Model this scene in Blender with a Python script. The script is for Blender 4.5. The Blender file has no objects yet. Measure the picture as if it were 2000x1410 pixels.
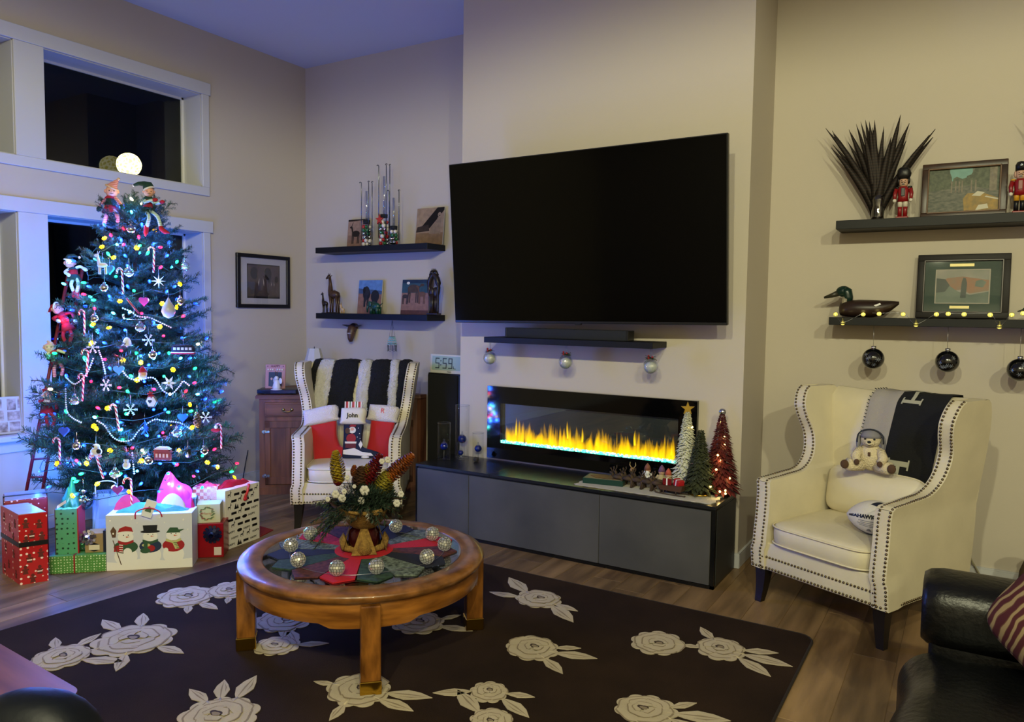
import bpy, bmesh, math, random
from mathutils import Vector, Matrix, Euler, noise as mnoise
random.seed(7)
R = math.radians
V = Vector
SC = bpy.context.scene
COL = SC.collection

# ------------------------------------------------------------------ camera
FPX = 1472.25; YAW = 0.544085; PITCH = 0.0647588; ROLL = 0.0138488
CAM = V((0, 0, 1.55))
_fw = V((-math.sin(YAW) * math.cos(PITCH), math.cos(YAW) * math.cos(PITCH), -math.sin(PITCH)))
_r0 = V((math.cos(YAW), math.sin(YAW), 0)); _u0 = _r0.cross(_fw)
_r = _r0 * math.cos(ROLL) + _u0 * math.sin(ROLL); _u = _u0 * math.cos(ROLL) - _r0 * math.sin(ROLL)
cd = bpy.data.cameras.new('camera'); cam = bpy.data.objects.new('camera', cd); COL.objects.link(cam)
cd.sensor_width = 36; cd.lens = FPX / 2000 * 36; cd.clip_start = 0.05; cd.clip_end = 60
cam.matrix_world = Matrix(((_r.x, _u.x, -_fw.x, CAM.x), (_r.y, _u.y, -_fw.y, CAM.y), (_r.z, _u.z, -_fw.z, CAM.z), (0, 0, 0, 1)))
SC.camera = cam
def ray(px, py): return _r * ((px - 1000) / FPX) - _u * ((py - 705) / FPX) + _fw
def at(px, py, x=None, y=None, z=None):
    d = ray(px, py)
    t = (x - CAM.x) / d.x if x is not None else (y - CAM.y) / d.y if y is not None else (z - CAM.z) / d.z
    return CAM + d * t

# ------------------------------------------------------------------ world, view, room light
w = bpy.data.worlds.new('night_sky'); SC.world = w; w.use_nodes = True
w.node_tree.nodes['Background'].inputs[0].default_value = (0.010, 0.016, 0.026, 1)
w.node_tree.nodes['Background'].inputs[1].default_value = 0.12
SC.view_settings.view_transform = 'Standard'; SC.view_settings.look = 'None'
SC.view_settings.exposure = 0.36; SC.view_settings.gamma = 1.0; SC.view_settings.use_curve_mapping = False
SC.cycles.use_denoising = True
SC.cycles.max_bounces = 7; SC.cycles.transparent_max_bounces = 40; SC.cycles.sample_clamp_indirect = 4
SC.cycles.caustics_reflective = False; SC.cycles.caustics_refractive = False
CANS = [((2.2, -1.1), 285), ((0.7, -1.2), 285), ((-0.4, -1.3), 285)]   # recessed ceiling lights behind the camera, where the shadows on the walls point back to
LAMP_WARM = (1.0, 0.97, 0.62)
TREE_BLUE_W = 2.6

# ------------------------------------------------------------------ helpers
def lin(c):
    if isinstance(c, str): c = [int(c[i:i + 2], 16) / 255 for i in (0, 2, 4)]
    return tuple(x / 12.92 if x <= 0.04045 else ((x + 0.055) / 1.055) ** 2.4 for x in c[:3])
MATS = {}
def pm(name, col, rough=0.5, metal=0.0, var=0.0, vscale=6.0, stretch=None, col2=None, bump=0.0, bscale=60.0, spec=0.5,
       coat=0.0, sheen=0.0, emit=None, estr=0.0, alpha=1.0, trans=0.0, ior=1.45, rand=0.0, nosample=False):
    """principled material; var/col2 give noise colour, bump fine relief, rand per-object value"""
    if name in MATS: return MATS[name]
    m = bpy.data.materials.new(name); m.use_nodes = True; nt = m.node_tree; b = nt.nodes['Principled BSDF']
    c = lin(col); I = b.inputs
    I['Base Color'].default_value = (*c, 1); I['Roughness'].default_value = rough; I['Metallic'].default_value = metal
    I['Specular IOR Level'].default_value = spec; I['Coat Weight'].default_value = coat; I['Coat Roughness'].default_value = 0.08
    I['Sheen Weight'].default_value = sheen; I['Alpha'].default_value = alpha; I['Transmission Weight'].default_value = trans; I['IOR'].default_value = ior
    if emit is not None:
        I['Emission Color'].default_value = (*lin(emit), 1); I['Emission Strength'].default_value = estr
    if nosample: m.cycles.emission_sampling = 'NONE'
    L = nt.links.new
    tc = None
    if var or col2 or bump or rand:
        tc = nt.nodes.new('ShaderNodeTexCoord'); mp = nt.nodes.new('ShaderNodeMapping')
        L(tc.outputs['Object'], mp.inputs[0])
        if stretch: mp.inputs['Scale'].default_value = stretch
        oi = nt.nodes.new('ShaderNodeObjectInfo')
        if rand or col2:
            mu = nt.nodes.new('ShaderNodeVectorMath'); mu.operation = 'SCALE'; cb = nt.nodes.new('ShaderNodeCombineXYZ')
            for k in range(3): L(oi.outputs['Random'], cb.inputs[k])
            L(cb.outputs[0], mu.inputs[0]); mu.inputs['Scale'].default_value = 37.0
            L(mu.outputs[0], mp.inputs['Location'])
    if var or col2:
        n = nt.nodes.new('ShaderNodeTexNoise'); n.inputs['Scale'].default_value = vscale; n.inputs['Detail'].default_value = 5
        L(mp.outputs[0], n.inputs['Vector'])
        rp = nt.nodes.new('ShaderNodeValToRGB'); rp.color_ramp.elements[0].position = 0.34; rp.color_ramp.elements[1].position = 0.68
        c2 = lin(col2) if col2 else tuple(x * (1 - var) for x in c)
        rp.color_ramp.elements[0].color = (*c2, 1); rp.color_ramp.elements[1].color = (*c, 1)
        L(n.outputs['Fac'], rp.inputs[0]); out = rp.outputs[0]
        if rand:
            hs = nt.nodes.new('ShaderNodeHueSaturation'); mr = nt.nodes.new('ShaderNodeMapRange')
            mr.inputs['To Min'].default_value = 1 - rand; mr.inputs['To Max'].default_value = 1 + rand
            L(oi.outputs['Random'], mr.inputs[0]); L(mr.outputs[0], hs.inputs['Value']); L(out, hs.inputs['Color']); out = hs.outputs[0]
        L(out, I['Base Color'])
    if bump:
        n2 = nt.nodes.new('ShaderNodeTexNoise'); n2.inputs['Scale'].default_value = bscale; n2.inputs['Detail'].default_value = 3
        L(mp.outputs[0], n2.inputs['Vector']); bp = nt.nodes.new('ShaderNodeBump'); bp.inputs['Strength'].default_value = bump
        bp.inputs['Distance'].default_value = 0.01; L(n2.outputs['Fac'], bp.inputs['Height']); L(bp.outputs[0], I['Normal'])
    MATS[name] = m; return m

def dots(name, base, dot, scale, size=0.28, rough=0.35, coat=0.0):
    """wrapping paper: dots of a second colour on a base"""
    if name in MATS: return MATS[name]
    m = pm(name, base, rough, coat=coat); nt = m.node_tree; b = nt.nodes['Principled BSDF']; L = nt.links.new
    tc = nt.nodes.new('ShaderNodeTexCoord'); vo = nt.nodes.new('ShaderNodeTexVoronoi'); vo.inputs['Scale'].default_value = scale
    vo.inputs['Randomness'].default_value = 0.25
    L(tc.outputs['Object'], vo.inputs['Vector'])
    lt = nt.nodes.new('ShaderNodeMath'); lt.operation = 'LESS_THAN'; lt.inputs[1].default_value = size
    L(vo.outputs['Distance'], lt.inputs[0]); mx = nt.nodes.new('ShaderNodeMix'); mx.data_type = 'RGBA'
    mx.inputs['A'].default_value = (*lin(base), 1); mx.inputs['B'].default_value = (*lin(dot), 1)
    L(lt.outputs[0], mx.inputs['Factor']); L(mx.outputs['Result'], b.inputs['Base Color'])
    return m

def stripes(name, cols, axis=0, freq=20.0, rough=0.5, diag=0.0, tw=None):
    if name in MATS: return MATS[name]
    m = pm(name, cols[0], rough); nt = m.node_tree; b = nt.nodes['Principled BSDF']; L = nt.links.new
    tc = nt.nodes.new('ShaderNodeTexCoord'); sp = nt.nodes.new('ShaderNodeSeparateXYZ'); L(tc.outputs['Object'], sp.inputs[0])
    mu = nt.nodes.new('ShaderNodeMath'); mu.operation = 'MULTIPLY_ADD'; mu.inputs[1].default_value = freq
    L(sp.outputs[axis], mu.inputs[0])
    if diag:
        m3 = nt.nodes.new('ShaderNodeMath'); m3.operation = 'MULTIPLY'; m3.inputs[1].default_value = diag; L(sp.outputs[(axis + 1) % 3], m3.inputs[0]); L(m3.outputs[0], mu.inputs[2])
    else: mu.inputs[2].default_value = 100.0
    fr = nt.nodes.new('ShaderNodeMath'); fr.operation = 'FRACT'; L(mu.outputs[0], fr.inputs[0])
    rp = nt.nodes.new('ShaderNodeValToRGB'); rp.color_ramp.interpolation = 'CONSTANT'
    n = len(cols); e = rp.color_ramp.elements
    while len(e) < n: e.new(0.5)
    for i, c in enumerate(cols): e[i].position = tw[i] if tw else i / n; e[i].color = (*lin(c), 1)
    L(fr.outputs[0], rp.inputs[0]); L(rp.outputs[0], b.inputs['Base Color'])
    return m

def glassy(name, tint=(1, 1, 1), refl=0.10, rough=0.02, maxr=0.85):
    """thin pane: fresnel mirror over a clear pane"""
    if name in MATS: return MATS[name]
    m = bpy.data.materials.new(name); m.use_nodes = True; nt = m.node_tree; nt.nodes.clear(); L = nt.links.new
    o = nt.nodes.new('ShaderNodeOutputMaterial'); t = nt.nodes.new('ShaderNodeBsdfTransparent'); g = nt.nodes.new('ShaderNodeBsdfGlossy')
    t.inputs[0].default_value = (*tint, 1); g.inputs['Roughness'].default_value = rough
    lw = nt.nodes.new('ShaderNodeLayerWeight'); lw.inputs[0].default_value = 0.35
    mr = nt.nodes.new('ShaderNodeMapRange'); mr.inputs['To Min'].default_value = refl; mr.inputs['To Max'].default_value = maxr
    L(lw.outputs['Facing'], mr.inputs[0])
    p = nt.nodes.new('ShaderNodeMath'); p.operation = 'POWER'; p.inputs[1].default_value = 2.0; L(lw.outputs['Facing'], p.inputs[0]); L(p.outputs[0], mr.inputs[0])
    mx = nt.nodes.new('ShaderNodeMixShader'); L(mr.outputs[0], mx.inputs[0]); L(t.outputs[0], mx.inputs[1]); L(g.outputs[0], mx.inputs[2]); L(mx.outputs[0], o.inputs[0])
    MATS[name] = m; return m

class MB:
    def __init__(s): s.v = []; s.f = []; s.mi = []; s.sm = []
    def add(s, vs, fs, mi=0, smooth=False, M=None):
        o = len(s.v)
        s.v += [tuple(M @ V(p)) for p in vs] if M is not None else [tuple(p) for p in vs]
        for q in fs: s.f.append(tuple(i + o for i in q)); s.mi.append(mi); s.sm.append(smooth)
        return s
    def bm(s, bm, mi=0, smooth=False, M=None):
        bm.verts.ensure_lookup_table(); bm.verts.index_update()
        s.add([v.co.copy() for v in bm.verts], [[v.index for v in f.verts] for f in bm.faces], mi, smooth, M); bm.free(); return s
    def box(s, x0, x1, y0, y1, z0, z1, mi=0, bev=0.0, seg=1, M=None, smooth=False):
        if bev <= 0:
            vs = [(x, y, z) for z in (z0, z1) for y in (y0, y1) for x in (x0, x1)]
            return s.add(vs, [(0, 2, 3, 1), (4, 5, 7, 6), (0, 1, 5, 4), (2, 6, 7, 3), (0, 4, 6, 2), (1, 3, 7, 5)], mi, smooth, M)
        bm = bmesh.new(); bmesh.ops.create_cube(bm, size=1)
        for v in bm.verts: v.co = V(((x0 + x1) / 2 + v.co.x * (x1 - x0), (y0 + y1) / 2 + v.co.y * (y1 - y0), (z0 + z1) / 2 + v.co.z * (z1 - z0)))
        bmesh.ops.bevel(bm, geom=bm.edges[:], offset=bev, segments=seg, affect='EDGES', profile=0.6)
        return s.bm(bm, mi, smooth or seg > 1, M)
    def lathe(s, prof, seg=20, mi=0, c=(0, 0, 0), smooth=True, M=None, close=True, sx=1, sy=1):
        vs = []; fs = []; n = len(prof)
        for k in range(seg):
            a = 2 * math.pi * k / seg
            for r, z in prof: vs.append((c[0] + r * math.cos(a) * sx, c[1] + r * math.sin(a) * sy, c[2] + z))
        for k in range(seg):
            k2 = (k + 1) % seg
            for j in range(n - 1): fs.append((k * n + j, k2 * n + j, k2 * n + j + 1, k * n + j + 1))
        if close:
            if prof[0][0] > 1e-6: fs.append(tuple(k * n for k in range(seg))[::-1])
            if prof[-1][0] > 1e-6: fs.append(tuple(k * n + n - 1 for k in range(seg)))
        return s.add(vs, fs, mi, smooth, M)
    def tube(s, pts, rad, seg=8, mi=0, M=None, cap=True, smooth=True, closed=False):
        pts = [V(p) for p in pts]; n = len(pts); vs = []; fs = []
        rad = rad if isinstance(rad, (list, tuple)) else [rad] * n
        up = None
        for i, p in enumerate(pts):
            t = (pts[(i + 1) % n] - pts[i - 1]) if closed else (pts[min(i + 1, n - 1)] - pts[max(i - 1, 0)])
            t = t.normalized() if t.length > 1e-9 else V((0, 0, 1))
            if up is None: up = V((0, 0, 1)) if abs(t.z) < 0.9 else V((1, 0, 0))
            a = t.cross(up); a = a.normalized() if a.length > 1e-6 else t.orthogonal().normalized(); b = a.cross(t); up = b
            for k in range(seg):
                th = 2 * math.pi * k / seg; vs.append(p + (a * math.cos(th) + b * math.sin(th)) * rad[i])
        m = n if closed else n - 1
        for i in range(m):
            j = (i + 1) % n
            for k in range(seg):
                k2 = (k + 1) % seg; fs.append((i * seg + k, i * seg + k2, j * seg + k2, j * seg + k))
        if cap and not closed: fs.append(tuple(range(seg))[::-1]); fs.append(tuple((n - 1) * seg + k for k in range(seg)))
        return s.add(vs, fs, mi, smooth, M)
    def ball(s, c, r, seg=14, rings=8, mi=0, M=None, e=1.0):
        r = r if isinstance(r, (list, tuple)) else (r, r, r); vs = [(0, 0, -1)]; fs = []
        for j in range(1, rings):
            ph = -math.pi / 2 + math.pi * j / rings
            for k in range(seg):
                th = 2 * math.pi * k / seg; vs.append((math.cos(ph) * math.cos(th), math.cos(ph) * math.sin(th), math.sin(ph)))
        vs.append((0, 0, 1)); N = len(vs) - 1
        pw = lambda x: math.copysign(abs(x) ** e, x)
        vs = [(c[0] + pw(x) * r[0], c[1] + pw(y) * r[1], c[2] + pw(z) * r[2]) for x, y, z in vs]
        for k in range(seg):
            k2 = (k + 1) % seg; fs.append((0, 1 + k2, 1 + k)); fs.append((N, N - seg + k, N - seg + k2))
            for j in range(rings - 2):
                a = 1 + j * seg; fs.append((a + k, a + k2, a + seg + k2, a + seg + k))
        return s.add(vs, fs, mi, True, M)
    def prism(s, poly, z0, z1, mi=0, M=None, smooth=False):
        n = len(poly); vs = [(x, y, z0) for x, y in poly] + [(x, y, z1) for x, y in poly]
        fs = [tuple(range(n))[::-1], tuple(range(n, 2 * n))] + [(i, (i + 1) % n, n + (i + 1) % n, n + i) for i in range(n)]
        return s.add(vs, fs, mi, smooth, M)
    def loft(s, rings, mi=0, smooth=True, M=None, cap=True, closed=True):
        n = len(rings[0]); vs = [p for r in rings for p in r]; fs = []
        for i in range(len(rings) - 1):
            for k in range(n if closed else n - 1):
                k2 = (k + 1) % n; fs.append((i * n + k, i * n + k2, (i + 1) * n + k2, (i + 1) * n + k))
        if cap and closed: fs.append(tuple(range(n))[::-1]); fs.append(tuple((len(rings) - 1) * n + k for k in range(n)))
        return s.add(vs, fs, mi, smooth, M)
    def grid(s, fn, nu, nv, mi=0, smooth=True, M=None):
        vs = [fn(i / nu, j / nv) for j in range(nv + 1) for i in range(nu + 1)]
        fs = [(j * (nu + 1) + i, j * (nu + 1) + i + 1, (j + 1) * (nu + 1) + i + 1, (j + 1) * (nu + 1) + i) for j in range(nv) for i in range(nu)]
        return s.add(vs, fs, mi, smooth, M)
    def text(s, body, size, M, mi=0, extr=0.0008, off=0.0, align='CENTER'):
        cu = bpy.data.curves.new('lettering', 'FONT'); cu.body = body; cu.size = size; cu.extrude = extr; cu.offset = off; cu.align_x = align; cu.align_y = 'CENTER'; cu.resolution_u = 3
        ob = bpy.data.objects.new('lettering', cu); COL.objects.link(ob)
        me = bpy.data.meshes.new_from_object(ob.evaluated_get(bpy.context.evaluated_depsgraph_get()))
        s.add([v.co.copy() for v in me.vertices], [tuple(p.vertices) for p in me.polygons], mi, False, M)
        bpy.data.objects.remove(ob); bpy.data.curves.remove(cu); bpy.data.meshes.remove(me); return s
    def build(s, name, mats, parent=None, loc=None, rot=None):
        me = bpy.data.meshes.new(name); me.from_pydata([tuple(p) for p in s.v], [], s.f)
        for m in (mats if isinstance(mats, (list, tuple)) else [mats]): me.materials.append(m)
        me.polygons.foreach_set('material_index', s.mi); me.polygons.foreach_set('use_smooth', s.sm); me.update()
        o = bpy.data.objects.new(name, me); COL.objects.link(o)
        if parent is not None: o.parent = parent
        if loc is not None: o.location = loc
        if rot is not None: o.rotation_euler = rot
        return o
def tag(o, label=None, cat=None, group=None, kind=None):
    if label: o['label'] = label
    if cat: o['category'] = cat
    if group: o['group'] = group
    if kind: o['kind'] = kind
    return o
def thing(name, label, cat, loc=(0, 0, 0), rz=0.0, group=None, M=None):
    o = bpy.data.objects.new(name, None); COL.objects.link(o); o.empty_display_size = 0.05
    if M is not None: o.matrix_world = M
    else: o.location = loc; o.rotation_euler = (0, 0, rz)
    return tag(o, label, cat, group)
def copy_tree(o, parent=None):
    c = o.copy(); COL.objects.link(c)
    if parent is not None: c.parent = parent
    for ch in list(o.children): copy_tree(ch, c)
    return c
def TR(loc=(0, 0, 0), rx=0, ry=0, rz=0, s=1.0):
    return Matrix.Translation(V(loc)) @ Euler((rx, ry, rz)).to_matrix().to_4x4() @ Matrix.Diagonal((s, s, s, 1)) if not isinstance(s, tuple) else Matrix.Translation(V(loc)) @ Euler((rx, ry, rz)).to_matrix().to_4x4() @ Matrix.Diagonal((*s, 1))
def curve_pts(pts, n=6):
    """Catmull-Rom through points (any dimension)"""
    out = []; P = [pts[0]] + list(pts) + [pts[-1]]
    for i in range(1, len(P) - 2):
        for k in range(n):
            t = k / n; out.append(tuple(0.5 * (2 * b + (c - a) * t + (2 * a - 5 * b + 4 * c - d) * t * t + (3 * b - a - 3 * c + d) * t ** 3) for a, b, c, d in zip(P[i - 1], P[i], P[i + 1], P[i + 2])))
    out.append(tuple(pts[-1])); return out
def resample(pts, step):
    pts = [V(p) for p in pts]; out = [pts[0]]; acc = 0.0
    for a, b in zip(pts, pts[1:]):
        L = (b - a).length; d = step - acc
        while d <= L: out.append(a + (b - a) * (d / L)); d += step
        acc = (acc + L) % step if L else acc
    return out
def ellip(cx, cy, rx, ry, n=18, a0=0): return [(cx + rx * math.cos(a0 + 2 * math.pi * k / n), cy + ry * math.sin(a0 + 2 * math.pi * k / n)) for k in range(n)]
def facing(p):  # z-rotation that turns local -y towards the camera
    return math.atan2(-p[0], p[1]) * -1 if False else math.atan2(p[0] - CAM.x, -(p[1] - CAM.y)) + math.pi
# ================================================================== the room
XL, YB, YC, ZC = -5.43, 5.16, 4.61, 3.80         # left wall, back wall, chimney front, ceiling
XC0, XC1 = -3.24, -1.152                           # chimney breast
XR, YN = 3.2, -4.2
wallm = pm('painted_wall', 'b9b0a2', 0.85, bump=0.05, bscale=220)
whitem = pm('white_trim_paint', 'bcbdc0', 0.45)
ceilm = pm('ceiling_paint', 'c9cacc', 0.9, bump=0.05, bscale=150)
def struct(o): o['kind'] = 'structure'; return o
oak = pm('floor_oak', '876b48', 0.42, col2='533f28', vscale=1.6, stretch=(7, 0.9, 1), bump=0.06, bscale=30, rand=0.28)
b = MB(); b.box(XL - 0.25, XR, YN, YB, -0.12, -0.003); floor = struct(b.build('floor', oak))
pl_full = MB().box(0.001, 0.179, 0.001, 1.219, -0.01, 0, bev=0.0012); full_me = None
gap = 0
for i in range(36):
    x0 = XL + i * 0.18; off = random.uniform(0, 1.2)
    y = YB - off
    segs = [(max(y, 0.55), YB)] if off > 0.05 else []
    while y > 0.6:
        segs.append((max(y - 1.22, 0.55), y)); y -= 1.22
    for a, c in segs:
        if x0 > 1.0: continue
        if abs(c - a - 1.22) < 1e-4:
            if full_me is None:
                o = pl_full.build('plank', oak, floor, (x0, a, 0)); full_me = o.data
            else:
                o = bpy.data.objects.new('plank', full_me); COL.objects.link(o); o.parent = floor; o.location = (x0, a, 0)
        else:
            MB().box(0.001, 0.179, 0.001, c - a - 0.001, -0.01, 0, bev=0.0012).build('plank', oak, floor, (x0, a, 0))
b = MB(); b.box(XL - 0.25, XR, YN, YB + 0.2, ZC, ZC + 0.1); struct(b.build('ceiling', ceilm))
b = MB(); b.box(XL - 0.25, XR, YB, YB + 0.15, -0.1, ZC); struct(b.build('wall_back', wallm))
b = MB(); b.box(XC0, XC1, YC, YB, 0, ZC); struct(b.build('wall_chimney', wallm))
b = MB(); b.box(XR, XR + 0.15, YN, YB, -0.1, ZC); struct(b.build('wall_right', wallm))
b = MB(); b.box(XL - 0.25, XR, YN - 0.15, YN, -0.1, ZC); struct(b.build('wall_front', wallm))
# left wall with window openings
WY = [(1.38, 2.61), (2.80, 4.026)]; WZ = [(0.65, 2.17), (2.54, 3.285)]
ys = sorted({YN, YB} | {q for t in WY for q in t}); zs = sorted({-0.1, ZC} | {q for t in WZ for q in t})
b = MB()
for y0, y1 in zip(ys, ys[1:]):
    for z0, z1 in zip(zs, zs[1:]):
        if any(abs(y0 - t[0]) < 1e-6 for t in WY) and any(abs(z0 - t[0]) < 1e-6 for t in WZ): continue
        b.box(XL - 0.25, XL, y0, y1, z0, z1)
struct(b.build('wall_left', wallm))
# casings
tn = 0
def trim(x0, x1, y0, y1, z0, z1, bev=0.003):
    global tn; tn += 1; struct(MB().box(x0, x1, y0, y1, z0, z1, bev=bev).build('trim_%d' % tn, whitem))
P = 0.018
trim(XL, XL + P + 0.006, 1.28, 4.105, 3.285, 3.382)       # head of upper windows
trim(XL, XL + P, 1.28, 4.09, 2.47, 2.54)                   # bottom of upper windows
trim(XL, XL + P + 0.006, 1.28, 4.115, 2.17, 2.265)       # head of lower windows
for z0, z1 in ((2.54, 3.285), (0.69, 2.17)):
    trim(XL, XL + P, 4.026, 4.092, z0, z1); trim(XL, XL + P, 2.61, 2.80, z0, z1); trim(XL, XL + P, 1.30, 1.38, z0, z1)
trim(XL - 0.01, XL + 0.075, 1.25, 4.14, 0.65, 0.69, 0.006)      # stool of the lower windows
trim(XL, XL + P, 1.28, 4.09, 0.57, 0.65)
glassm = glassy('window_glass', (0.25, 0.32, 0.33), 0.035, 0.0, 0.5)
vinyl = pm('window_vinyl', 'd9d9d6', 0.4)
k = 0
for y0, y1 in WY[::-1]:
    for z0, z1 in WZ:
        k += 1
        b = MB()
        for a in ((y0, y0 + 0.006, z0, z1), (y1 - 0.006, y1, z0, z1)): b.box(XL - 0.235, XL - 0.001, a[0], a[1], a[2], a[3])
        b.box(XL - 0.235, XL - 0.001, y0, y1, z1 - 0.006, z1); b.box(XL - 0.235, XL - 0.001, y0, y1, z0, z0 + 0.006)
        wn = struct(b.build('window_%d' % k, whitem))
        f = MB(); t = 0.022; xx = XL - 0.235; zb = z0 if z0 > 2 else z0 + 0.03
        f.box(xx - 0.01, xx + 0.02, y0, y0 + t, z0, z1); f.box(xx - 0.01, xx + 0.02, y1 - t, y1, z0, z1); f.box(xx - 0.01, xx + 0.02, y0, y1, z1 - t, z1); f.box(xx - 0.01, xx + 0.02, y0, y1, z0, zb + 0.008)
        f.build('window_frame', vinyl, wn)
        MB().box(xx - 0.004, xx + 0.002, y0, y1, z0, z1).build('pane', glassm, wn)
# baseboards
def base(name, x0, x1, y0, y1):
    b = MB(); b.box(x0, x1, y0, y1, 0, 0.085, bev=0.003); b.box(x0, x1, y0, y1, 0.085, 0.094); struct(b.build(name, whitem))
base('baseboard_left', XL, XL + 0.014, YN, YB); base('baseboard_back', XL + 0.014, XC0 - 0.014, YB - 0.014, YB); base('baseboard_right', XC1 + 0.014, XR, YB - 0.014, YB)
base('baseboard_chimney', XC0 - 0.014, XC1 + 0.014, YC - 0.014, YC); base('baseboard_alcove_left', XC0 - 0.014, XC0, YC, YB); base('baseboard_alcove_right', XC1, XC1 + 0.014, YC, YB)
# recessed ceiling lights behind the camera: the room's own light
canm = pm('can_trim', 'd8d8d4', 0.5); cang = pm('can_lens', 'fff4d8', 0.4, emit='ffefc8', estr=4.0, nosample=True)
for (xy, wv) in CANS:
    t = thing('ceiling_light_offscreen', 'round white recessed light set flush in the ceiling', 'ceiling light', (*xy, ZC), group='recessed ceiling lights')
    MB().lathe([(0.065, -0.004), (0.09, -0.006), (0.095, 0.0), (0.065, 0.0)], 24, close=False).build('trim_ring', canm, t); MB().lathe([(0.0, -0.003), (0.065, -0.003), (0.065, 0.0)], 24).build('lens_offscreen', cang, t)
    ld = bpy.data.lights.new('ceiling_lamp_offscreen', 'SPOT'); ld.energy = wv; ld.color = LAMP_WARM; ld.spot_size = R(180); ld.spot_blend = 0.12; ld.shadow_soft_size = 0.06
    lo = bpy.data.objects.new('ceiling_lamp_offscreen', ld); COL.objects.link(lo); lo.parent = t; lo.location = (0, 0, -0.07)
# ================================================================== furniture
leather = pm('cream_leather', 'd0c6ab', 0.42, var=0.10, vscale=5, bump=0.10, bscale=45)
nailm = pm('nailhead_bronze', '6a5c48', 0.3, metal=1.0); darkwood = pm('ebony_leg', '140f0c', 0.35); tipm = pm('metal_tip', 'b8b4aa', 0.3, metal=1)
pipem = pm('cream_piping', 'cfc4a6', 0.5)
def armchair(name, label, loc, rz, seat_tilt=0.0):
    t = thing(name, label, 'armchair', loc, rz)
    HW = 0.375
    fl = lambda z: 0.085 * max(0, (z - 0.62)) / 0.53 + 0.0
    # wing / arm outline in (y, z): front edge from bottom to top, then back
    front = curve_pts([(0.0, 0.19), (-0.012, 0.33), (0.005, 0.50), (0.012, 0.66)], 5) + curve_pts([(0.03, 0.672), (0.20, 0.683), (0.34, 0.70), (0.43, 0.77), (0.455, 0.88), (0.415, 0.98), (0.40, 1.05), (0.43, 1.12), (0.475, 1.15)], 5)
    backp = curve_pts([(0.60, 1.145), (0.72, 1.13), (0.79, 0.9), (0.80, 0.5), (0.76, 0.19)], 4)
    prof = front + backp
    for s in (-1, 1):
        # thickness grows from the wing (thin) to the arm front (thick at the foot)
        xo = lambda y, z: HW + fl(z) + (0.012 if z < 0.3 and y < 0.1 else 0)
        xi = lambda y, z: xo(y, z) - (0.075 if z > 0.7 else 0.085)
        b = MB(); nc = 10
        def byz(z):
            for (y0, z0), (y1, z1) in zip(backp, backp[1:]):
                if z1 <= z <= z0: return y0 + (y1 - y0) * (z0 - z) / max(1e-6, z0 - z1)
            return backp[0][0] if z > 1 else backp[-1][0]
        rows = [(p[0], byz(p[1]), p[1]) for p in front]
        def side(xf, y0, rev):
            fn = lambda i, j: (s * xf(rows[i][0] + (rows[i][1] - rows[i][0]) * j / nc, rows[i][2]), rows[i][0] + (rows[i][1] - rows[i][0]) * j / nc, rows[i][2])
            vs_ = [fn(i, j) for i in range(len(rows)) for j in range(nc + 1)]; W1 = nc + 1
            fs_ = [(i * W1 + j, i * W1 + j + 1, (i + 1) * W1 + j + 1, (i + 1) * W1 + j) for i in range(len(rows) - 1) for j in range(nc)]
            b.add(vs_, fs_, 0, True)
        side(xo, 0, 0); side(xi, 0, 1)
        def rim(pts, bulge, dirv):
            rg_ = []
            for (y, z) in pts:
                rg_.append([(s * (xo(y, z) * (1 - q) + xi(y, z) * q), y + dirv[0] * bulge * math.sin(math.pi * q), z + dirv[1] * bulge * math.sin(math.pi * q)) for q in (0, 0.12, 0.5, 0.88, 1)])
            b.loft(rg_, 0, True, None, False, False)
        rim([(p[0], p[1]) for p in front if p[1] < 0.665], 0.004, (-1, 0)); rim([(p[0], p[1]) for p in front if p[1] > 0.655], 0.004, (-0.5, 0.5)); rim([front[-1]] + backp, 0.006, (0.7, 0.3))
        b.build('arm', leather, t)
        # nailheads: two rows along the front edge of arm and wing
        nb = MB()
        fr3 = [(p[0], p[1]) for p in front]
        for row in (0.011, 0.062):
            pts = resample([V((s * (xo(*p) - row), p[0] - 0.002, p[1] + (0.002 if p[1] > 0.68 else 0))) for p in fr3], 0.0195)
            for q in pts: nb.ball(q, 0.0068, 6, 4)
        o = nb.build('nailhead_trim', nailm, t); o['kind'] = 'stuff'
    b = MB(); b.box(-0.31, 0.31, 0.004, 0.10, 0.19, 0.34, bev=0.008, seg=2); b.box(-0.36, 0.36, 0.03, 0.76, 0.19, 0.30, bev=0.006); b.build('seat_frame', leather, t)
    nb = MB()
    for z in (0.204, 0.262):
        x = -0.37
        while x < 0.371:
            nb.ball((x, 0.002 if abs(x) < 0.3 else -0.006, z), 0.0066, 6, 4); x += 0.0195
    for s in (-1, 1):
        y = 0.02
        while y < 0.74: nb.ball((s * 0.378, y, 0.202), 0.0064, 6, 4); y += 0.0195
    o = nb.build('nailhead_trim', nailm, t); o['kind'] = 'stuff'
    # backrest: inclined padded panel with a soft crown
    def br(u, v):
        x = (u - 0.5) * 2; z = 0.36 + v * 0.775; y = 0.545 + 0.12 * v - 0.03 * (1 - x * x) * math.sin(math.pi * min(1, v * 1.0 + 0.05)) + (0.05 * max(0, (v - 0.94) / 0.06) ** 2)
        return (x * (0.30 + fl(z) * 1.0), y, z - 0.012 * (1 - x * x) * v)
    b = MB(); b.grid(br, 14, 20)
    b.grid(lambda u, v: (lambda p: (p[0] * 1.05, 0.80 - 0.06 * abs(v - 0.5), p[2] if v > 0.02 else 0.2))(br(1 - u, v)), 14, 10)
    b.grid(lambda u, v: (lambda p: (p[0], p[1] + (0.755 - p[1]) * v, p[2] + 0.012 * math.sin(math.pi * v)))(br(u, 1.0)), 14, 4)
    b.build('backrest', leather, t)
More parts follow.
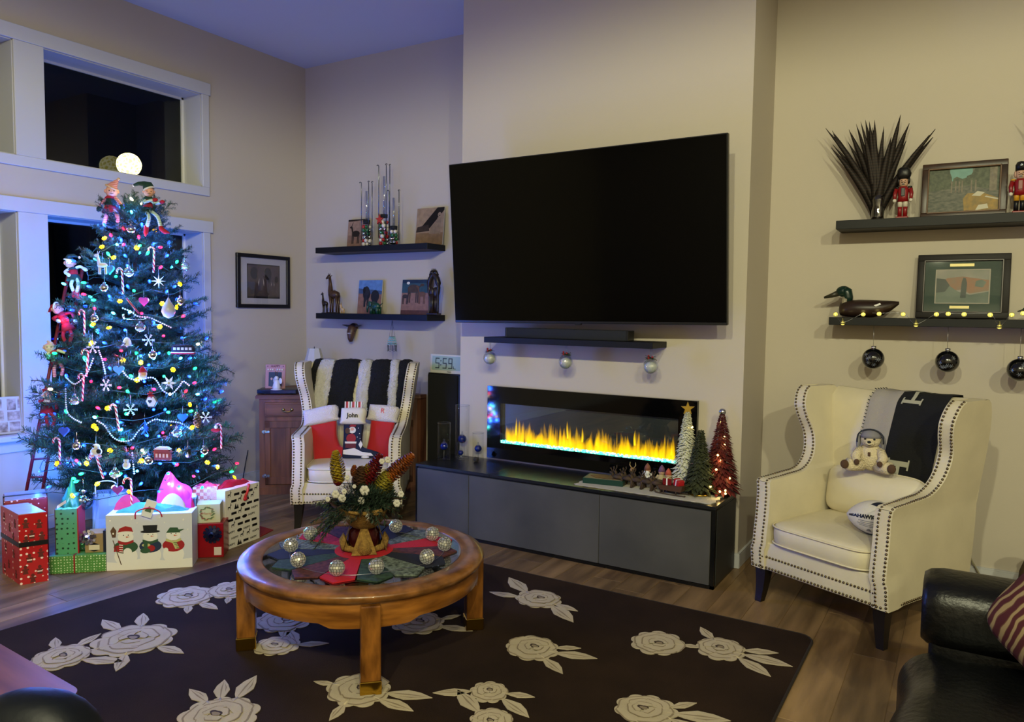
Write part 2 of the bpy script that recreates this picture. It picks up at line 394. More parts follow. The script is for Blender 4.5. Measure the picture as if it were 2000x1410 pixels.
    b = MB(); b.ball((0, 0.285, 0.395), (0.288, 0.30, 0.068), 36, 14, e=0.32)
    o = b.build('seat_cushion', leather, t); o.rotation_euler.x = 0.02
    b = MB()
    for zz in (0.352, 0.440):
        b.tube([(0.288 * math.copysign(abs(math.cos(a)) ** 0.3, math.cos(a)), 0.285 + 0.30 * math.copysign(abs(math.sin(a)) ** 0.3, math.sin(a)), zz) for a in [2 * math.pi * k / 48 for k in range(48)]], 0.005, 6, closed=True)
    b.build('piping', pipem, o)
    for (x, y, sp) in ((-0.335, 0.04, -1), (0.335, 0.04, 1)):
        b = MB(); rg = []
        for k in range(6):
            q = k / 5; z = 0.19 * (1 - q); h = 0.032 - 0.014 * q; dx = sp * 0.012 * q * q; dy = -0.012 * q * q
            rg.append([(x + dx + a * h, y + dy + c * h, z) for a, c in ((-1, -1), (1, -1), (1, 1), (-1, 1))])
        b.loft(rg, 0, smooth=False); lg = b.build('leg', darkwood, t)
        MB().lathe([(0.012, 0.0), (0.014, 0.004), (0.014, 0.006)], 10, c=(x + sp * 0.012, y - 0.012, 0.0)).build('glide', tipm, lg)
    for x in (-0.30, 0.30):
        b = MB(); rg = []
        for k in range(5):
            q = k / 4; h = 0.030 - 0.012 * q; rg.append([(x + a * h, 0.70 + 0.09 * q * q + c * h, 0.19 * (1 - q)) for a, c in ((-1, -1), (1, -1), (1, 1), (-1, 1))])
        b.loft(rg, 0, smooth=False); b.build('leg', darkwood, t)
    return t
RC_RZ = math.atan2(-0.310, 0.657); LC_RZ = math.atan2(0.563, 0.826)
chairR = armchair('armchair', 'cream leather wingback armchair with nailhead trim holding a football, below the duck decoy shelf', (-0.608, 3.974, 0), RC_RZ)
chairL = armchair('armchair', 'cream leather wingback armchair with nailhead trim, fur throw and stockings, beside wooden cabinet', (-3.675, 3.86, 0), LC_RZ)
def pillow(name, label, cat, w, h, d, M, mats, e=0.38, group=None):
    b = MB(); b.ball((0, 0, 0), (w / 2, d / 2, h / 2), 40, 18, e=e)
    b.v = [(x, y * (0.25 + 0.75 * (1 - (abs(x) / (w / 2)) ** 3) * (1 - (abs(z) / (h / 2)) ** 3)), z * (1 - 0.05 * (1 - (x * 2 / w) ** 2))) for x, y, z in b.v]
    o = tag(b.build(name, mats), label, cat, group); o.matrix_world = M
    p = MB(); q = [(w / 2 * math.copysign(abs(math.cos(a)) ** e, math.cos(a)), 0, h / 2 * math.copysign(abs(math.sin(a)) ** e, math.sin(a))) for a in [2 * math.pi * k / 60 for k in range(60)]]
    q = [(x, y, z * (1 - 0.05 * (1 - (x * 2 / w) ** 2))) for x, y, z in q]
    p.tube(q, 0.005, 6, closed=True).build('piping', mats if 'throw' in name else pipem, o)
    return o
def chM(loc, rz, p, rx=0, ry=0, lz=0): return TR(loc, rz=rz) @ TR(p, rx=rx, ry=ry, rz=lz)
pillow('lumbar_pillow', 'cream leather lumbar pillow behind the football', 'pillow', 0.55, 0.27, 0.15, chM(chairR.location, RC_RZ, (0, 0.50, 0.595), rx=-0.16), leather)
pillow('lumbar_pillow', 'cream leather lumbar pillow behind the christmas stockings', 'pillow', 0.55, 0.27, 0.13, chM(chairL.location, LC_RZ, (0, 0.505, 0.595), rx=-0.16), leather)

# ---- console under the fireplace
KX0, KX1, KY0, KY1, KH = -3.298, -1.168, 4.157, 4.596, 0.475
blackedge = pm('black_lacquer', '0b0c0d', 0.25); slate = pm('slate_front', '4b4a47', 0.55, col2='3a3a38', vscale=2.2, bump=0.03, bscale=70)
blackglass = pm('black_glass_top', '14171a', 0.26, var=0.2, vscale=3, spec=0.9); slateside = pm('slate_side', '2c2d2d', 0.45, var=0.2, vscale=3)
con = thing('media_console', 'long low black console with grey slate fronts under the fireplace', 'console', ((KX0 + KX1) / 2, (KY0 + KY1) / 2, 0))
cx, cy = con.location.x, con.location.y
b = MB(); b.box(KX0 - cx, KX1 - cx, KY0 + 0.012 - cy, KY1 - cy, 0.0, KH - 0.02); b.build('carcass', blackedge, con)
b = MB(); b.box(KX1 - cx - 0.001, KX1 - cx + 0.003, KY0 + 0.03 - cy, KY1 - 0.012 - cy, 0.018, KH - 0.03); b.build('side_panel', slateside, con)
cuts = [KX0, KX0 + 0.455, KX0 + 1.42, KX1]
for a, c in zip(cuts, cuts[1:]):
    x0 = a + (0.014 if a == KX0 else 0.0015); x1 = c - (0.026 if c == KX1 else 0.0015)
    MB().box(x0 - cx, x1 - cx, KY0 + 0.0 - cy, KY0 + 0.02 - cy, 0.022, KH - 0.03, bev=0.0015).build('drawer_front', slate, con)
b = MB(); b.box(KX1 - 0.022 - cx, KX1 - cx, KY0 + 0.001 - cy, KY0 + 0.02 - cy, 0, KH - 0.02); b.box(KX0 - cx, KX0 + 0.01 - cx, KY0 + 0.001 - cy, KY0 + 0.02 - cy, 0, KH - 0.02); b.box(KX0 - cx, KX1 - cx, KY0 + 0.001 - cy, KY0 + 0.02 - cy, 0, 0.02); b.build('frame', blackedge, con)
for a, c in ((KX0, KX0 + 0.62), (KX0 + 0.62, KX0 + 1.42), (KX0 + 1.42, KX1)):
    MB().box(a - cx + 0.0008, c - cx - 0.0008, KY0 - cy, KY1 - cy, KH - 0.02, KH, bev=0.0015).build('top_panel', blackglass, con)

# ---- fireplace
FX0, FX1, FZ0, FZ1 = -2.972, -1.42, 0.49, 1.014; GX0, GX1, GZ0, GZ1 = -2.861, -1.539, 0.607, 0.894
fp = thing('electric_fireplace', 'wide wall-mounted electric fireplace with yellow flames over ice crystals', 'fireplace', ((FX0 + FX1) / 2, YC, FZ0))
fx, fy, fz = fp.location
blackg = pm('fireplace_black_glass', '050505', 0.06, spec=0.35)
b = MB(); yf0, yf1 = YC - 0.035, YC - 0.0005
for q in ((FX0, GX0, FZ0, FZ1), (GX1, FX1, FZ0, FZ1), (GX0, GX1, GZ1, FZ1), (GX0, GX1, FZ0, GZ0)): b.box(q[0] - fx, q[1] - fx, yf0 - fy, yf1 - fy, q[2] - fz, q[3] - fz)
b.build('surround', blackg, fp)
# firebox let into the surround, shallow
teal = pm('firebox_lining', '343635', 0.30, col2='282a29', vscale=3)
b = MB(); yb = YC - 0.001
b.box(GX0 - fx, GX1 - fx, yb - 0.002 - fy, yb - fy, GZ0 - fz, GZ1 - fz); b.build('firebox_back', teal, fp)
fl_m = bpy.data.materials.new('flame'); fl_m.use_nodes = True; nt = fl_m.node_tree; nt.nodes.clear(); L = nt.links.new
o_ = nt.nodes.new('ShaderNodeOutputMaterial'); em = nt.nodes.new('ShaderNodeEmission'); tr = nt.nodes.new('ShaderNodeBsdfTransparent'); ad = nt.nodes.new('ShaderNodeAddShader'); mx = nt.nodes.new('ShaderNodeMixShader')
ua = nt.nodes.new('ShaderNodeAttribute'); ua.attribute_name = 'glow_amount'; rp = nt.nodes.new('ShaderNodeValToRGB')
e = rp.color_ramp.elements; e[0].position = 0.0; e[0].color = (*lin('f7a800'), 1); e[1].position = 1.0; e[1].color = (*lin('ffe21a'), 1)
L(ua.outputs['Fac'], rp.inputs[0]); L(rp.outputs[0], em.inputs[0]); em.inputs[1].default_value = 1.7
mm = nt.nodes.new('ShaderNodeMath'); mm.operation = 'MULTIPLY'; mm.inputs[1].default_value = 0.75; L(ua.outputs['Fac'], mm.inputs[0])
L(mm.outputs[0], mx.inputs[0]); L(tr.outputs[0], mx.inputs[1]); L(em.outputs[0], mx.inputs[2]); L(mx.outputs[0], o_.inputs[0])
rnd = random.Random(3); vs = []; fs = []; heat = []
def flame(x, z, h, wd, y, hot):
    o = len(vs); n = 7; lean = rnd.uniform(-0.35, 0.35) * wd
    for k in range(n + 1):
        t = k / n; ww = wd * (math.sin(math.pi * min(1, 0.22 + t * 0.78)) ** 0.8) * (1 - t * 0.35); xx = x + lean * t * t + 0.12 * wd * math.sin(5 * t + x * 40)
        for s, dy, hh in ((-1, 0, 0.0), (-0.4, -0.004, 1), (0.4, -0.004, 1), (1, 0, 0.0)):
            vs.append((xx + s * ww - fx, y + dy - fy, z + h * t - fz)); heat.append(hot * hh * (1 - t) ** 0.7)
    for k in range(n):
        for j in range(3): fs.append((o + k * 4 + j, o + k * 4 + j + 1, o + k * 4 + 5 + j, o + k * 4 + 4 + j))
for i in range(170):
    x = rnd.uniform(GX0 + 0.02, GX1 - 0.015); h = abs(rnd.gauss(0.085, 0.035)) + 0.03
    flame(x, GZ0 + 0.012, min(h, 0.17), rnd.uniform(0.010, 0.024), YC - rnd.uniform(0.006, 0.024), rnd.uniform(0.3, 0.75))
for i in range(60): flame(rnd.uniform(GX0 + 0.03, GX1 - 0.03), GZ0 + 0.006, rnd.uniform(0.06, 0.11), rnd.uniform(0.03, 0.05), YC - rnd.uniform(0.006, 0.024), 0.6)
for px, py, h in ((1009, 842, 30), (1109, 848, 28), (1138, 855, 22), (1240, 861, 22), (1166, 862, 14), (1352 - 40, 880, 18)):
    q = at(px, py, y=YC - 0.015); flame(q.x, q.z - 0.03, h * 0.0034 + 0.03, 0.012, YC - 0.018, 1)
me = bpy.data.meshes.new('flames'); me.from_pydata(vs, [], fs); a_ = me.attributes.new('glow_amount', 'FLOAT', 'POINT'); a_.data.foreach_set('value', heat); me.materials.append(fl_m)
me.polygons.foreach_set('use_smooth', [True] * len(fs))
fo = bpy.data.objects.new('flames', me); COL.objects.link(fo); fo.parent = fp; fo['kind'] = 'stuff'
ice = pm('ice_crystal', '9fefe0', 0.2, emit='3ff5d2', estr=1.6); ice2 = pm('ice_crystal_white', 'd8fff6', 0.2, emit='8dfff0', estr=2.2)
b = MB()
for i in range(800):
    x = rnd.uniform(GX0 + 0.004, GX1 - 0.004); z = GZ0 + rnd.uniform(0.0, 0.018); r = rnd.uniform(0.005, 0.010)
    b.ball((x - fx, YC - rnd.uniform(0.010, 0.026) - fy, z - fz), (r, r * 0.6, r * rnd.uniform(0.6, 1)), 4, 3, mi=rnd.choice((0, 0, 1)), M=None)
b.sm = [False] * len(b.sm); o = b.build('ice_crystals', [ice, ice2], fp); o['kind'] = 'stuff'
MB().box(GX0 - fx, GX1 - fx, yf0 + 0.001 - fy, yf0 + 0.003 - fy, GZ0 - fz, GZ1 - fz).build('glass', glassy('fireplace_glass', (0.97, 1, 0.98), 0.05, 0.0), fp)

# ---- television on its bracket
tvM = Matrix.Translation(V((-2.152, 4.320, 2.022))) @ Euler((0.0747, 0, 0.0229)).to_matrix().to_4x4() @ Matrix.Rotation(-0.010, 4, 'Y')
tv = thing('television', 'large black flat television with dark screen above the fireplace', 'television', M=tvM)
bez = pm('tv_bezel', '111213', 0.35); scr = pm('tv_screen', '010101', 0.09, spec=0.14)
b = MB(); W2, H2 = 0.95, 0.5425
b.box(-W2, W2, 0.0, 0.035, -H2, H2, bev=0.003); b.box(-0.6, 0.6, 0.035, 0.07, -0.4, 0.3, bev=0.01); b.build('cabinet', bez, tv)
MB().box(-W2 + 0.006, W2 - 0.006, -0.002, 0.001, -H2 + 0.016, H2 - 0.006).build('screen', scr, tv)
b = MB(); b.box(-0.25, 0.25, 0.06, 0.09, -0.2, 0.2); b.box(-0.05, 0.05, 0.08, 0.25, -0.06, 0.06); b.box(-0.2, 0.2, 0.245, 0.262, -0.15, 0.15); b.build('wall_bracket', bez, tv)
MB().box(-0.02, 0.02, 0.0, 0.02, -H2 - 0.008, -H2 + 0.004, bev=0.002).build('infrared_eye', bez, tv)
# ---- shelves
shelfm = pm('black_shelf', '0d0f11', 0.5, var=0.15, vscale=8, spec=0.3)
def shelf(label, x0, x1, z0, z1, y1=YB, d=0.25):
    o = MB().box(x0, x1, y1 - d, y1 - 0.0005, z0, z1, bev=0.002).build('floating_shelf', shelfm); return tag(o, label, 'shelf')
shelf('black floating shelf carrying wildlife photos and ornament-filled glass jars', -5.05, -3.79, 2.053, 2.102)
shelf('black floating shelf carrying giraffe carvings beside the television', -5.047, -3.787, 1.468, 1.518)
shelf('black floating shelf carrying nutcrackers and a forest painting', -0.712, 0.95, 2.072, 2.124)
shelf('black floating shelf carrying a duck decoy and string lights', -0.730, 0.95, 1.500, 1.547)
shelf('short black floating shelf carrying the soundbar under the television', -2.868, -1.640, 1.338, 1.377, YC, 0.25)
sb = thing('soundbar', 'black fabric soundbar on short shelf below the television', 'soundbar', (-2.27, 4.45, 1.377))
b = MB(); b.box(-0.44, 0.44, -0.05, 0.05, 0.0, 0.066, bev=0.006, seg=2); b.build('body', pm('soundbar_cloth', '15181b', 0.8, bump=0.3, bscale=400), sb)
for s in (-1, 1): MB().box(s * 0.445 - 0.008, s * 0.445 + 0.008, -0.051, 0.051, 0.0, 0.067, bev=0.004).build('end_cap', bez, sb)

# ---- speaker and clock in the alcove
sp = thing('floor_speaker', 'tall black floor-standing speaker beside the chimney breast', 'speaker', (-3.475, 4.86, 0))
spk = pm('speaker_black', '0a0a0b', 0.5)
b = MB(); b.box(-0.19, 0.19, -0.09, 0.16, 0.0, 1.062, bev=0.004); b.build('cabinet', spk, sp)
b = MB(); b.box(-0.185, 0.105, -0.102, -0.089, 0.03, 1.05, bev=0.004); b.build('grille', pm('speaker_cloth', '0c0c0d', 0.95, bump=0.3, bscale=500), sp)
b = MB(); b.box(0.112, 0.185, -0.100, -0.089, 0.03, 1.05, bev=0.003); b.build('side_strip', pm('speaker_strip', '17191a', 0.35), sp)
ck = thing('digital_clock', 'silver digital clock reading 5:59 on top of the speaker', 'clock', (-3.455, 4.77, 1.062), 0.0)
ckc = pm('clock_silver', 'bdbcb2', 0.4); lcd = pm('clock_lcd', '8fa394', 0.25); dig = pm('clock_digit', '1d2b29', 0.5)
b = MB(); b.box(-0.19, 0.19, -0.005, 0.035, 0.0, 0.15, bev=0.006, seg=2, M=TR(rx=-0.06)); b.build('case', ckc, ck)
b = MB(); b.box(-0.168, 0.168, -0.008, -0.004, 0.026, 0.136, M=TR(rx=-0.06)); b.build('display', lcd, ck)
SEG = {'5': 'afgcd', '9': 'abcdfg'}
def digit(b, x, ch):
    h, w_, t_ = 0.084, 0.040, 0.009; z0 = 0.038
    P_ = dict(a=(0, w_, h - t_, h), d=(0, w_, 0, t_), g=(0, w_, h / 2 - t_ / 2, h / 2 + t_ / 2), f=(0, t_, h / 2, h), b=(w_ - t_, w_, h / 2, h), e=(0, t_, 0, h / 2), c=(w_ - t_, w_, 0, h / 2))
    for s_ in SEG[ch]:
        q = P_[s_]; b.box(x + q[0] + 0.0008, x + q[1] - 0.0008, -0.0095, -0.0078, z0 + q[2] + 0.0008, z0 + q[3] - 0.0008, bev=0.0006, M=TR(rx=-0.06))
b = MB(); digit(b, -0.135, '5'); digit(b, -0.065, '5'); digit(b, -0.010, '9')
for zz in (0.062, 0.094): b.box(-0.086, -0.078, -0.0095, -0.0078, zz, zz + 0.009, M=TR(rx=-0.06))
b.box(0.038, 0.062, -0.0095, -0.0078, 0.038, 0.042, M=TR(rx=-0.06)); b.box(0.038, 0.042, -0.0095, -0.0078, 0.038, 0.06, M=TR(rx=-0.06))
b.build('digits', dig, ck)
MB().text('TIMEX', 0.014, TR((0.0, -0.0062, 0.0135), rx=R(90) - 0.06), extr=0.0004).build('brand_lettering', dig, ck)

# ---- wooden cabinet in the corner
cab_m = pm('cabinet_oak', '7a4c33', 0.45, col2='4e2d1e', vscale=2.2, stretch=(9, 9, 0.9), bump=0.05, bscale=40)
cab_h = pm('cabinet_oak_flat', '7d4f35', 0.45, col2='523020', vscale=2.2, stretch=(0.9, 9, 9), bump=0.05, bscale=40)
brass = pm('old_brass', 'a58a4e', 0.32, metal=1); steel = pm('hinge_steel', 'b9bcc4', 0.25, metal=1)
CR = R(39.9)
cab = thing('corner_cabinet', 'oak corner cabinet with drawer and door behind the stocking-laden armchair', 'cabinet', (-5.0, 4.228, 0), CR)
CW = 1.30; CH = 0.835
_ci = TR(cab.location, rz=CR).inverted()
def foot(e, back):   # pentagon footprint that fills the room corner
    W_ = [(-5.0 - 0.05 - e, None), ]
    pts = [(-e, -e * 0.6), (CW + e, -e * 0.6)]
    for wx, wy in ((-3.965, YB - 0.02), (XL + 0.02, YB - 0.02), (XL + 0.02, 4.64)):
        q = _ci @ V((wx, wy, 0)); pts.append((q.x, q.y))
    return pts
b = MB(); b.prism(foot(0, 0), 0.03, CH - 0.03); b.prism(foot(0.006, 0), 0.0, 0.06); b.build('carcass', cab_m, cab)
b = MB(); b.prism(foot(0.028, 0), CH - 0.03, CH - 0.006); b.prism(foot(0.022, 0), CH - 0.006, CH); b.build('top', cab_h, cab)
for k in range(3):
    x0 = 0.045 + k * 0.425
    b = MB(); b.box(x0, x0 + 0.370, 0.006, 0.022, 0.655, 0.775, bev=0.003); b.box(x0 + 0.012, x0 + 0.358, 0.001, 0.008, 0.667, 0.763, bev=0.003); d_ = b.build('drawer', cab_h, cab); d_.location.y = -0.018
    h = MB(); h.tube(curve_pts([(x0 + 0.15, 0.0, 0.715), (x0 + 0.152, -0.022, 0.708), (x0 + 0.185, -0.03, 0.700), (x0 + 0.218, -0.022, 0.708), (x0 + 0.22, 0.0, 0.715)], 4), 0.004, 6)
    for xx in (0.15, 0.22): h.lathe([(0.0, 0), (0.014, 0), (0.012, 0.004), (0, 0.005)], 10, M=TR((x0 + xx, 0.001, 0.715), rx=R(90)))
    h.build('handle', brass, d_)
    b = MB(); b.box(x0, x0 + 0.045, 0.006, 0.022, 0.085, 0.62, bev=0.003); b.box(x0 + 0.325, x0 + 0.370, 0.006, 0.022, 0.085, 0.62, bev=0.003); b.box(x0, x0 + 0.370, 0.006, 0.022, 0.085, 0.145, bev=0.003); b.box(x0, x0 + 0.370, 0.006, 0.022, 0.56, 0.62, bev=0.003); b.box(x0 + 0.165, x0 + 0.205, 0.008, 0.022, 0.13, 0.58, bev=0.002)
    dr = b.build('door', cab_m, cab); dr.location.y = -0.018
    for a, c in ((0.045, 0.165), (0.205, 0.325)): MB().box(x0 + a, x0 + c, 0.015, 0.021, 0.14, 0.565).build('panel', cab_m, dr)
    for zz in (0.53, 0.16):
        h = MB(); h.prism([(x0 - 0.022, -0.008), (x0 + 0.002, -0.016), (x0 + 0.002, 0.016), (x0 - 0.022, 0.008)], 0, 0.003, M=TR((0, 0.005, zz), rx=R(90))); h.prism([(x0 + 0.004, -0.016), (x0 + 0.02, -0.007), (x0 + 0.03, -0.012), (x0 + 0.042, 0), (x0 + 0.03, 0.012), (x0 + 0.02, 0.007), (x0 + 0.004, 0.016)], 0, 0.003, M=TR((0, 0.005, zz), rx=R(90))); h.tube([(x0 + 0.002, 0.001, zz - 0.018), (x0 + 0.002, 0.001, zz + 0.018)], 0.004, 6)
        h.build('hinge', steel, dr)

# ---- round coffee table
TC = V((-2.375, 2.612, 0.0125)); TH = 0.412
tabm = pm('table_oak', '9a6226', 0.30, col2='5e3610', vscale=2.0, stretch=(2, 2, 12), bump=0.05, bscale=30, coat=0.3)
tabt = pm('table_oak_rim', '8a5a2c', 0.30, col2='5a3818', vscale=5.0, stretch=(3, 3, 3), bump=0.05, bscale=30, coat=0.3)
legm = pm('table_oak_leg', '8f5a22', 0.30, col2='4d2b0c', vscale=4.0, stretch=(5, 5, 1.6), bump=0.05, bscale=30, coat=0.3)
brassl = pm('polished_brass', 'c9a03a', 0.18, metal=1)
tb = thing('coffee_table', 'round oak coffee table with glass top and brass-capped legs', 'table', TC)
RT = 0.558
b = MB(); b.lathe([(0.452, TH - 0.012), (0.452, TH - 0.001), (0.462, TH + 0.004), (0.53, TH + 0.003), (RT, TH - 0.006), (RT + 0.004, TH - 0.018), (RT - 0.004, TH - 0.028), (RT - 0.006, TH - 0.036), (RT - 0.02, TH - 0.042), (0.45, TH - 0.042)], 72, close=False); b.build('rim', tabt, tb)
def apron(u, v):
    a = 2 * math.pi * u; q = a / (math.pi / 2); fr = abs((q % 1.0) - 0.5) * 2   # legs sit at q = integer +.5
    leg = 1 - fr; low = TH - 0.115 - 0.012 * math.cos(0) - (0.020 if leg > 0.62 else 0.020 * max(0, (leg - 0.50) / 0.12) if leg > 0.5 else 0)
    z = (TH - 0.043) * (1 - v) + low * v; r_ = RT - 0.026 + 0.004 * math.sin(math.pi * v)
    return (r_ * math.cos(a), r_ * math.sin(a), z)
b = MB(); b.grid(apron, 144, 4)
b.grid(lambda u, v: (lambda p: (p[0] * 0.955, p[1] * 0.955, p[2]))(apron(1 - u, v)), 144, 2)
b.grid(lambda u, v: (lambda p: (p[0] * (1 - 0.045 * v), p[1] * (1 - 0.045 * v), p[2]))(apron(1 - u, 1)), 144, 1); b.build('apron', tabm, tb)
b = MB(); b.lathe([(0.0, TH - 0.006), (0.4525, TH - 0.006), (0.4525, TH + 0.0), (0.0, TH + 0.0)], 64, smooth=False); b.build('glass_top', glassy('table_glass', (0.80, 0.86, 0.85), 0.12, 0.02), tb)
b = MB(); b.lathe([(0.0, TH - 0.10), (0.50, TH - 0.10), (0.50, TH - 0.09), (0.0, TH - 0.09)], 48, smooth=False); b.build('lower_panel', pm('table_panel', '8e8a80', 0.6, var=0.1), tb)
for k in range(4):
    a = math.pi / 4 + k * math.pi / 2; ca = RT - 0.034
    Mx = TR((ca * math.cos(a), ca * math.sin(a), 0), rz=a)
    b = MB(); b.box(-0.040, 0.040, -0.040, 0.040, 0.055, TH - 0.047, bev=0.005, M=Mx); lg = b.build('leg', legm, tb)
    MB().box(-0.043, 0.043, -0.043, 0.043, 0.0, 0.058, bev=0.003, M=Mx).build('brass_cap', brassl, lg)

# ---- leather sofa (right), side table and chair back (left, near)
blk = pm('black_leather', '070809', 0.36, var=0.2, vscale=4, bump=0.25, bscale=45, spec=0.42)
sofa = thing('leather_sofa', 'black leather sofa with rolled arm in front of the cream armchair', 'sofa', (0.62, 2.45, 0), 0)
b = MB(); b.box(-0.66, 0.9, -0.9, 0.42, 0.06, 0.26, bev=0.03, seg=3); b.build('base', blk, sofa)
def roll(x0, x1, y, z, ry_, rz_, n=16):
    m = MB(); ring = []; pw = lambda c: math.copysign(abs(c) ** 0.72, c)
    for k in range(n + 1):
        q = k / n; x = x0 + (x1 - x0) * q ** 1.6; e_ = max(0, 0.05 - (x - x0)) / 0.05; f = 1 - 0.16 * e_ ** 2.2
        ring.append([(x, y + ry_ * f * pw(math.cos(a)), z + rz_ * f * pw(math.sin(a))) for a in [2 * math.pi * j / 32 for j in range(32)]])
    m.loft(ring); return m
arm = roll(-0.715, 0.9, 0.53, 0.545, 0.145, 0.125); arm.box(-0.69, 0.9, 0.42, 0.65, 0.06, 0.55, bev=0.02, seg=2); ao = arm.build('arm', blk, sofa)
m = MB(); pw = lambda c: math.copysign(abs(c) ** 0.72, c)
for xx in (-0.40, -0.385): m.tube([(xx, 0.53 + 0.1465 * pw(math.cos(a)), 0.545 + 0.1265 * pw(math.sin(a))) for a in [-0.3 + (math.pi + 0.9) * j / 22 for j in range(23)]], 0.0028, 5)
m.build('seam', blk, ao)
b = MB()
def seat(u, v):
    y = -0.95 + v * 1.34; wob = 0.012 * math.sin(v * 9) + 0.006 * math.sin(v * 23 + 1)
    if u < 0.15: q = u / 0.15; return (-0.775 + wob, y, 0.10 + 0.20 * q)
    if u < 0.55: th = (u - 0.15) / 0.40 * math.pi / 2; return (-0.775 + wob + 0.13 * (1 - math.cos(th)), y, 0.30 + 0.13 * math.sin(th) + 0.004 * math.sin(v * 31 + u * 5))
    q = (u - 0.55) / 0.45; return (-0.645 + 1.15 * q + wob * (1 - q), y, 0.43 + 0.018 * math.sin(math.pi * q) + 0.006 * math.sin(v * 17 + q * 6))
b.grid(seat, 30, 60); b.build('seat_cushion', blk, sofa)
b = MB(); b.box(0.45, 0.95, -0.9, 0.5, 0.3, 0.85, bev=0.08, seg=4); b.build('backrest', blk, sofa)
for x, y in ((-0.6, 0.5), (-0.6, -0.8), (0.85, 0.5), (0.85, -0.8)): MB().lathe([(0.02, 0), (0.026, 0.065)], 10, c=(x, y, 0)).build('leg', darkwood, sofa)
cm = pm('leaf_cushion', '5c1a17', 0.8); nt = cm.node_tree; tc = nt.nodes.new('ShaderNodeTexCoord'); wv = nt.nodes.new('ShaderNodeTexWave'); wv.inputs['Scale'].default_value = 11; wv.inputs['Distortion'].default_value = 6; wv.inputs['Detail'].default_value = 1
rp = nt.nodes.new('ShaderNodeValToRGB'); rp.color_ramp.interpolation = 'CONSTANT'; rp.color_ramp.elements[0].color = (*lin('42100e'), 1); rp.color_ramp.elements[1].position = 0.72; rp.color_ramp.elements[1].color = (*lin('8c7850'), 1); q_ = rp.color_ramp.elements.new(0.5); q_.color = (*lin('5a3a22'), 1)
nt.links.new(tc.outputs['Object'], wv.inputs['Vector']); nt.links.new(wv.outputs['Fac'], rp.inputs[0]); nt.links.new(rp.outputs[0], nt.nodes['Principled BSDF'].inputs['Base Color'])
pillow('throw_pillow', 'dark red throw pillow with cream leaf pattern on the sofa', 'pillow', 0.42, 0.42, 0.16, TR((0.325, 2.68, 0.655), rx=-0.30, rz=-0.5) @ TR(ry=0.55), cm)
st = thing('end_table', 'reddish wooden end table with rounded corner beside the rug', 'table', (-2.45, 0.94, 0))
q = at(165, 1352, z=0.50); q2 = at(0, 1257, z=0.50)
dirx = (V((q.x, q.y, 0)) - V((q2.x, q2.y, 0))).normalized(); ang = math.atan2(dirx.y, dirx.x)
st.location = (q.x, q.y, 0.0125); st.rotation_euler.z = ang
pol = [(-0.62, 0.0)] + [(-0.05 + 0.05 * math.sin(a), -0.05 + 0.05 * math.cos(a)) for a in [math.pi / 2 * k / 6 for k in range(7)]] + [(0, -0.55), (-0.62, -0.55)]
cherry = pm('cherry_top', '7a4a3e', 0.35, col2='5e362d', vscale=2.5, stretch=(1, 9, 9))
b = MB(); b.prism(pol, 0.465, 0.4875); b.build('top', cherry, st)
b = MB(); b.box(-0.60, -0.02, -0.53, -0.03, 0.40, 0.465); b.build('apron', cherry, st)
for x, y in ((-0.04, -0.05), (-0.58, -0.05), (-0.04, -0.51), (-0.58, -0.51)): MB().box(x - 0.02, x + 0.02, y - 0.02, y + 0.02, 0, 0.40).build('leg', cherry, st)
dc = thing('swivel_chair', 'dark blue-black rounded chair back in front of the end table', 'chair', (-1.60, 0.50, 0), 0.4)
navy = pm('dark_navy_leather', '060a12', 0.5, bump=0.1, bscale=40, spec=0.3)
q = at(62, 1362, x=-1.62)
b = MB(); b.ball((0, 0, 0), (0.165, 0.10, 0.26), 28, 16, e=0.8); bk = b.build('backrest', navy, dc); dc.location = (q.x, q.y, 0); bk.location = (0.0, 0, q.z - 0.26); dc.rotation_euler.z = YAW; dc.location.z = 0.0125
b = MB(); b.ball((0, -0.22, q.z - 0.50), (0.24, 0.24, 0.07), 24, 12, e=0.5); b.build('seat', navy, dc)
b = MB(); b.tube([(0, -0.2, 0.06), (0, -0.2, q.z - 0.5)], 0.025, 10)
for k in range(5): a = 2 * math.pi * k / 5; b.tube([(0, -0.2, 0.07), (0.24 * math.cos(a), -0.2 + 0.24 * math.sin(a), 0.025)], [0.022, 0.014], 8)
b.build('pedestal', bez, dc)
# ================================================================== rug with roses
rug = thing('area_rug', 'dark brown area rug with cream rose motifs under the coffee table', 'rug', (-2.2, 2.4, 0))
rx, ry = -2.2, 2.4
rugm = pm('rug_pile', '2f2219', 0.95, col2='221812', vscale=2.4, bump=0.5, bscale=350, spec=0.1); rugedge = pm('rug_binding', '1f1713', 0.95)
poly = [(-3.70, 3.79), (-0.64, 3.79)] + [(-0.64 + 0.07 * math.sin(a), 3.72 + 0.07 * math.cos(a)) for a in (0.4, 0.8, 1.2, 1.57)] + [(-0.575, 0.75), (-3.93, 0.75)]
b = MB(); b.prism([(x - rx, y - ry) for x, y in poly][::-1], 0.0, 0.012); b.build('pile', rugm, rug)
b = MB(); b.tube([(x - rx, y - ry, 0.007) for x, y in poly], 0.007, 6, closed=True); b.build('binding', rugedge, rug)
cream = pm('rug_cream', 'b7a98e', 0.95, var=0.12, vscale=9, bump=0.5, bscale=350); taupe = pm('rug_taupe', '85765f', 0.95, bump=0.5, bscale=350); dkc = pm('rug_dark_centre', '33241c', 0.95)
rr = random.Random(11)
def blob(cx, cy, r, lobes, depth, ph, n=70, sq=1.0):
    out = []
    for k in range(n):
        a = 2 * math.pi * k / n; q = abs(math.sin(lobes * a / 2 + ph)) ** 0.55
        rad = r * (1 - depth + depth * q + 0.05 * math.sin(2 * a + ph * 2)); out.append((cx + rad * math.cos(a) * sq, cy + rad * math.sin(a)))
    return out
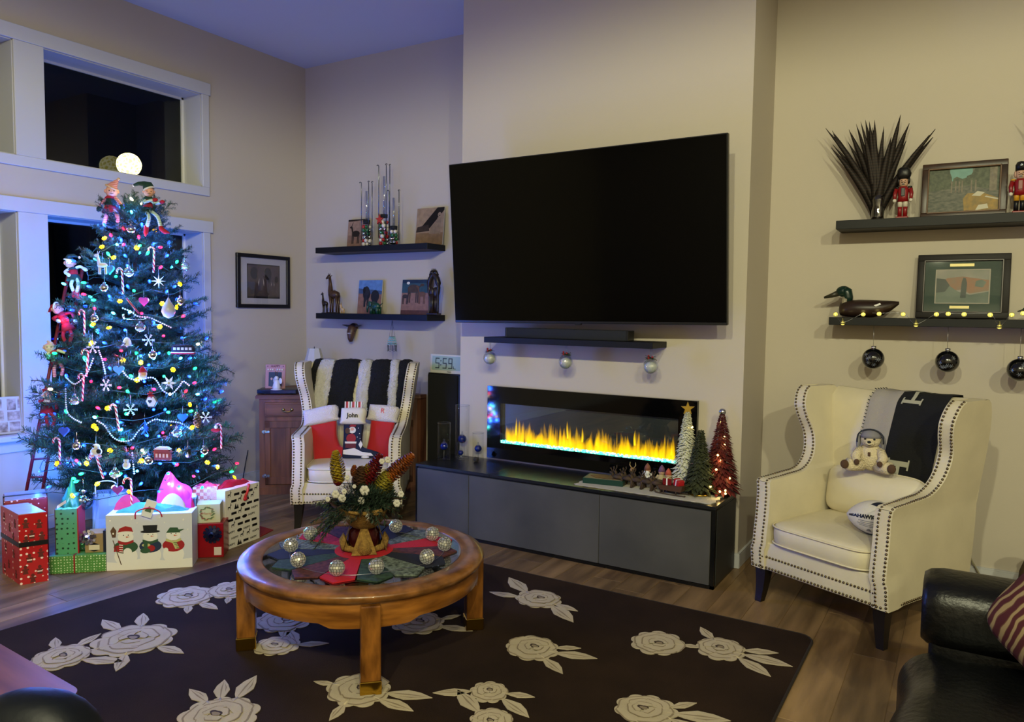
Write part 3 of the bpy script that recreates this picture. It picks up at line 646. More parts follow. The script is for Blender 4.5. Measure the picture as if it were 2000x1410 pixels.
def leaf(b, x, y, a, L, w_, z):
    p = [(0, 0), (0.2, 0.55), (0.45, 1.0), (0.72, 0.72), (1.0, 0.0), (0.72, -0.55), (0.45, -0.85), (0.2, -0.5)]
    ca, sa = math.cos(a), math.sin(a)
    f = lambda u, v: (x + (u * L) * ca - (v * w_) * sa, y + (u * L) * sa + (v * w_) * ca)
    b.prism([f(u, v) for u, v in p][::1] if True else p, 0.0115, z)
    b.prism([f(0.05, 0.05), f(0.5, 0.22 + 0.0), f(0.92, 0.03), f(0.5, 0.02)], z - 0.001, z + 0.0006, mi=1)
    b.prism([f(0.35, -0.35), f(0.6, -0.30), f(0.8, -0.12), f(0.58, -0.45)], z - 0.001, z + 0.0006, mi=1)
def rose(x, y, r, leaves=(), sq=1.0, tone=0):
    x -= rx; y -= ry; b = MB(); ph = rr.uniform(0, 6)
    for a, L in leaves:
        d = r * 0.82; leaf(b, x + d * math.cos(a), y + d * math.sin(a), a + rr.uniform(-0.2, 0.2), L, L * 0.2, 0.0145)
        b.tube([(x + 0.6 * d * math.cos(a), y + 0.6 * d * math.sin(a), 0.0125), (x + d * math.cos(a) * 1.1, y + d * math.sin(a) * 1.1, 0.0125)], 0.006, 5)
    b.prism(blob(x, y, r, 9, 0.2, ph, sq=sq), 0.0115, 0.0150)
    hx, hy = x + r * 0.10 * math.cos(ph), y + r * 0.10 * math.sin(ph); zz = 0.0150
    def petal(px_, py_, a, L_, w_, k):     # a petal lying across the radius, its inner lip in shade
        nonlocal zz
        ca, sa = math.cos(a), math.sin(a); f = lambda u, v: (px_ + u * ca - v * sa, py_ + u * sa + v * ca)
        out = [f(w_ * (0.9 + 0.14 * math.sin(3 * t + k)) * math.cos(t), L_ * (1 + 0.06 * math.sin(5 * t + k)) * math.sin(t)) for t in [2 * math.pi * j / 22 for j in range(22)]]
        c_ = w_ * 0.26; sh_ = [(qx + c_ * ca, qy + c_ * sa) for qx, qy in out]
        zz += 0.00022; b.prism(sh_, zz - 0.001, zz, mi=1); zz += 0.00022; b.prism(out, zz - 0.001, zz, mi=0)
    for rad, n_, L_, w_ in ((0.66, 6, 0.42, 0.22), (0.42, 5, 0.34, 0.17), (0.20, 3, 0.24, 0.13)):
        o0 = rr.uniform(0, 6)
        for j in range(n_):
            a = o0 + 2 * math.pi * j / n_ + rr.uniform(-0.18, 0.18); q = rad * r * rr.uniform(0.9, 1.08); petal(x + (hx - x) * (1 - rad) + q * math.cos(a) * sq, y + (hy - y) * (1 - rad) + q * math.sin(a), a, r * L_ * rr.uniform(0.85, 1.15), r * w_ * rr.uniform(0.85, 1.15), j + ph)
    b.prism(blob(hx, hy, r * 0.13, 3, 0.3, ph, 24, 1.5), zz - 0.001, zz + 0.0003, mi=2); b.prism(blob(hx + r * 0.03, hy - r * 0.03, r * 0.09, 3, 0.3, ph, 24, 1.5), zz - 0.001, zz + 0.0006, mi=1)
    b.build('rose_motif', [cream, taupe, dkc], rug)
def rp_(px, py, w, lv=(), sq=1.0):
    p = at(px, py, z=0.012); dep = (p - CAM).dot(_fw); rose(p.x, p.y, w * dep / FPX / 2, lv, sq)
PI = math.pi
rp_(262, 1250, 150, ((PI * 0.95, 0.2), (PI * 0.75, 0.18), (PI * 1.4, 0.2), (PI * 1.75, 0.17), (0.1, 0.17)))
rp_(118, 1284, 110, ((PI * 0.9, 0.14), (PI * 0.65, 0.15), (0.35, 0.2)))
rp_(362, 1166, 112, ((-0.1, 0.16), (-0.5, 0.12)))
rp_(452, 1152, 90, ((-0.8, 0.1),))
rp_(552, 1213, 112, ((-0.5, 0.17),))
rp_(540, 1262, 88, ((2.1, 0.2), (0.7, 0.15)))
rp_(815, 1216, 110, ((0.2, 0.18), (0.9, 0.12)))
rp_(1052, 1170, 92, ((PI * 0.86, 0.26), (PI * 1.1, 0.18), (-0.4, 0.24), (-0.15, 0.15)))
rp_(1040, 1266, 108, ((0.1, 0.2), (-0.6, 0.17), (0.6, 0.12)))
rp_(1284, 1256, 108, ((0.4, 0.1),))
rp_(1408, 1268, 100, ((0.0, 0.22), (-0.45, 0.2), (0.45, 0.16), (PI * 0.7, 0.15)))
rp_(700, 1348, 130, ((0.35, 0.2), (-0.1, 0.18), (-1.3, 0.13), (PI * 1.05, 0.1)))
rp_(955, 1352, 80, ((PI * 1.15, 0.16), (-0.2, 0.18), (0.4, 0.12)))
rp_(960, 1408, 90, ((PI * 0.9, 0.2), (0.1, 0.12)))
rp_(428, 1398, 150, ((PI * 0.62, 0.2), (PI * 0.78, 0.17), (PI * 0.9, 0.16)))
rp_(1262, 1386, 120, ((0.25, 0.22), (-0.15, 0.16), (0.7, 0.12)))
# ================================================================== christmas tree
TX, TY = -4.70, 2.975
RZ = [(0.15, 0.54), (0.30, 0.65), (0.45, 0.645), (1.0, 0.535), (1.7, 0.34), (2.05, 0.225), (2.2, 0.12), (2.30, 0.02)]
def trad(z):
    if z <= RZ[0][0]: return RZ[0][1]
    for (z0, r0), (z1, r1) in zip(RZ, RZ[1:]):
        if z <= z1: return r0 + (r1 - r0) * (z - z0) / (z1 - z0)
    return 0.0
def tree_at(px, py, off=0.0):
    """point where the line of sight meets the tree's outer surface"""
    d = ray(px, py).normalized(); t = 4.0
    best = None
    while t < 7.2:
        p = CAM + d * t; rr_ = math.hypot(p.x - TX, p.y - TY) - trad(p.z) - off
        if rr_ <= 0: return p
        if best is None or rr_ < best[0]: best = (rr_, p)
        t += 0.01
    return best[1]
tree = thing('christmas_tree', 'tall green fir christmas tree with coloured lights by the window', 'christmas tree', (TX, TY, 0))
bark = pm('fir_bark', '3a2a1e', 0.9); needle = pm('fir_needles', '1f4a39', 0.55, col2='12332a', vscale=9, rand=0.25); needle2 = pm('fir_needles_light', '33614a', 0.55, rand=0.2, var=0.2)
MB().tube([(0, 0, 0.08), (0, 0, 1.2), (0.0, 0.0, 2.2)], [0.045, 0.03, 0.008], 10).build('trunk', bark, tree)
b = MB(); b.lathe([(0.0, 0.0), (0.16, 0.0), (0.15, 0.03), (0.06, 0.05), (0.06, 0.14), (0.05, 0.14)], 16); b.build('stand', pm('stand_green', '14301f', 0.5), tree)
rt = random.Random(21)
def branch_mesh(seed, dens=1.0):
    g = random.Random(seed); b = MB(); ax = []
    for k in range(9): t = k / 8; ax.append((t, 0.03 * math.sin(3 * t + seed), -0.10 * t + 0.17 * t * t))
    b.tube(ax, [0.012 * (1 - 0.7 * k / 8) for k in range(9)], 4, mi=1)
    tw = [(ax, 1.0, 0.12)]
    for k in range(11):
        t = 0.22 + 0.75 * k / 10; s = 1 if k % 2 else -1; L = (0.46 * (1 - t) + 0.13) * g.uniform(0.8, 1.15); a = s * R(g.uniform(42, 58))
        i = min(7, int(t * 8)); p = V(ax[i]).lerp(V(ax[i + 1]), t * 8 - i); d = V((math.cos(a), math.sin(a), g.uniform(0.0, 0.35))).normalized()
        pts = [tuple(p + d * (L * q / 3) + V((0, 0, -0.03 * (q / 3) ** 2))) for q in range(4)]
        b.tube(pts, 0.004, 3, mi=1, cap=False); tw.append((pts, L, 0.0))
        if L > 0.3:
            p2 = V(pts[1]); d2 = V((math.cos(a * 0.3), math.sin(a * 0.3), 0.1)); tw.append(([tuple(p2), tuple(p2 + d2 * L * 0.5)], L * 0.5, 0.0))
    for pts, L, t0 in tw:
        P_ = [V(p) for p in pts]; nn = int(L * 74 * dens)
        for j in range(nn):
            t = t0 + (1 - t0) * j / nn; u = t * (len(P_) - 1); i = min(len(P_) - 2, int(u)); p = P_[i].lerp(P_[i + 1], u - i); d = (P_[i + 1] - P_[i]).normalized()
            for s in range(3):
                th = g.uniform(0, 6.28); o1 = d.orthogonal().normalized(); o2 = d.cross(o1); n_ = (d * 0.75 + (o1 * math.cos(th) + o2 * math.sin(th))).normalized()
                ln = g.uniform(0.045, 0.065); q = p + n_ * ln; wv_ = n_.cross(V((0.3, 0.2, 0.9))).normalized() * 0.0042
                b.add([p - wv_, p + wv_, q + wv_ * 0.5, q - wv_ * 0.5], [(0, 1, 2, 3)], 0 if g.random() < 0.75 else 2)
    return b
protos = [branch_mesh(s) for s in range(1, 7)]; bmes = []
nb_ = 0
def add_branch(z, a, L, tilt, roll=0.0):
    global nb_
    k = rt.randrange(6)
    if len(bmes) < 6:
        k = len(bmes); o = protos[k].build('branch', [needle, bark, needle2], tree); bmes.append(o.data)
    else:
        o = bpy.data.objects.new('branch', bmes[k]); COL.objects.link(o); o.parent = tree
    o.location = (0, 0, z); o.rotation_euler = Euler((roll, tilt, a)); o.scale = (L, L * rt.uniform(0.8, 1.0), L); nb_ += 1
z = 0.26; ga = 0.0
while z < 2.16:
    r = trad(z) ; n = max(4, int(6 + r * 9)); 
    for k in range(n):
        ga += 2 * math.pi / n * (1 + rt.uniform(-0.15, 0.15)); zz = z + rt.uniform(-0.03, 0.03)
        tilt = -0.12 + 0.0 * z - max(0, (zz - 1.5)) * 0.8
        Lb = trad(min(2.24, zz + (0.06 if zz < 0.5 else 0.0))) * rt.uniform(0.86, 1.08) / math.cos(tilt) + 0.02
        if rt.random() < 0.25: Lb *= 0.8
        if math.cos(ga) < -0.2: Lb = min(Lb, (TX - XL - 0.13) / abs(math.cos(ga)))
        if zz < 0.46 and math.cos(ga + R(35)) > 0.1: Lb *= 0.74; tilt -= 0.22      # boughs lifted clear of the presents
        add_branch(zz, ga, max(0.12, Lb), tilt + rt.uniform(-0.12, 0.12), rt.uniform(-0.5, 0.5))
    z += 0.085 if z < 1.6 else 0.07
for k in range(5): add_branch(2.08, k * 1.26, 0.20, -1.0 - 0.06 * k)
add_branch(2.10, 0.3, 0.20, -1.5)

# ---- string lights: one thing, each bulb a part
strl = thing('string_lights', 'string of multicoloured lights wound around the christmas tree', 'string lights', (0, 0, 0))
BC = {'blue': ('1a3cff', '0a24ff', 14), 'green': ('30ff90', '0cff5a', 7), 'yellow': ('ffd200', 'ffb800', 5.5), 'red': ('ff2a3c', 'ff0c28', 6), 'cyan': ('80f0ff', '38c8ff', 7), 'warm': ('fff0c0', 'ffe8b0', 8)}
bm_ = {k: pm('bulb_' + k, v[0], 0.3, emit=v[1], estr=v[2]) for k, v in BC.items()}
cap = pm('bulb_socket', '0f2a18', 0.5)
def bulb_mesh(kind):
    b = MB()
    if kind == 'yellow':
        for k in range(6):
            a = k * math.pi / 3; b.ball((0.010 * math.cos(a), 0.010 * math.sin(a), 0.0), (0.0065, 0.0065, 0.005), 6, 4)
        b.ball((0, 0, 0), 0.008, 6, 4)
    else:
        b.ball((0, 0, 0.004), (0.0085, 0.0085, 0.015), 8, 6)
    b.lathe([(0.006, -0.022), (0.007, -0.010), (0.005, -0.008)], 6, mi=1); return b
bme = {}
bl_pts = []
blub_by = []
def bulb(p, kind):
    if kind not in bme:
        o = bulb_mesh(kind).build('bulb', [bm_[kind], cap], strl); bme[kind] = o.data
    else:
        o = bpy.data.objects.new('bulb', bme[kind]); COL.objects.link(o); o.parent = strl
    d = V((p.x - TX, p.y - TY, 0.15)).normalized()
    o.location = p; o.rotation_euler = (V((0, 0, 1)).rotation_difference((d + V((rt.uniform(-.5, .5), rt.uniform(-.5, .5), rt.uniform(-.5, .5)))).normalized())).to_euler()
    bl_pts.append((p, kind)); return o
# bulbs whose place and colour the photograph shows
SEEN = {'green': [(184, 586), (288, 495), (262, 568), (272, 350 + 130), (180, 637), (266, 690), (257, 735), (160, 925), (250, 765), (320, 735), (246, 808), (328, 805), (240, 858), (372, 803), (418, 785), (395, 890), (328, 925), (145, 935), (236, 925), (226, 540), (345, 512), (212, 497), (108, 690), (130, 805), (328, 615), (165, 552), (150, 940), (380, 720), (330, 690), (395, 952), (165, 700), (350, 970)],
        'yellow': [(204, 465), (267, 484), (222, 503), (199, 482), (234, 588), (317, 593), (345, 600), (351, 555), (182, 633), (213, 640), (312, 638), (178, 670), (240, 703), (275, 708), (338, 722), (183, 832), (215, 880), (169, 905), (349, 880), (190, 945), (371, 790), (276, 900), (268, 742), (188, 837), (112, 905), (375, 835), (458, 932), (142, 968), (253, 960), (425, 912), (210, 797), (405, 903)],
        'red': [(242, 447), (271, 464), (241, 478), (217, 460), (312, 483), (313, 523), (165, 575), (277, 612), (357, 618), (185, 603), (319, 656), (206, 702), (379, 748), (192, 797), (178, 745), (326, 935), (318, 845), (258, 875), (237, 685), (234, 757), (418, 878), (345, 908), (300, 1000 - 240), (150, 900), (362, 765), (462, 905), (378, 930)],
        'cyan': [(257, 415), (229, 478), (253, 610), (222, 612), (237, 840), (352, 845), (170, 705), (300, 700), (186, 815), (126, 555), (352, 700), (330, 945), (385, 770), (268, 920), (355, 965)],
        'blue': [(241, 405), (277, 440), (205, 440), (237, 470), (299, 478), (245, 500), (250, 520), (325, 500), (292, 550), (215, 580), (145, 510), (325, 570), (143, 606), (300, 630), (192, 645), (244, 645), (205, 670), (275, 695), (310, 690), (290, 713), (282, 745), (369, 735), (130, 735), (230, 785), (236, 825), (286, 850), (310, 852), (353, 835), (85, 810), (205, 925), (275, 945), (312, 905), (420, 910), (310, 960), (350, 950), (385, 920), (97, 950), (165, 870), (340, 905), (150, 965), (245, 930), (250, 560), (215, 720), (355, 660), (400, 780), (322, 800), (200, 520), (370, 700), (300, 800), (140, 900), (175, 560), (340, 560), (398, 885), (155, 905), (345, 585)],
        'warm': [(258, 390), (276, 398), (386, 672), (222, 950), (332, 770), (100, 760), (278, 880)]}
for kd, ls in SEEN.items():
    for px, py in ls: bulb(tree_at(px, py, rt.uniform(-0.05, 0.015)), kd)
# and the turns that run round the sides and the back
for i in range(62):
    z = 0.35 + 1.75 * (i / 62) ** 1.1; a = i * 2.4; r = trad(z) * rt.uniform(0.8, 0.98)
    p = V((TX + r * math.cos(a), TY + r * math.sin(a), z))
    if (p - V((TX, TY, z))).normalized().dot((CAM - p).normalized()) < 0.1: bulb(p, rt.choice(('blue', 'blue', 'blue', 'green', 'yellow', 'red', 'cyan')))
wm = pm('light_wire', '0d3320', 0.5); b = MB(); sp_ = []
for i in range(420):
    z = 0.3 + 1.9 * i / 420; a = i * 0.19; r = trad(z) * 0.9 + 0.02 * math.sin(i * 0.9); sp_.append((TX + r * math.cos(a), TY + r * math.sin(a), z + 0.02 * math.sin(i * 1.3)))
b.tube(sp_, 0.0022, 4); b.build('wire', wm, strl)
# the bulbs of the turns that pass the window side
for ang, z in ((205, 1.55), (222, 1.25), (212, 0.95), (232, 0.62), (205, 0.45), (150, 1.35), (140, 0.8), (165, 1.75), (185, 1.15)):
    r = trad(z) * 0.93; bulb(V((max(XL + 0.16, TX + r * math.cos(R(ang))), TY + r * math.sin(R(ang)), z)), 'blue')
# every bulb gives its own light, the same for all bulbs of a colour
LC = {'blue': ((0.02, 0.13, 1.0), 1.0), 'green': ((0.05, 1.0, 0.35), 0.10), 'yellow': ((1.0, 0.62, 0.03), 0.09), 'red': ((1.0, 0.05, 0.10), 0.12), 'cyan': ((0.08, 0.45, 1.0), 0.25), 'warm': ((1, 0.85, 0.6), 0.1)}
for p, kd in bl_pts:
    ld = bpy.data.lights.new('bulb_glow', 'POINT'); ld.color = LC[kd][0]; ld.energy = LC[kd][1] * TREE_BLUE_W; ld.shadow_soft_size = 0.01
    lo = bpy.data.objects.new('bulb_glow', ld); COL.objects.link(lo); lo.parent = strl; lo.location = p + V((p.x - TX, p.y - TY, 0)).normalized() * 0.03
# ================================================================== presents
def plane_at(px, py, dep):    # point at a given distance along the view axis
    d = ray(px, py); return CAM + d * dep
def depth_of(p): return (V(p) - CAM).dot(_fw)
def floor_frame(pl, pr, z=0.0):
    """frame with x along the front bottom edge (two pixels on height z), y inwards, z up"""
    a = at(*pl, z=z); c = at(*pr, z=z); ex = (c - a); W_ = ex.length; ex.normalize(); ez = V((0, 0, 1)); ey = ez.cross(ex)
    return Matrix(((ex.x, ey.x, 0, a.x), (ex.y, ey.y, 0, a.y), (0, 0, 1, a.z), (0, 0, 0, 1))), W_
def height(M, W_, fx_, px, py):
    """height of a pixel that lies on the front plane of frame M"""
    n = V((M[0][1], M[1][1], 0)); o = M.translation; d = ray(px, py); t = n.dot(o - CAM) / n.dot(d); return (CAM + d * t).z - o.z
def ribbon_bow(b, c, r, mi=0, n=10, up=V((0, -1, 0)), seed=0):
    g = random.Random(seed); up = V(up).normalized(); o1 = up.orthogonal().normalized(); o2 = up.cross(o1)
    for ring, (k, lift) in enumerate(((1.0, 0.25), (0.72, 0.6), (0.4, 0.9))):
        for j in range(n - 2 * ring):
            a = 2 * math.pi * j / (n - 2 * ring) + ring * 0.3; d = (o1 * math.cos(a) + o2 * math.sin(a)); s_ = up.cross(d) * r * 0.17
            pts = [V(c) + up * r * 0.06, V(c) + d * r * k * 0.55 + up * r * lift * 0.9, V(c) + d * r * k + up * r * lift * 0.55, V(c) + d * r * k * 0.55 + up * r * (lift * 0.3), V(c) + up * r * 0.02]
            for p, q in zip(pts, pts[1:]): b.add([p - s_, p + s_, q + s_, q - s_], [(0, 1, 2, 3)], mi)
def tissue(b, W_, D, z0, h, mi=0, seed=0, x0=0.0, n=9):
    """crumpled tissue paper standing out of a bag"""
    g = random.Random(seed)
    def fn(u, v):
        k = mnoise.noise(V((u * 5 + seed, v * 3, seed))); t = math.sin(math.pi * u) ** 0.6
        return (x0 + W_ * (0.03 + 0.94 * u), D * (0.25 + 0.5 * v) + 0.02 * k, z0 + h * t * (math.sin(math.pi * v) ** 0.7) * (0.75 + 0.5 * k) - 0.015)
    b.grid(fn, 18, n, mi, smooth=False)
redp = dots('red_gift_paper', 'b01116', 'f0d8d0', 30, 0.20, 0.35, coat=0.2); redp2 = dots('red_gift_paper_far', '7d0f16', 'd8b8b8', 30, 0.16, 0.4)
blackr = pm('black_ribbon', '0c0b0b', 0.35); silverw = pm('silver_lid_film', 'a6a5a8', 0.25, bump=0.4, bscale=18)
M, W_ = floor_frame((39.5, 1143), (95, 1134)); H_ = height(M, W_, 0, 49, 1005)
Fp = at(39.5, 1143, z=0); Rp = at(95, 1134, z=0); Lp = at(5, 1118.5, z=0); Mi = M.inverted(); fr_l = [Mi @ q for q in (Fp, Rp, Rp + Lp - Fp, Lp)]; W_ = fr_l[1].x; lv = fr_l[3]
g = thing('gift_box', 'tall red gift box with white dots and black ribbon beside the green bag', 'gift', M=M, group=None)
def skew(e=0.0): c_ = (fr_l[0] + fr_l[2]) / 2; return [(c_.x + (q.x - c_.x) * (1 + e), c_.y + (q.y - c_.y) * (1 + e)) for q in fr_l]
MB().prism(skew(), 0, H_).build('wrapped_box', redp, g); MB().prism(skew(0.03), H_ * 0.54, H_ * 0.54 + 0.026).build('ribbon', blackr, g); MB().prism(skew(-0.05), H_, H_ + 0.003).build('lid_film', silverw, g)
gm = pm('gingerbread_print', '5a1c12', 0.6); wp = pm('white_print', 'e8ddd4', 0.6); b = MB(); lu = lv.normalized()
SM = Matrix(((lu.x, 0, -lu.y, 0), (lu.y, 0, lu.x, 0), (0, 1, 0, 0), (0, 0, 0, 1))); LW = lv.length
def ginger(x, z, MX, k):
    b.prism(ellip(x, z + 0.018, 0.009, 0.010, 10), 0.0005, 0.0012, M=MX); b.prism([(x - 0.016, z + 0.008), (x + 0.016, z + 0.008), (x + 0.016, z - 0.001), (x + 0.009, z - 0.001), (x + 0.014, z - 0.022), (x - 0.014, z - 0.022), (x - 0.009, z - 0.001), (x - 0.016, z - 0.001)], 0.0005, 0.0012, M=MX)
    if k % 3 == 2: b.prism([(x - 0.012, z - 0.004), (x + 0.012, z - 0.004), (x + 0.012, z - 0.010), (x - 0.012, z - 0.010)], 0.0012, 0.0018, mi=1, M=MX)
for i, (u, v) in enumerate(((0.25, 0.86), (0.72, 0.84), (0.45, 0.70), (0.8, 0.66), (0.25, 0.62), (0.35, 0.36), (0.75, 0.42), (0.2, 0.20), (0.7, 0.18), (0.45, 0.07))): ginger(u * W_, v * H_, TR(rx=R(90)), i)
for i, (u, v) in enumerate(((0.2, 0.85), (0.5, 0.75), (0.8, 0.86), (0.3, 0.64), (0.3, 0.40), (0.75, 0.42), (0.2, 0.12), (0.6, 0.2), (0.85, 0.1))): ginger(u * LW, v * H_, SM, i)
b.build('gingerbread_print', [gm, wp], g)['kind'] = 'stuff'
Mb = M @ Matrix.Translation(V((lv.x * 1.06, lv.y * 1.06, 0)) + V((0.02, 0.03, 0)))
g = thing('gift_box', 'dark red gift box with shiny silver lid behind the tall red one', 'gift', M=Mb)
b = MB(); b.box(0, 0.22, 0, 0.24, 0, H_ * 1.03, bev=0.008, seg=2); b.build('wrapped_box', redp2, g)
MB().box(0.006, 0.214, 0.006, 0.234, H_ * 1.03, H_ * 1.03 + 0.003).build('lid_film', silverw, g)
MB().box(-0.003, 0.223, 0.11, 0.136, -0.0, H_ * 1.03 + 0.005).build('ribbon', blackr, g)
# green dotted box
M, W_ = floor_frame((96, 1122), (207, 1115.6)); H3 = height(M, W_, 0, 97, 1087)
gd = dots('green_dot_paper', '4f8a3e', 'c8e0b0', 64, 0.26, 0.5)
g = thing('gift_box', 'flat light green gift box with white dots under the green bag', 'gift', M=M)
MB().box(0, W_, 0, 0.24, 0, H3, bev=0.003).build('wrapped_box', gd, g)
MB().box(W_ * 0.43, W_ * 0.43 + 0.008, -0.002, 0.242, -0.0, H3 + 0.002).build('ribbon', pm('red_string', '8a1c1c', 0.5), g)
GB = M.copy(); GBW = W_
# tall green bag on it
gb = dots('green_confetti_paper', '4f9c6c', '123c22', 34, 0.22, 0.5); dkred = pm('dark_red_paper', '4a0d14', 0.45); dkgreen = pm('dark_green_tissue', '0e5a34', 0.5, bump=0.3, bscale=30)
Mg = M @ TR((0.030, 0.03, H3), rz=0.06)
g = thing('gift_bag', 'tall narrow green confetti gift bag with dark red side', 'gift bag', M=Mg)
w2 = 0.115; h2 = height(M, W_, 0, 113, 998) - H3
b = MB(); b.box(0, w2, 0, 0.15, 0, h2); b.build('bag', gb, g)
b = MB(); b.box(-0.004, 0.0, -0.001, 0.151, 0, h2 + 0.001); b.build('side_panel', dkred, g); MB().box(w2 - 0.003, w2 + 0.003, -0.002, 0.152, 0, h2 + 0.001).build('edge', pm('red_edge', 'a51c22', 0.5), g)
b = MB(); tissue(b, w2, 0.16, h2, 0.13, 0, 4); tissue(b, w2 * 0.9, 0.2, h2, 0.17, 0, 9, 0.01); b.build('tissue_paper', dkgreen, g)
b = MB(); b.grid(lambda u, v: (0.01 + 0.05 * u, -0.004 + 0.01 * math.sin(u * 4), h2 + 0.005 + 0.035 * u + 0.018 * v), 6, 3); b.build('gift_tag', pm('white_tag', 'dcdcdc', 0.5), g)
# kraft box with silver bow and label, green foil parcel
kraft = pm('kraft_paper', '9a8154', 0.7, var=0.1); navyb = pm('navy_card', '131a2c', 0.5); silverf = pm('silver_foil', 'c8c4d0', 0.18, metal=1.0)
Mk = M @ TR((GBW * 0.60, 0.035, H3), rz=-0.02)
g = thing('gift_box', 'small kraft gift box with silver bow on the dotted green box', 'gift', M=Mk)
kw = GBW * 0.33; kh = 0.115
MB().box(0, kw, 0, 0.10, 0, kh, bev=0.002).build('box', kraft, g); MB().box(kw, kw + 0.018, 0.0, 0.12, 0, kh + 0.012).build('side_flap', navyb, g)
b = MB(); b.box(kw * 0.22, kw * 0.80, -0.002, 0.0, 0.016, 0.046); b.build('label', pm('cream_label', 'd6ccb2', 0.6), g); b = MB(); b.prism([(kw * 0.22, 0.046), (kw * 0.5, 0.060), (kw * 0.80, 0.046)], 0, 0.001, M=TR((0, 0, 0), rx=R(90))); b.prism([(kw * 0.22, 0.016), (kw * 0.5, 0.006), (kw * 0.80, 0.016)], 0, 0.001, M=TR((0, 0, 0), rx=R(90))); b.build('label_flourish', blackr, g)
b = MB(); ribbon_bow(b, (0.02, -0.004, kh * 0.82), 0.045, seed=2); b.build('bow', silverf, g)
g = thing('gift_parcel', 'small crumpled green foil parcel beside the kraft box', 'gift', M=M @ TR((GBW * 0.435, 0.06, H3), s=0.55))
b = MB(); b.ball((0.045, 0.04, 0.05), (0.055, 0.04, 0.05), 12, 8, e=0.6); b.v = [(x + 0.012 * mnoise.noise(V((x * 40, y * 40, z * 40))), y, max(0.0, z + 0.012 * mnoise.noise(V((z * 40, x * 40, 3))))) for x, y, z in b.v]; b.sm = [False] * len(b.sm); b.build('foil', pm('green_foil', '2f6a42', 0.22, metal=0.6), g)
b = MB(); b.tube([(0.0 + 0.1 * k / 6, -0.0 + 0.01 * math.sin(k), 0.055 + 0.03 * math.sin(k * 1.3)) for k in range(7)], 0.004, 5); b.build('ribbon_curl', silverf, g)
# blue bag and small blue dotted box behind
bluep = pm('pale_blue_bag', '7fa6cf', 0.35, bump=0.15, bscale=14)
g = thing('gift_bag', 'pale blue crumpled gift bag under the lowest tree branches', 'gift bag', M=M @ TR((GBW * 0.42, 0.27, 0), rz=0.02))
b = MB(); rg = []
for k in range(6):
    t = k / 5; rg.append([(0.12 + (0.115 - 0.02 * t) * math.copysign(abs(math.cos(a)) ** 0.4, math.cos(a)), 0.06 + 0.055 * math.copysign(abs(math.sin(a)) ** 0.5, math.sin(a)) + 0.008 * math.sin(5 * a + t * 7), 0.40 * t) for a in [2 * math.pi * j / 24 for j in range(24)]])
b.loft(rg, smooth=False); b.build('bag', bluep, g)
b = MB(); b.tube(curve_pts([(0.05, 0.0, 0.38), (0.06, -0.01, 0.47), (0.16, -0.01, 0.47), (0.17, 0.0, 0.38)], 5), 0.004, 5); b.build('handle', pm('white_cord', 'cfd6e2', 0.6), g)
bd = dots('blue_dot_paper', '25507a', 'cfe0ea', 60, 0.26, 0.5)
g = thing('gift_box', 'small blue gift box with white dots behind the snowman bag', 'gift', M=M @ TR((GBW * 0.86, 0.41, 0)))
MB().box(0, 0.16, 0, 0.12, 0, 0.31, bev=0.003).build('wrapped_box', bd, g); MB().box(0.07, 0.082, -0.002, 0.122, 0, 0.312).build('ribbon', silverf, g)
# snowman bag
M, W_ = floor_frame((208.5, 1115), (376, 1107)); H_ = height(M, W_, 0, 212, 1007)
g = thing('gift_bag', 'white gift bag printed with three snowmen and green tissue paper', 'gift bag', M=M)
bagw = pm('snow_bag_paper', 'c9ccd6', 0.4); snow = pm('print_snow', 'e4e2dc', 0.5)
b = MB(); b.box(0, W_, 0, 0.15, 0, H_); b.build('bag', bagw, g)
C_ = dict(w=snow, s=pm('print_shade', 'b9bcc8', 0.5), r=pm('print_red', '9c1f22', 0.5), g=pm('print_green', '2f5136', 0.5), k=pm('print_black', '15171b', 0.5), o=pm('print_orange', 'c05a2a', 0.5), n=pm('print_brown', '5a4030', 0.5), y=pm('print_lime', 'b9b878', 0.5), b=pm('print_navy', '20304c', 0.5))
keys = list(C_); b = MB(); lay = [0.0]
def pr_(poly, c, lift=None):
    lay[0] += 0.00004; b.prism(poly, 0.0004, 0.0010 + lay[0], mi=keys.index(c), M=Matrix(((W_, 0, 0, 0), (0, 0, -1, 0), (0, H_, 0, 0), (0, 0, 0, 1))))
pr_([(0, 0), (1, 0), (1, 0.17), (0.7, 0.14), (0.4, 0.20), (0.15, 0.13), (0, 0.16)], 'w')
pr_([(0.05, 0.72), (0.07, 0.6), (0.11, 0.6), (0.12, 0.72), (0.085, 0.80)], 'n'); pr_(ellip(0.083, 0.67, 0.010, 0.018, 10), 'w')
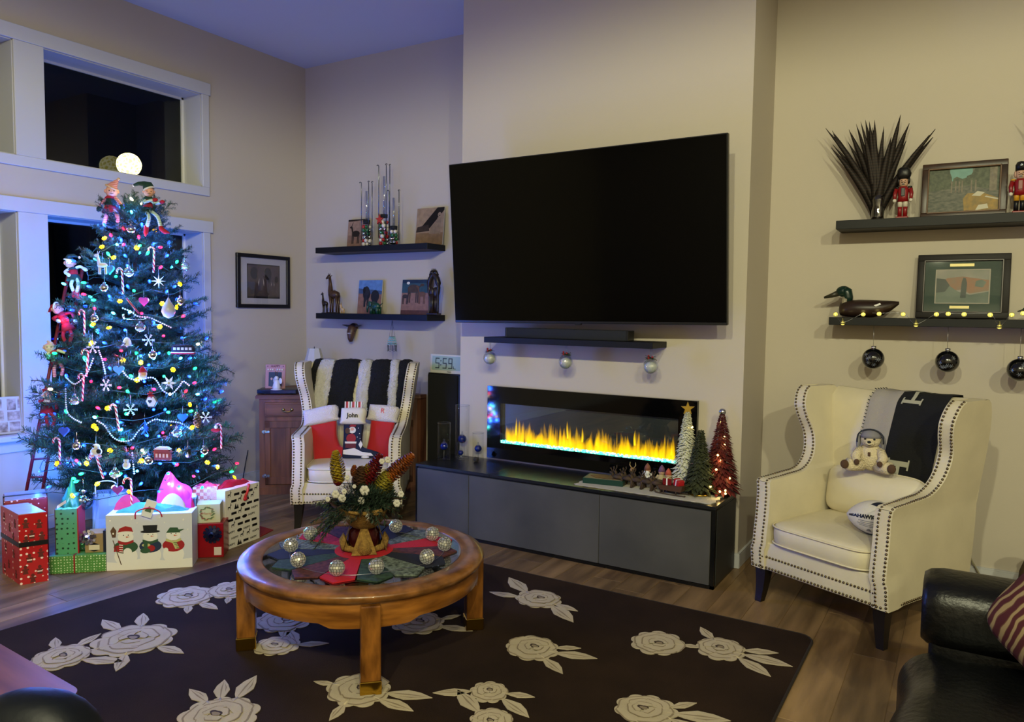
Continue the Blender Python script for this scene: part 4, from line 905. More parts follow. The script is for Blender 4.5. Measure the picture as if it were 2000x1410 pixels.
for cx_, sc, hat in ((0.225, 1.0, 'r'), (0.51, 0.93, 'k'), (0.78, 0.93, 'g')):
    pr_(ellip(cx_, 0.25, 0.135 * sc, 0.17, 22), 'w'); pr_(ellip(cx_, 0.23, 0.11 * sc, 0.11, 22), 'w')
    coat_ = 'g' if hat == 'r' else 'b' if hat == 'k' else 'r'
    pr_(ellip(cx_, 0.42, 0.14 * sc, 0.12, 20), coat_)
    if hat == 'r': pr_([(cx_ - 0.14, 0.34), (cx_ - 0.05, 0.34), (cx_ - 0.07, 0.46), (cx_ - 0.13, 0.44)], 'r'); pr_(ellip(cx_ + 0.02, 0.33, 0.05, 0.07, 14), 'w')
    if hat == 'k': pr_(ellip(cx_, 0.38, 0.055, 0.06, 14), 'r'); pr_(ellip(cx_ - 0.05, 0.44, 0.05, 0.03, 12), 'y'); pr_(ellip(cx_ - 0.06, 0.34, 0.06, 0.05, 12), 'g')
    if hat == 'g': pr_(ellip(cx_ - 0.09, 0.33, 0.03, 0.05, 12), 'w')
    pr_(ellip(cx_, 0.60, 0.092 * sc, 0.092, 20), 'w')
    sc_c = 'r' if hat == 'r' else 'g' if hat == 'k' else 'y'
    pr_([(cx_ - 0.09, 0.545), (cx_, 0.50), (cx_ + 0.09, 0.545), (cx_ + 0.09, 0.50), (cx_, 0.455), (cx_ - 0.09, 0.50)], sc_c)
    pr_([(cx_ - 0.075, 0.51), (cx_ - 0.03, 0.49), (cx_ - 0.035, 0.32), (cx_ - 0.08, 0.33)] if hat != 'g' else [(cx_ - 0.02, 0.49), (cx_ + 0.03, 0.49), (cx_ + 0.07, 0.36), (cx_ + 0.02, 0.35)], sc_c)
    if hat != 'k':
        for q in range(4): pr_([(cx_ - 0.076 + q * 0.001, 0.47 - q * 0.04), (cx_ - 0.032, 0.46 - q * 0.04), (cx_ - 0.033, 0.445 - q * 0.04), (cx_ - 0.077, 0.455 - q * 0.04)] if hat == 'r' else [(cx_ + q * 0.012, 0.47 - q * 0.03), (cx_ + 0.04 + q * 0.01, 0.47 - q * 0.03), (cx_ + 0.042 + q * 0.01, 0.458 - q * 0.03), (cx_ + q * 0.012, 0.458 - q * 0.03)], 'w' if hat == 'r' else 'g')
    if hat == 'r': pr_([(cx_ - 0.095, 0.67), (cx_ + 0.09, 0.67), (cx_ + 0.07, 0.77), (cx_, 0.80), (cx_ - 0.07, 0.76)], 'r'); pr_(ellip(cx_, 0.675, 0.098, 0.03, 16), 'w')
    if hat == 'k': pr_([(cx_ - 0.075, 0.68), (cx_ + 0.075, 0.68), (cx_ + 0.085, 0.80), (cx_ - 0.085, 0.80)], 'k'); pr_(ellip(cx_, 0.685, 0.115, 0.028, 16), 'k')
    if hat == 'g': pr_([(cx_ - 0.085, 0.65), (cx_ + 0.08, 0.65), (cx_ + 0.05, 0.74), (cx_ - 0.04, 0.745)], 'g'); pr_([(cx_ + 0.05, 0.70), (cx_ + 0.13, 0.71), (cx_ + 0.07, 0.66)], 'g')
    pr_([(cx_ + 0.005, 0.612), (cx_ + 0.05, 0.60), (cx_ + 0.005, 0.588)], 'o')
    for q in (-0.025, 0.03): pr_(ellip(cx_ + q, 0.635, 0.006, 0.01, 8), 'k')
pr_([(0.075, 0.55), (0.083, 0.55), (0.175, 0.10), (0.165, 0.10)], 'n')
for x_, z_, r_ in ((0.05, 0.9, .01), (0.3, 0.92, .008), (0.62, 0.93, .01), (0.9, 0.88, .012), (0.95, 0.7, .008), (0.36, 0.85, .007), (0.68, 0.84, .008)): pr_(ellip(x_, z_, r_, r_ * 1.4, 8), 'w')
b.build('snowman_print', [C_[k] for k in keys], g)['kind'] = 'stuff'
tg = pm('teal_tissue', '2f8a6c', 0.5, bump=0.3, bscale=25); pk = pm('magenta_tissue', 'c81f8a', 0.5, bump=0.3, bscale=25); wt = pm('white_tissue', 'd0ccce', 0.6, bump=0.3, bscale=25); rdt = pm('red_tissue', 'b82a48', 0.5, bump=0.3, bscale=25)
b = MB(); tissue(b, W_, 0.16, H_, 0.085, 0, 3); b.build('tissue_paper', tg, g)
b = MB(); b.grid(lambda u, v: (W_ * (0.52 + 0.42 * u), 0.10 + 0.05 * v + 0.01 * math.sin(9 * u), H_ - 0.01 + (0.06 + 0.16 * math.sin(math.pi * (u * 0.8 + 0.1)) ** 1.2) * v * (1 + 0.2 * math.sin(7 * u))), 16, 8, smooth=False); b.grid(lambda u, v: (W_ * (0.72 + 0.26 * u), 0.12 + 0.02 * v, H_ - 0.01 + 0.12 * math.sin(math.pi * u) ** 0.7 * v), 10, 6, smooth=False); b.build('tissue_paper', pk, g)
b = MB(); b.grid(lambda u, v: (W_ * (0.56 + 0.34 * u), 0.07 + 0.02 * v, H_ - 0.01 + 0.11 * math.sin(math.pi * u) ** 0.6 * v), 12, 6, smooth=False); b.build('tissue_paper', wt, g)
b = MB(); b.grid(lambda u, v: (W_ * (0.0 + 0.36 * u), 0.12 + 0.02 * v, H_ - 0.01 + 0.10 * math.sin(math.pi * u) ** 0.6 * v), 12, 6, smooth=False); b.build('tissue_paper', rdt, g)
b = MB(); b.tube(curve_pts([(W_ * 0.34, -0.003, H_ * 0.93), (W_ * 0.36, -0.012, H_ * 1.06), (W_ * 0.5, -0.02, H_ * 1.13), (W_ * 0.62, -0.012, H_ * 1.06), (W_ * 0.65, -0.003, H_ * 0.95)], 5), 0.004, 5); b.build('ribbon_handle', pm('red_ribbon', 'b3202a', 0.4), g)
b = MB(); b.box(-0.03, 0.03, -0.001, 0.001, 0, 0.10, M=TR((W_ * 0.47, -0.02, H_ * 0.97), ry=0.35, rx=-0.2)); o = b.build('gift_tag', pm('tag_card', 'cfd2d6', 0.5), g)
b = MB(); b.prism([(-0.018, 0.03), (0.018, 0.03), (0.014, 0.05), (0, 0.065), (-0.014, 0.05)], 0.0012, 0.002, M=TR((W_ * 0.47, -0.02, H_ * 0.97), ry=0.35, rx=-0.2) @ TR(rx=R(90))); b.build('tag_print', C_['g'], o)
SBM = M.copy(); SBW = W_
# navy striped bag behind it
nv = stripes('navy_stripe_paper', ('1b2648', '8d9cc0'), 0, 70.0, 0.5, tw=[0, 0.72])
g = thing('gift_bag', 'narrow navy striped gift bag between the snowman bag and red box', 'gift bag', M=M @ TR((SBW - 0.13, 0.17, 0), rz=0.10))
MB().box(0, 0.12, 0, 0.09, 0, 0.37).build('bag', nv, g); b = MB(); tissue(b, 0.12, 0.1, 0.37, 0.06, 0, 8); b.build('tissue_paper', wt, g)
# red foil box with dark bow
M, W_ = floor_frame((382, 1090), (437, 1088)); H_ = height(M, W_, 0, 382, 1024)
g = thing('gift_box', 'shiny red foil gift box with dark blue bow', 'gift', M=M)
rf = pm('red_foil', 'a3101c', 0.22, metal=0.35, var=0.3, vscale=7)
MB().box(0, W_, 0, 0.15, 0, H_, bev=0.003).build('wrapped_box', rf, g)
b = MB(); ribbon_bow(b, (W_ * 0.62, -0.003, H_ * 0.70), 0.056, seed=5, n=12); b.build('bow', pm('navy_bow', '0c1130', 0.25), g)
b = MB(); b.box(W_ * 0.66, W_ * 0.92, -0.0015, 0, H_ * 0.07, H_ * 0.31); b.build('gift_tag', pm('tag_card2', 'c9b9b2', 0.5), g)
RBM = M.copy(); RBW = W_; RBH = H_
g = thing('gift_box', 'small cream gift box printed with a wreath, on the red foil box', 'gift', M=M @ TR((-0.012, 0.02, RBH), rz=0.06))
h5 = 0.118; w5 = RBW * 0.93
MB().box(0, w5, 0, 0.11, 0, h5, bev=0.002).build('box', pm('cream_box', 'b9b48e', 0.6), g)
b = MB(); gr = random.Random(2)
for k in range(44):
    a = 2 * math.pi * k / 44; r_ = 0.036 + gr.uniform(-0.006, 0.006); b.prism(ellip(w5 * 0.5 + r_ * math.cos(a), h5 * 0.5 + r_ * math.sin(a), 0.008, 0.003, 6, a0=a), 0.0005 + k * 1e-5, 0.0012 + k * 1e-5, mi=gr.choice((0, 0, 0, 1)), M=TR(rx=R(90)))
b.build('wreath_print', [pm('wreath_green', '5d6a44', 0.6), pm('wreath_rust', '8a4a38', 0.6)], g)
MB().text('Merry', 0.022, TR((w5 * 0.5, -0.0008, h5 * 0.5), rx=R(90)), extr=0.0003).build('lettering', pm('script_rust', '9a5a50', 0.6), g)
# plaid bag
pl = pm('plaid_paper', 'b5202a', 0.5); nt = pl.node_tree; L = nt.links.new; tc = nt.nodes.new('ShaderNodeTexCoord'); ck_ = nt.nodes.new('ShaderNodeTexChecker'); ck_.inputs['Scale'].default_value = 46; ck_.inputs['Color1'].default_value = (*lin('b5202a'), 1); ck_.inputs['Color2'].default_value = (*lin('d8cfc8'), 1); L(tc.outputs['Object'], ck_.inputs['Vector']); L(ck_.outputs[0], nt.nodes['Principled BSDF'].inputs['Base Color'])
g = thing('gift_bag', 'red and white plaid gift bag behind the wreath box', 'gift bag', M=M @ TR((-0.055, 0.175, 0)))
b = MB(); b.box(0, RBW * 0.9, 0, 0.09, 0, RBH + 0.19); b.build('bag', pl, g); b = MB(); tissue(b, RBW * 0.9, 0.09, RBH + 0.19, 0.05, 0, 12); b.build('tissue_paper', rdt, g)
# deer bag
M, W_ = floor_frame((441, 1075), (507, 1050.5)); H_ = height(M, W_, 0, 430, 962)
g = thing('gift_bag', 'white gift bag with black deer and HAPPY lettering and red tissue', 'gift bag', M=M)
MB().box(0, W_, 0, 0.13, 0, H_).build('bag', pm('white_bag_paper', 'd2ccc0', 0.5), g)
b = MB(); gr = random.Random(8); FM = TR(rx=R(90))
def deer_print(x, z, s):
    for q in ((-0.5, 0.1, 0.5, 0.45), (-0.5, -0.4, -0.36, 0.1), (0.34, -0.4, 0.48, 0.1), (0.4, 0.4, 0.62, 0.9), (0.5, 0.75, 0.9, 0.95)): b.prism([(x + s * q[0], z + s * q[1]), (x + s * q[2], z + s * q[1]), (x + s * q[2], z + s * q[3]), (x + s * q[0], z + s * q[3])], 0.0004, 0.0011, M=FM)
    for a in (1.3, 1.9): b.prism([(x + s * 0.55, z + s * 0.9), (x + s * (0.55 + 0.5 * math.cos(a)), z + s * 1.4), (x + s * (0.60 + 0.5 * math.cos(a)), z + s * 1.4), (x + s * 0.62, z + s * 0.9)], 0.0004, 0.0011, M=FM)
rows = 9
for r_ in range(rows):
    z = H_ * (0.06 + 0.105 * r_); x = 0.02 + 0.03 * (r_ % 2)
    while x < W_ - 0.03:
        k = gr.randrange(5)
        if k == 0: deer_print(x + 0.012, z, 0.022); x += 0.055
        elif k == 1: b.text('HAPPY', 0.020, TR((x + 0.028, 0, z), rx=R(90)), extr=0.0012); x += 0.078
        elif k == 2: b.prism([(x, z - 0.016), (x + 0.013, z + 0.022), (x + 0.026, z - 0.016)], 0.0004, 0.0011, M=FM); b.prism([(x + 0.02, z - 0.016), (x + 0.03, z + 0.014), (x + 0.04, z - 0.016)], 0.0004, 0.0012, M=FM); x += 0.055
        elif k == 3: b.prism([(x, z - 0.008), (x + 0.045, z - 0.008), (x + 0.045, z + 0.008), (x, z + 0.008)], 0.0004, 0.0011, M=FM); x += 0.062
        else:
            b.prism(ellip(x + 0.022, z, 0.022, 0.011, 14), 0.0004, 0.0011, M=FM); x += 0.058
b.v = [(min(max(x, 0.003), W_ - 0.003), y, min(max(z, 0.004), H_ - 0.004)) for x, y, z in b.v]; b.build('deer_print', blackr, g)['kind'] = 'stuff'
b = MB(); tissue(b, W_, 0.16, H_, 0.07, 0, 6); b.build('tissue_paper', pm('red_tissue_dark', '9c1020', 0.5, bump=0.3, bscale=25), g)
b = MB(); b.tube(curve_pts([(W_ * 0.55, -0.004, H_ * 0.80), (W_ * 0.60, -0.012, H_ * 0.9), (W_ * 0.66, -0.008, H_ * 1.02)], 5), 0.009, 6); b.ball((W_ * 0.55, -0.008, H_ * 0.78), (0.018, 0.01, 0.014), 8, 6); b.build('ribbon', pm('red_ribbon', 'b3202a', 0.4), g)
b = MB(); b.prism([(0.0, 0.0), (0.20, 0.02), (0.24, 0.16), (0.05, 0.2), (-0.05, 0.1)], 0.0, 0.006); o = b.build('tree_skirt', pm('red_felt', '7a1414', 0.95, bump=0.4, bscale=200)); o.matrix_world = M @ TR((W_ - 0.02, 0.0, 0), rz=0.1); tag(o, 'corner of a red felt tree skirt beside the deer bag', 'tree skirt')
# round blue glass jar under the tree
p = at(163, 978, x=-4.50)
g = thing('glass_jar', 'round blue tinted glass ornament under the lowest branches', 'ornament', p); b = MB(); b.ball((0, 0, 0), (0.06, 0.06, 0.055), 18, 12); b.build('globe', glassy('blue_glass', (0.35, 0.6, 0.85), 0.2, 0.03), g); MB().lathe([(0.02, 0.05), (0.02, 0.07), (0, 0.072)], 10).build('cap', silverf, g)
MB().tube([(0, 0, 0.07), (0.0, 0.0, 0.14)], 0.0012, 4).build('hook', silverf, g)

# ================================================================== ladder and elves
LD = pm('ladder_red', '6d141c', 0.5)
lad = thing('toy_ladder', 'slim red wooden ladder leaning against the christmas tree', 'ladder', at(66, 1000, x=-5.10))
Lo = lad.location
def ladpt(px, py, x): return at(px, py, x=x) - Lo
lb, lt_ = ladpt(49, 972, -5.16), ladpt(134, 532, -5.00); rb, rt2 = ladpt(77, 992, -5.10), ladpt(161, 526, -4.92)
# carry the rails down to the floor
lb = lb + (lb - lt_) * ((lb.z + Lo.z) / (lt_.z - lb.z)); rb = rb + (rb - rt2) * ((rb.z + Lo.z) / (rt2.z - rb.z))
lad_shift = V((0, 0, 0))
for a, c in ((lb, lt_), (rb, rt2)): MB().tube([a, c], 0.011, 6).build('rail', LD, lad)
for k in range(15):
    t = 0.05 + 0.93 * k / 14; MB().tube([lb.lerp(lt_, t), rb.lerp(rt2, t)], 0.007, 6).build('rung', LD, lad)
skin = pm('elf_skin', 'd29a80', 0.6); redf = pm('elf_red', '9c1420', 0.85); greenf = pm('elf_green', '0f3326', 0.85); whitef = pm('elf_white', 'd4cfc6', 0.95, bump=0.4, bscale=120); pinkf = stripes('elf_candy', ('d8a49c', 'b8605c'), 2, 90.0, 0.8); mintf = stripes('elf_mint', ('c4d6c0', '9ab89c'), 2, 90.0, 0.8); beige = pm('elf_hair', 'caa57c', 0.9); eye = pm('elf_eye', '120c0a', 0.4); blackf = pm('elf_black', '101417', 0.8)
def elf(label, dep, head, hr, hatpath, hatm, trimm, neck, hip, arms, legs, torso, collar, armm, legm_, hand, shoe, skirt, hatr=None):
    P0 = plane_at(*hip, dep); t = thing('elf_doll', label, 'elf doll', P0, group=None)
    toc = (CAM - P0).normalized(); K = dep / FPX
    pt = lambda q, fwd=0.0: plane_at(q[0], q[1], dep) - P0 + toc * fwd
    h = pt(head, 0.012); r_ = hr * K
    b = MB(); b.ball(h, (r_, r_, r_ * 1.08), 14, 10); b.ball(h + toc * r_ * 0.95 - V((0, 0, r_ * 0.1)), r_ * 0.14, 6, 4)
    sd = toc.cross(V((0, 0, 1))).normalized()
    for s in (-1, 1): b.ball(h + sd * s * r_ * 0.98, (r_ * 0.25, r_ * 0.25, r_ * 0.35), 6, 5)
    hd = b.build('head', skin, t)
    b = MB()
    for s in (-1, 1): b.ball(h + toc * r_ * 0.88 + sd * s * r_ * 0.36 + V((0, 0, r_ * 0.12)), r_ * 0.12, 6, 4)
    b.tube([h + toc * r_ * 0.9 + sd * s_ * r_ * 0.3 - V((0, 0, r_ * (0.42 - 0.12 * abs(s_)))) for s_ in (-1, -0.5, 0, 0.5, 1)], r_ * 0.04, 4); b.build('face', eye, hd)
    hp = [pt(q, 0.008) for q in hatpath]; n = len(hp); rr_ = hatr or [r_ * 1.06 * (1 - 0.92 * (k / (n - 1)) ** 0.8) for k in range(n)]
    b = MB(); b.tube(hp, rr_, 12); hb = b.build('hat', hatm, t)
    b = MB(); ax = (hp[1] - hp[0]).normalized(); o1 = ax.orthogonal().normalized(); o2 = ax.cross(o1); b.tube([hp[0] + (o1 * math.cos(a) + o2 * math.sin(a)) * r_ * 1.02 for a in [2 * math.pi * k / 16 for k in range(16)]], r_ * 0.20, 6, closed=True); b.build('hat_trim', trimm, hb); MB().ball(hp[-1], r_ * 0.28, 8, 6).build('pompom', trimm, hb)
    nk, hpv = pt(neck), V((0, 0, 0)); b = MB(); m_ = nk.lerp(hpv, 0.5); b.tube([nk + (nk - hpv) * 0.05, nk.lerp(hpv, 0.2), m_, nk.lerp(hpv, 0.85), hpv], [r_ * 0.45, r_ * 0.85, r_ * 0.9, r_ * 0.95, r_ * 0.7], 12); b.build('torso', torso, t)
    b = MB(); b.tube([nk + (nk - hpv) * 0.12, nk.lerp(hpv, 0.06), nk.lerp(hpv, 0.2)], [r_ * 0.5, r_ * 0.95, r_ * 1.05], 12); b.build('collar', collar, t)
    if skirt:
        b = MB(); dn = (hpv - nk).normalized(); b.tube([nk.lerp(hpv, 0.72), hpv + dn * r_ * 0.1, hpv + dn * r_ * 0.75], [r_ * 0.9, r_ * 1.25, r_ * 1.5], 12); b.build('skirt', skirt, t)
    for path in arms:
        q = [pt(p, f) for p, f in path]; b = MB(); b.tube([tuple(v) for v in curve_pts([tuple(v) for v in q], 4)], r_ * 0.30, 8); b.build('arm', armm, t)
        e = q[-1] - q[-2]; e.normalize(); b = MB(); b.tube([q[-1] - e * r_ * 0.1, q[-1] + e * r_ * 0.4, q[-1] + e * r_ * 0.8], [r_ * 0.34, r_ * 0.42, r_ * 0.2], 8); b.build('mitten', hand, t)
    for path in legs:
        q = [pt(p, f) for p, f in path]; b = MB(); b.tube([tuple(v) for v in curve_pts([tuple(v) for v in q[:-1]], 4)], r_ * 0.36, 8); b.build('leg', legm_, t)
        a, c = q[-2], q[-1]; e = c - a; b = MB(); b.tube([a + V((0, 0, r_ * 0.5)), a, a.lerp(c, 0.5) - V((0, 0, r_ * 0.15)), c + V((0, 0, r_ * 0.15))], [r_ * 0.44, r_ * 0.48, r_ * 0.45, r_ * 0.10], 8); b.build('shoe', shoe, t)
    return t
dt = depth_of((TX, TY, 2.2))
elf('elf doll with pink pointed hat and red skirt on the tree top', dt - 0.10, (218, 374), 11, [(219, 367), (222, 361), (228, 354), (231.5, 350)], pinkf, beige, (217, 384), (217, 408), [[((211, 385), 0.01), ((200, 396), 0.02), ((195, 405), 0.03)], [((224, 385), 0.01), ((233, 396), 0.02), ((237, 402), 0.03)]], [[((213, 410), 0.02), ((207, 424), 0.06), ((202, 444), 0.05), ((196, 448), 0.09)], [((222, 410), 0.02), ((229, 422), 0.06), ((230, 438), 0.05), ((232, 447), 0.09)]], greenf, redf, pinkf, pinkf, greenf, greenf, redf)
elf('elf doll with long curled dark green hat, sitting on the tree top', dt - 0.10, (291, 375), 9.5, [(291, 370), (288, 363), (281, 359), (271, 358.5), (261, 362)], greenf, whitef, (290, 386), (288, 412), [[((285, 390), 0.02), ((282, 396), 0.04), ((292, 392), 0.05), ((300, 391), 0.05)], [((296, 393), 0.03), ((304, 397), 0.04), ((314, 395), 0.05)]], [[((285, 413), 0.02), ((291, 425), 0.07), ((286, 445), 0.06), ((284, 462), 0.08)], [((294, 412), 0.02), ((308, 424), 0.07), ((314, 446), 0.06), ((331, 456), 0.08)]], redf, greenf, mintf, mintf, redf, redf, greenf, hatr=[0.036, 0.033, 0.017, 0.012, 0.008])
dl = depth_of((-4.98, 2.62, 1.5))
elf('elf doll in dark green hat and red vest at the ladder top', dl - 0.02, (136.5, 514), 9, [(136, 508), (137, 501), (144, 499), (155, 503)], greenf, whitef, (142, 524), (144, 541), [[((136, 525), 0.02), ((127, 531), 0.02), ((133, 536), 0.03)], [((149, 523), 0.02), ((157, 521), 0.02), ((164, 525), 0.02)]], [[((143, 545), 0.02), ((139, 556), 0.05), ((145, 571), 0.03), ((143, 582), 0.05)], [((150, 545), 0.02), ((153, 556), 0.05), ((149, 572), 0.03), ((154, 586), 0.05)]], redf, greenf, whitef, mintf, whitef, redf, greenf)
elf('elf doll in all red suit with white hat trim on the ladder', dl - 0.0, (112, 604), 9, [(110, 600), (104, 600), (98, 606), (94, 611)], redf, whitef, (120, 613), (132, 640), [[((113, 617), 0.02), ((104, 622), 0.03), ((112, 626), 0.04)], [((128, 612), 0.02), ((140, 612), 0.02), ((146, 625), 0.02)]], [[((127, 645), 0.02), ((123, 655), 0.05), ((128, 668), 0.03), ((124, 677), 0.05)], [((137, 645), 0.02), ((140, 655), 0.05), ((136, 668), 0.03), ((140, 678), 0.05)]], redf, redf, redf, redf, whitef, blackf, redf)
dl2 = depth_of((-5.03, 2.55, 1.1))
elf('elf doll with pale hood, dark vest and red shorts on the ladder', dl2, (96, 679), 9, [(97, 675), (97, 669), (94, 667)], beige, beige, (105, 687), (112, 704), [[((97, 688), 0.02), ((90, 694), 0.03), ((94, 699), 0.03)], [((112, 684), 0.02), ((122, 687), 0.02), ((129, 690), 0.02)]], [[((108, 710), 0.02), ((106, 722), 0.05), ((107, 738), 0.03), ((103, 745), 0.05)], [((116, 709), 0.02), ((122, 718), 0.05), ((120, 735), 0.03), ((125, 742), 0.05)]], greenf, redf, beige, pinkf, blackf, greenf, redf)
elf('bearded santa doll in red coat and black belt low on the ladder', dl2, (92, 772), 8.5, [(91, 767), (87, 762), (82, 760)], redf, whitef, (92, 782), (93, 800), [[((86, 783), 0.02), ((77, 783), 0.03), ((82, 787), 0.04)], [((99, 782), 0.02), ((109, 788), 0.02), ((110, 800), 0.02)]], [[((90, 806), 0.02), ((91, 818), 0.04), ((93, 832), 0.03), ((96, 837), 0.05)], [((99, 806), 0.02), ((106, 818), 0.04), ((104, 832), 0.03), ((107, 838), 0.05)]], redf, whitef, redf, redf, blackf, redf, redf)
# ================================================================== ornaments on the tree
silv = pm('silver_bauble', 'd0d4dc', 0.12, metal=1.0); clearg = glassy('clear_bauble', (0.9, 0.95, 1.0), 0.25, 0.03); hookm = pm('ornament_hook', 'a8a8ac', 0.3, metal=1)
cane = None
def cane_mesh():
    b = MB(); r0 = 0.020; path = [(0, 0, -0.14 + 0.14 * k / 10) for k in range(11)] + [(-r0 + r0 * math.cos(a), 0, r0 * math.sin(a)) for a in [math.pi * k / 8 for k in range(1, 9)]] + [(-2 * r0, 0, -0.012)]
    path = [V(p) for p in curve_pts(path, 3)]; n = len(path); seg = 8; vs = []; up = None
    for i, p in enumerate(path):
        t = (path[min(i + 1, n - 1)] - path[max(i - 1, 0)]).normalized(); a = V((0, 1, 0)); c = a.cross(t)
        for k in range(seg): th = 2 * math.pi * k / seg + i * 0.45; vs.append(p + (a * math.cos(th) + c * math.sin(th)) * 0.0062)
    o = len(b.v); b.v += [tuple(v) for v in vs]
    for i in range(n - 1):
        for k in range(seg): b.f.append((i * seg + k, i * seg + (k + 1) % seg, (i + 1) * seg + (k + 1) % seg, (i + 1) * seg + k)); b.mi.append((k // 2) % 2); b.sm.append(True)
    return b
cr, cw = pm('candy_red', 'a8182a', 0.35), pm('candy_white', 'd8c8cc', 0.35)
first = None
for px, py, tl in ((301, 489, 0.05), (238, 530, -0.05), (164, 612, 0), (163, 738, 0.1), (226, 796, -0.15), (116, 862, 0), (188, 890, -0.3), (432, 834, 0), (256, 940, 0), (172, 690, 0.1)):
    p = tree_at(px, py, 0.03)
    if first is None: first = cane_mesh().build('candy_cane', [cr, cw]); o = first
    else: o = first.copy(); COL.objects.link(o)
    o.location = p; o.rotation_euler = (0, tl, YAW + rt.uniform(-0.4, 0.4)); tag(o, 'red and white striped candy cane hanging on the christmas tree', 'candy cane', 'candy canes on the tree')
def hang(name, label, cat, px, py, parts, group=None, off=0.03, rz=None, sc=1.0):
    p = tree_at(px, py, off); t = thing(name, label, cat, p, (YAW + rt.uniform(-0.3, 0.3)) if rz is None else rz, group); t.scale = (sc, sc, sc)
    for nm, mb, mt in parts: mb.build(nm, mt, t)
    return t
def hook(h0=0.02, h=0.05): return ('hook', MB().tube([(0, 0, h0), (0, 0, h0 + h)], 0.0012, 4), hookm)
def capm(z, r=0.008): return ('cap', MB().lathe([(r, z - 0.002), (r, z + 0.008), (0, z + 0.009)], 10), hookm)
BL = []
proto = None
for i, (px, py) in enumerate(((256, 448), (204, 562), (185, 622), (298, 693), (398, 880), (352, 588), (290, 900), (150, 870))):
    hang('bauble', 'shiny silver ball ornament hanging on the christmas tree', 'ornament', px, py, [('ball', MB().ball((0, 0, 0), 0.026, 16, 10), silv), capm(0.026), hook(0.03)], 'silver baubles on the tree')
for i, (px, py) in enumerate(((252, 532), (274, 640), (146, 782), (361, 520), (225, 985 - 60), (345, 845))):
    hang('bauble', 'clear glass ball ornament hanging on the christmas tree', 'ornament', px, py, [('ball', MB().ball((0, 0, 0), 0.031, 16, 10), clearg), ('inner_snow', MB().ball((0, 0, -0.014), (0.022, 0.022, 0.010), 10, 6), snow), capm(0.031), hook(0.035)], 'clear baubles on the tree')
hang('bauble', 'large frosted teardrop ornament hanging on the christmas tree', 'ornament', 329, 605, [('drop', MB().lathe([(0, -0.055), (0.03, -0.04), (0.042, -0.012), (0.036, 0.018), (0.016, 0.05), (0.006, 0.07), (0, 0.08)], 18), pm('frosted_glass', 'c2c1c4', 0.3, trans=0.3)), hook(0.08)], off=0.04)
def star(n, r0, r1, a0=math.pi / 2): return [((r0 if k % 2 == 0 else r1) * math.cos(a0 + math.pi * k / n), (r0 if k % 2 == 0 else r1) * math.sin(a0 + math.pi * k / n)) for k in range(2 * n)]
FR = TR(rx=R(90))
def flake():
    b = MB()
    for k in range(6):
        a = k * math.pi / 3; c, s = math.cos(a), math.sin(a); b.tube([(0, 0, 0), (0.038 * c, 0, 0.038 * s)], 0.0022, 5)
        for q in (0.018, 0.028):
            for d in (-0.6, 0.6): b.tube([(q * c, 0, q * s), (q * c + 0.011 * math.cos(a + d), 0, q * s + 0.011 * math.sin(a + d))], 0.0018, 4)
    return b
whp = pm('white_plastic', 'd4d4d4', 0.35)
for px, py in ((290, 664), (255, 800), (181, 678), (402, 815), (207, 752)):
    hang('snowflake', 'white snowflake ornament hanging on the christmas tree', 'ornament', px, py, [('flake', flake(), whp), hook(0.036)], 'snowflakes on the tree')
b = MB().prism(star(8, 0.042, 0.010), -0.004, 0.004, M=FR); hang('star', 'cream straw star ornament high on the christmas tree', 'ornament', 310, 549, [('star', b, pm('straw', 'd8c090', 0.6)), hook(0.036)])
def heart(s): return [(s * 0.016 * 16 * math.sin(t) ** 3 / 16, s * (13 * math.cos(t) - 5 * math.cos(2 * t) - 2 * math.cos(3 * t) - math.cos(4 * t)) / 1000) for t in [2 * math.pi * k / 28 for k in range(28)]]
for px, py, c, lb in ((281, 588, 'c2408a', 'pink'), (214, 526, '4a8ad8', 'pale blue upper'), (125, 842, '3a5ac8', 'deep blue'), (230, 956, '9a4ac8', 'violet'), (232, 722, '58a0d8', 'sky blue'), (357, 815, '2a6ae0', 'bright blue')):
    hang('heart', lb + ' heart ornament hanging on the christmas tree', 'ornament', px, py, [('heart', MB().prism(heart(1.9), -0.007, 0.007, M=FR), pm('heart_' + lb.replace(' ', '_'), c, 0.25, coat=0.4)), hook(0.018)])
hang('bell', 'white bell ornament hanging on the christmas tree', 'ornament', 248, 667, [('bell', MB().lathe([(0.034, -0.026), (0.026, -0.018), (0.022, 0.004), (0.012, 0.022), (0, 0.026)], 16), whp), ('clapper', MB().ball((0, 0, -0.027), 0.007, 8, 6), hookm), hook(0.026)])
# tram, cottage, plaque, plush and other single ornaments
tm = MB(); tm.box(-0.065, 0.065, -0.02, 0.02, -0.018, 0.018, bev=0.003); tm.box(-0.055, 0.055, -0.018, 0.018, 0.018, 0.028, bev=0.004)
wn_ = MB()
for k in range(-2, 3): wn_.box(k * 0.023 - 0.008, k * 0.023 + 0.008, -0.022, -0.019, -0.004, 0.012)
bs_ = MB(); bs_.box(-0.068, 0.068, -0.023, 0.023, -0.030, -0.018, bev=0.002); st_ = MB().box(-0.068, 0.068, -0.0235, 0.0235, -0.021, -0.0175)
hang('tram_ornament', 'black tram ornament with red base on the right of the tree', 'ornament', 358, 682, [('body', tm, blackf), ('windows', wn_, pm('tram_window', 'b8b098', 0.4)), ('base', bs_, redf), ('stripe', st_, whp), hook(0.028)], off=0.06)
hm = MB(); hm.box(-0.05, 0.05, -0.012, 0.012, -0.035, 0.015, bev=0.002); hm.prism([(-0.058, 0.013), (0.058, 0.013), (0.03, 0.038), (-0.03, 0.038)], -0.016, 0.016, M=FR)
hw = MB()
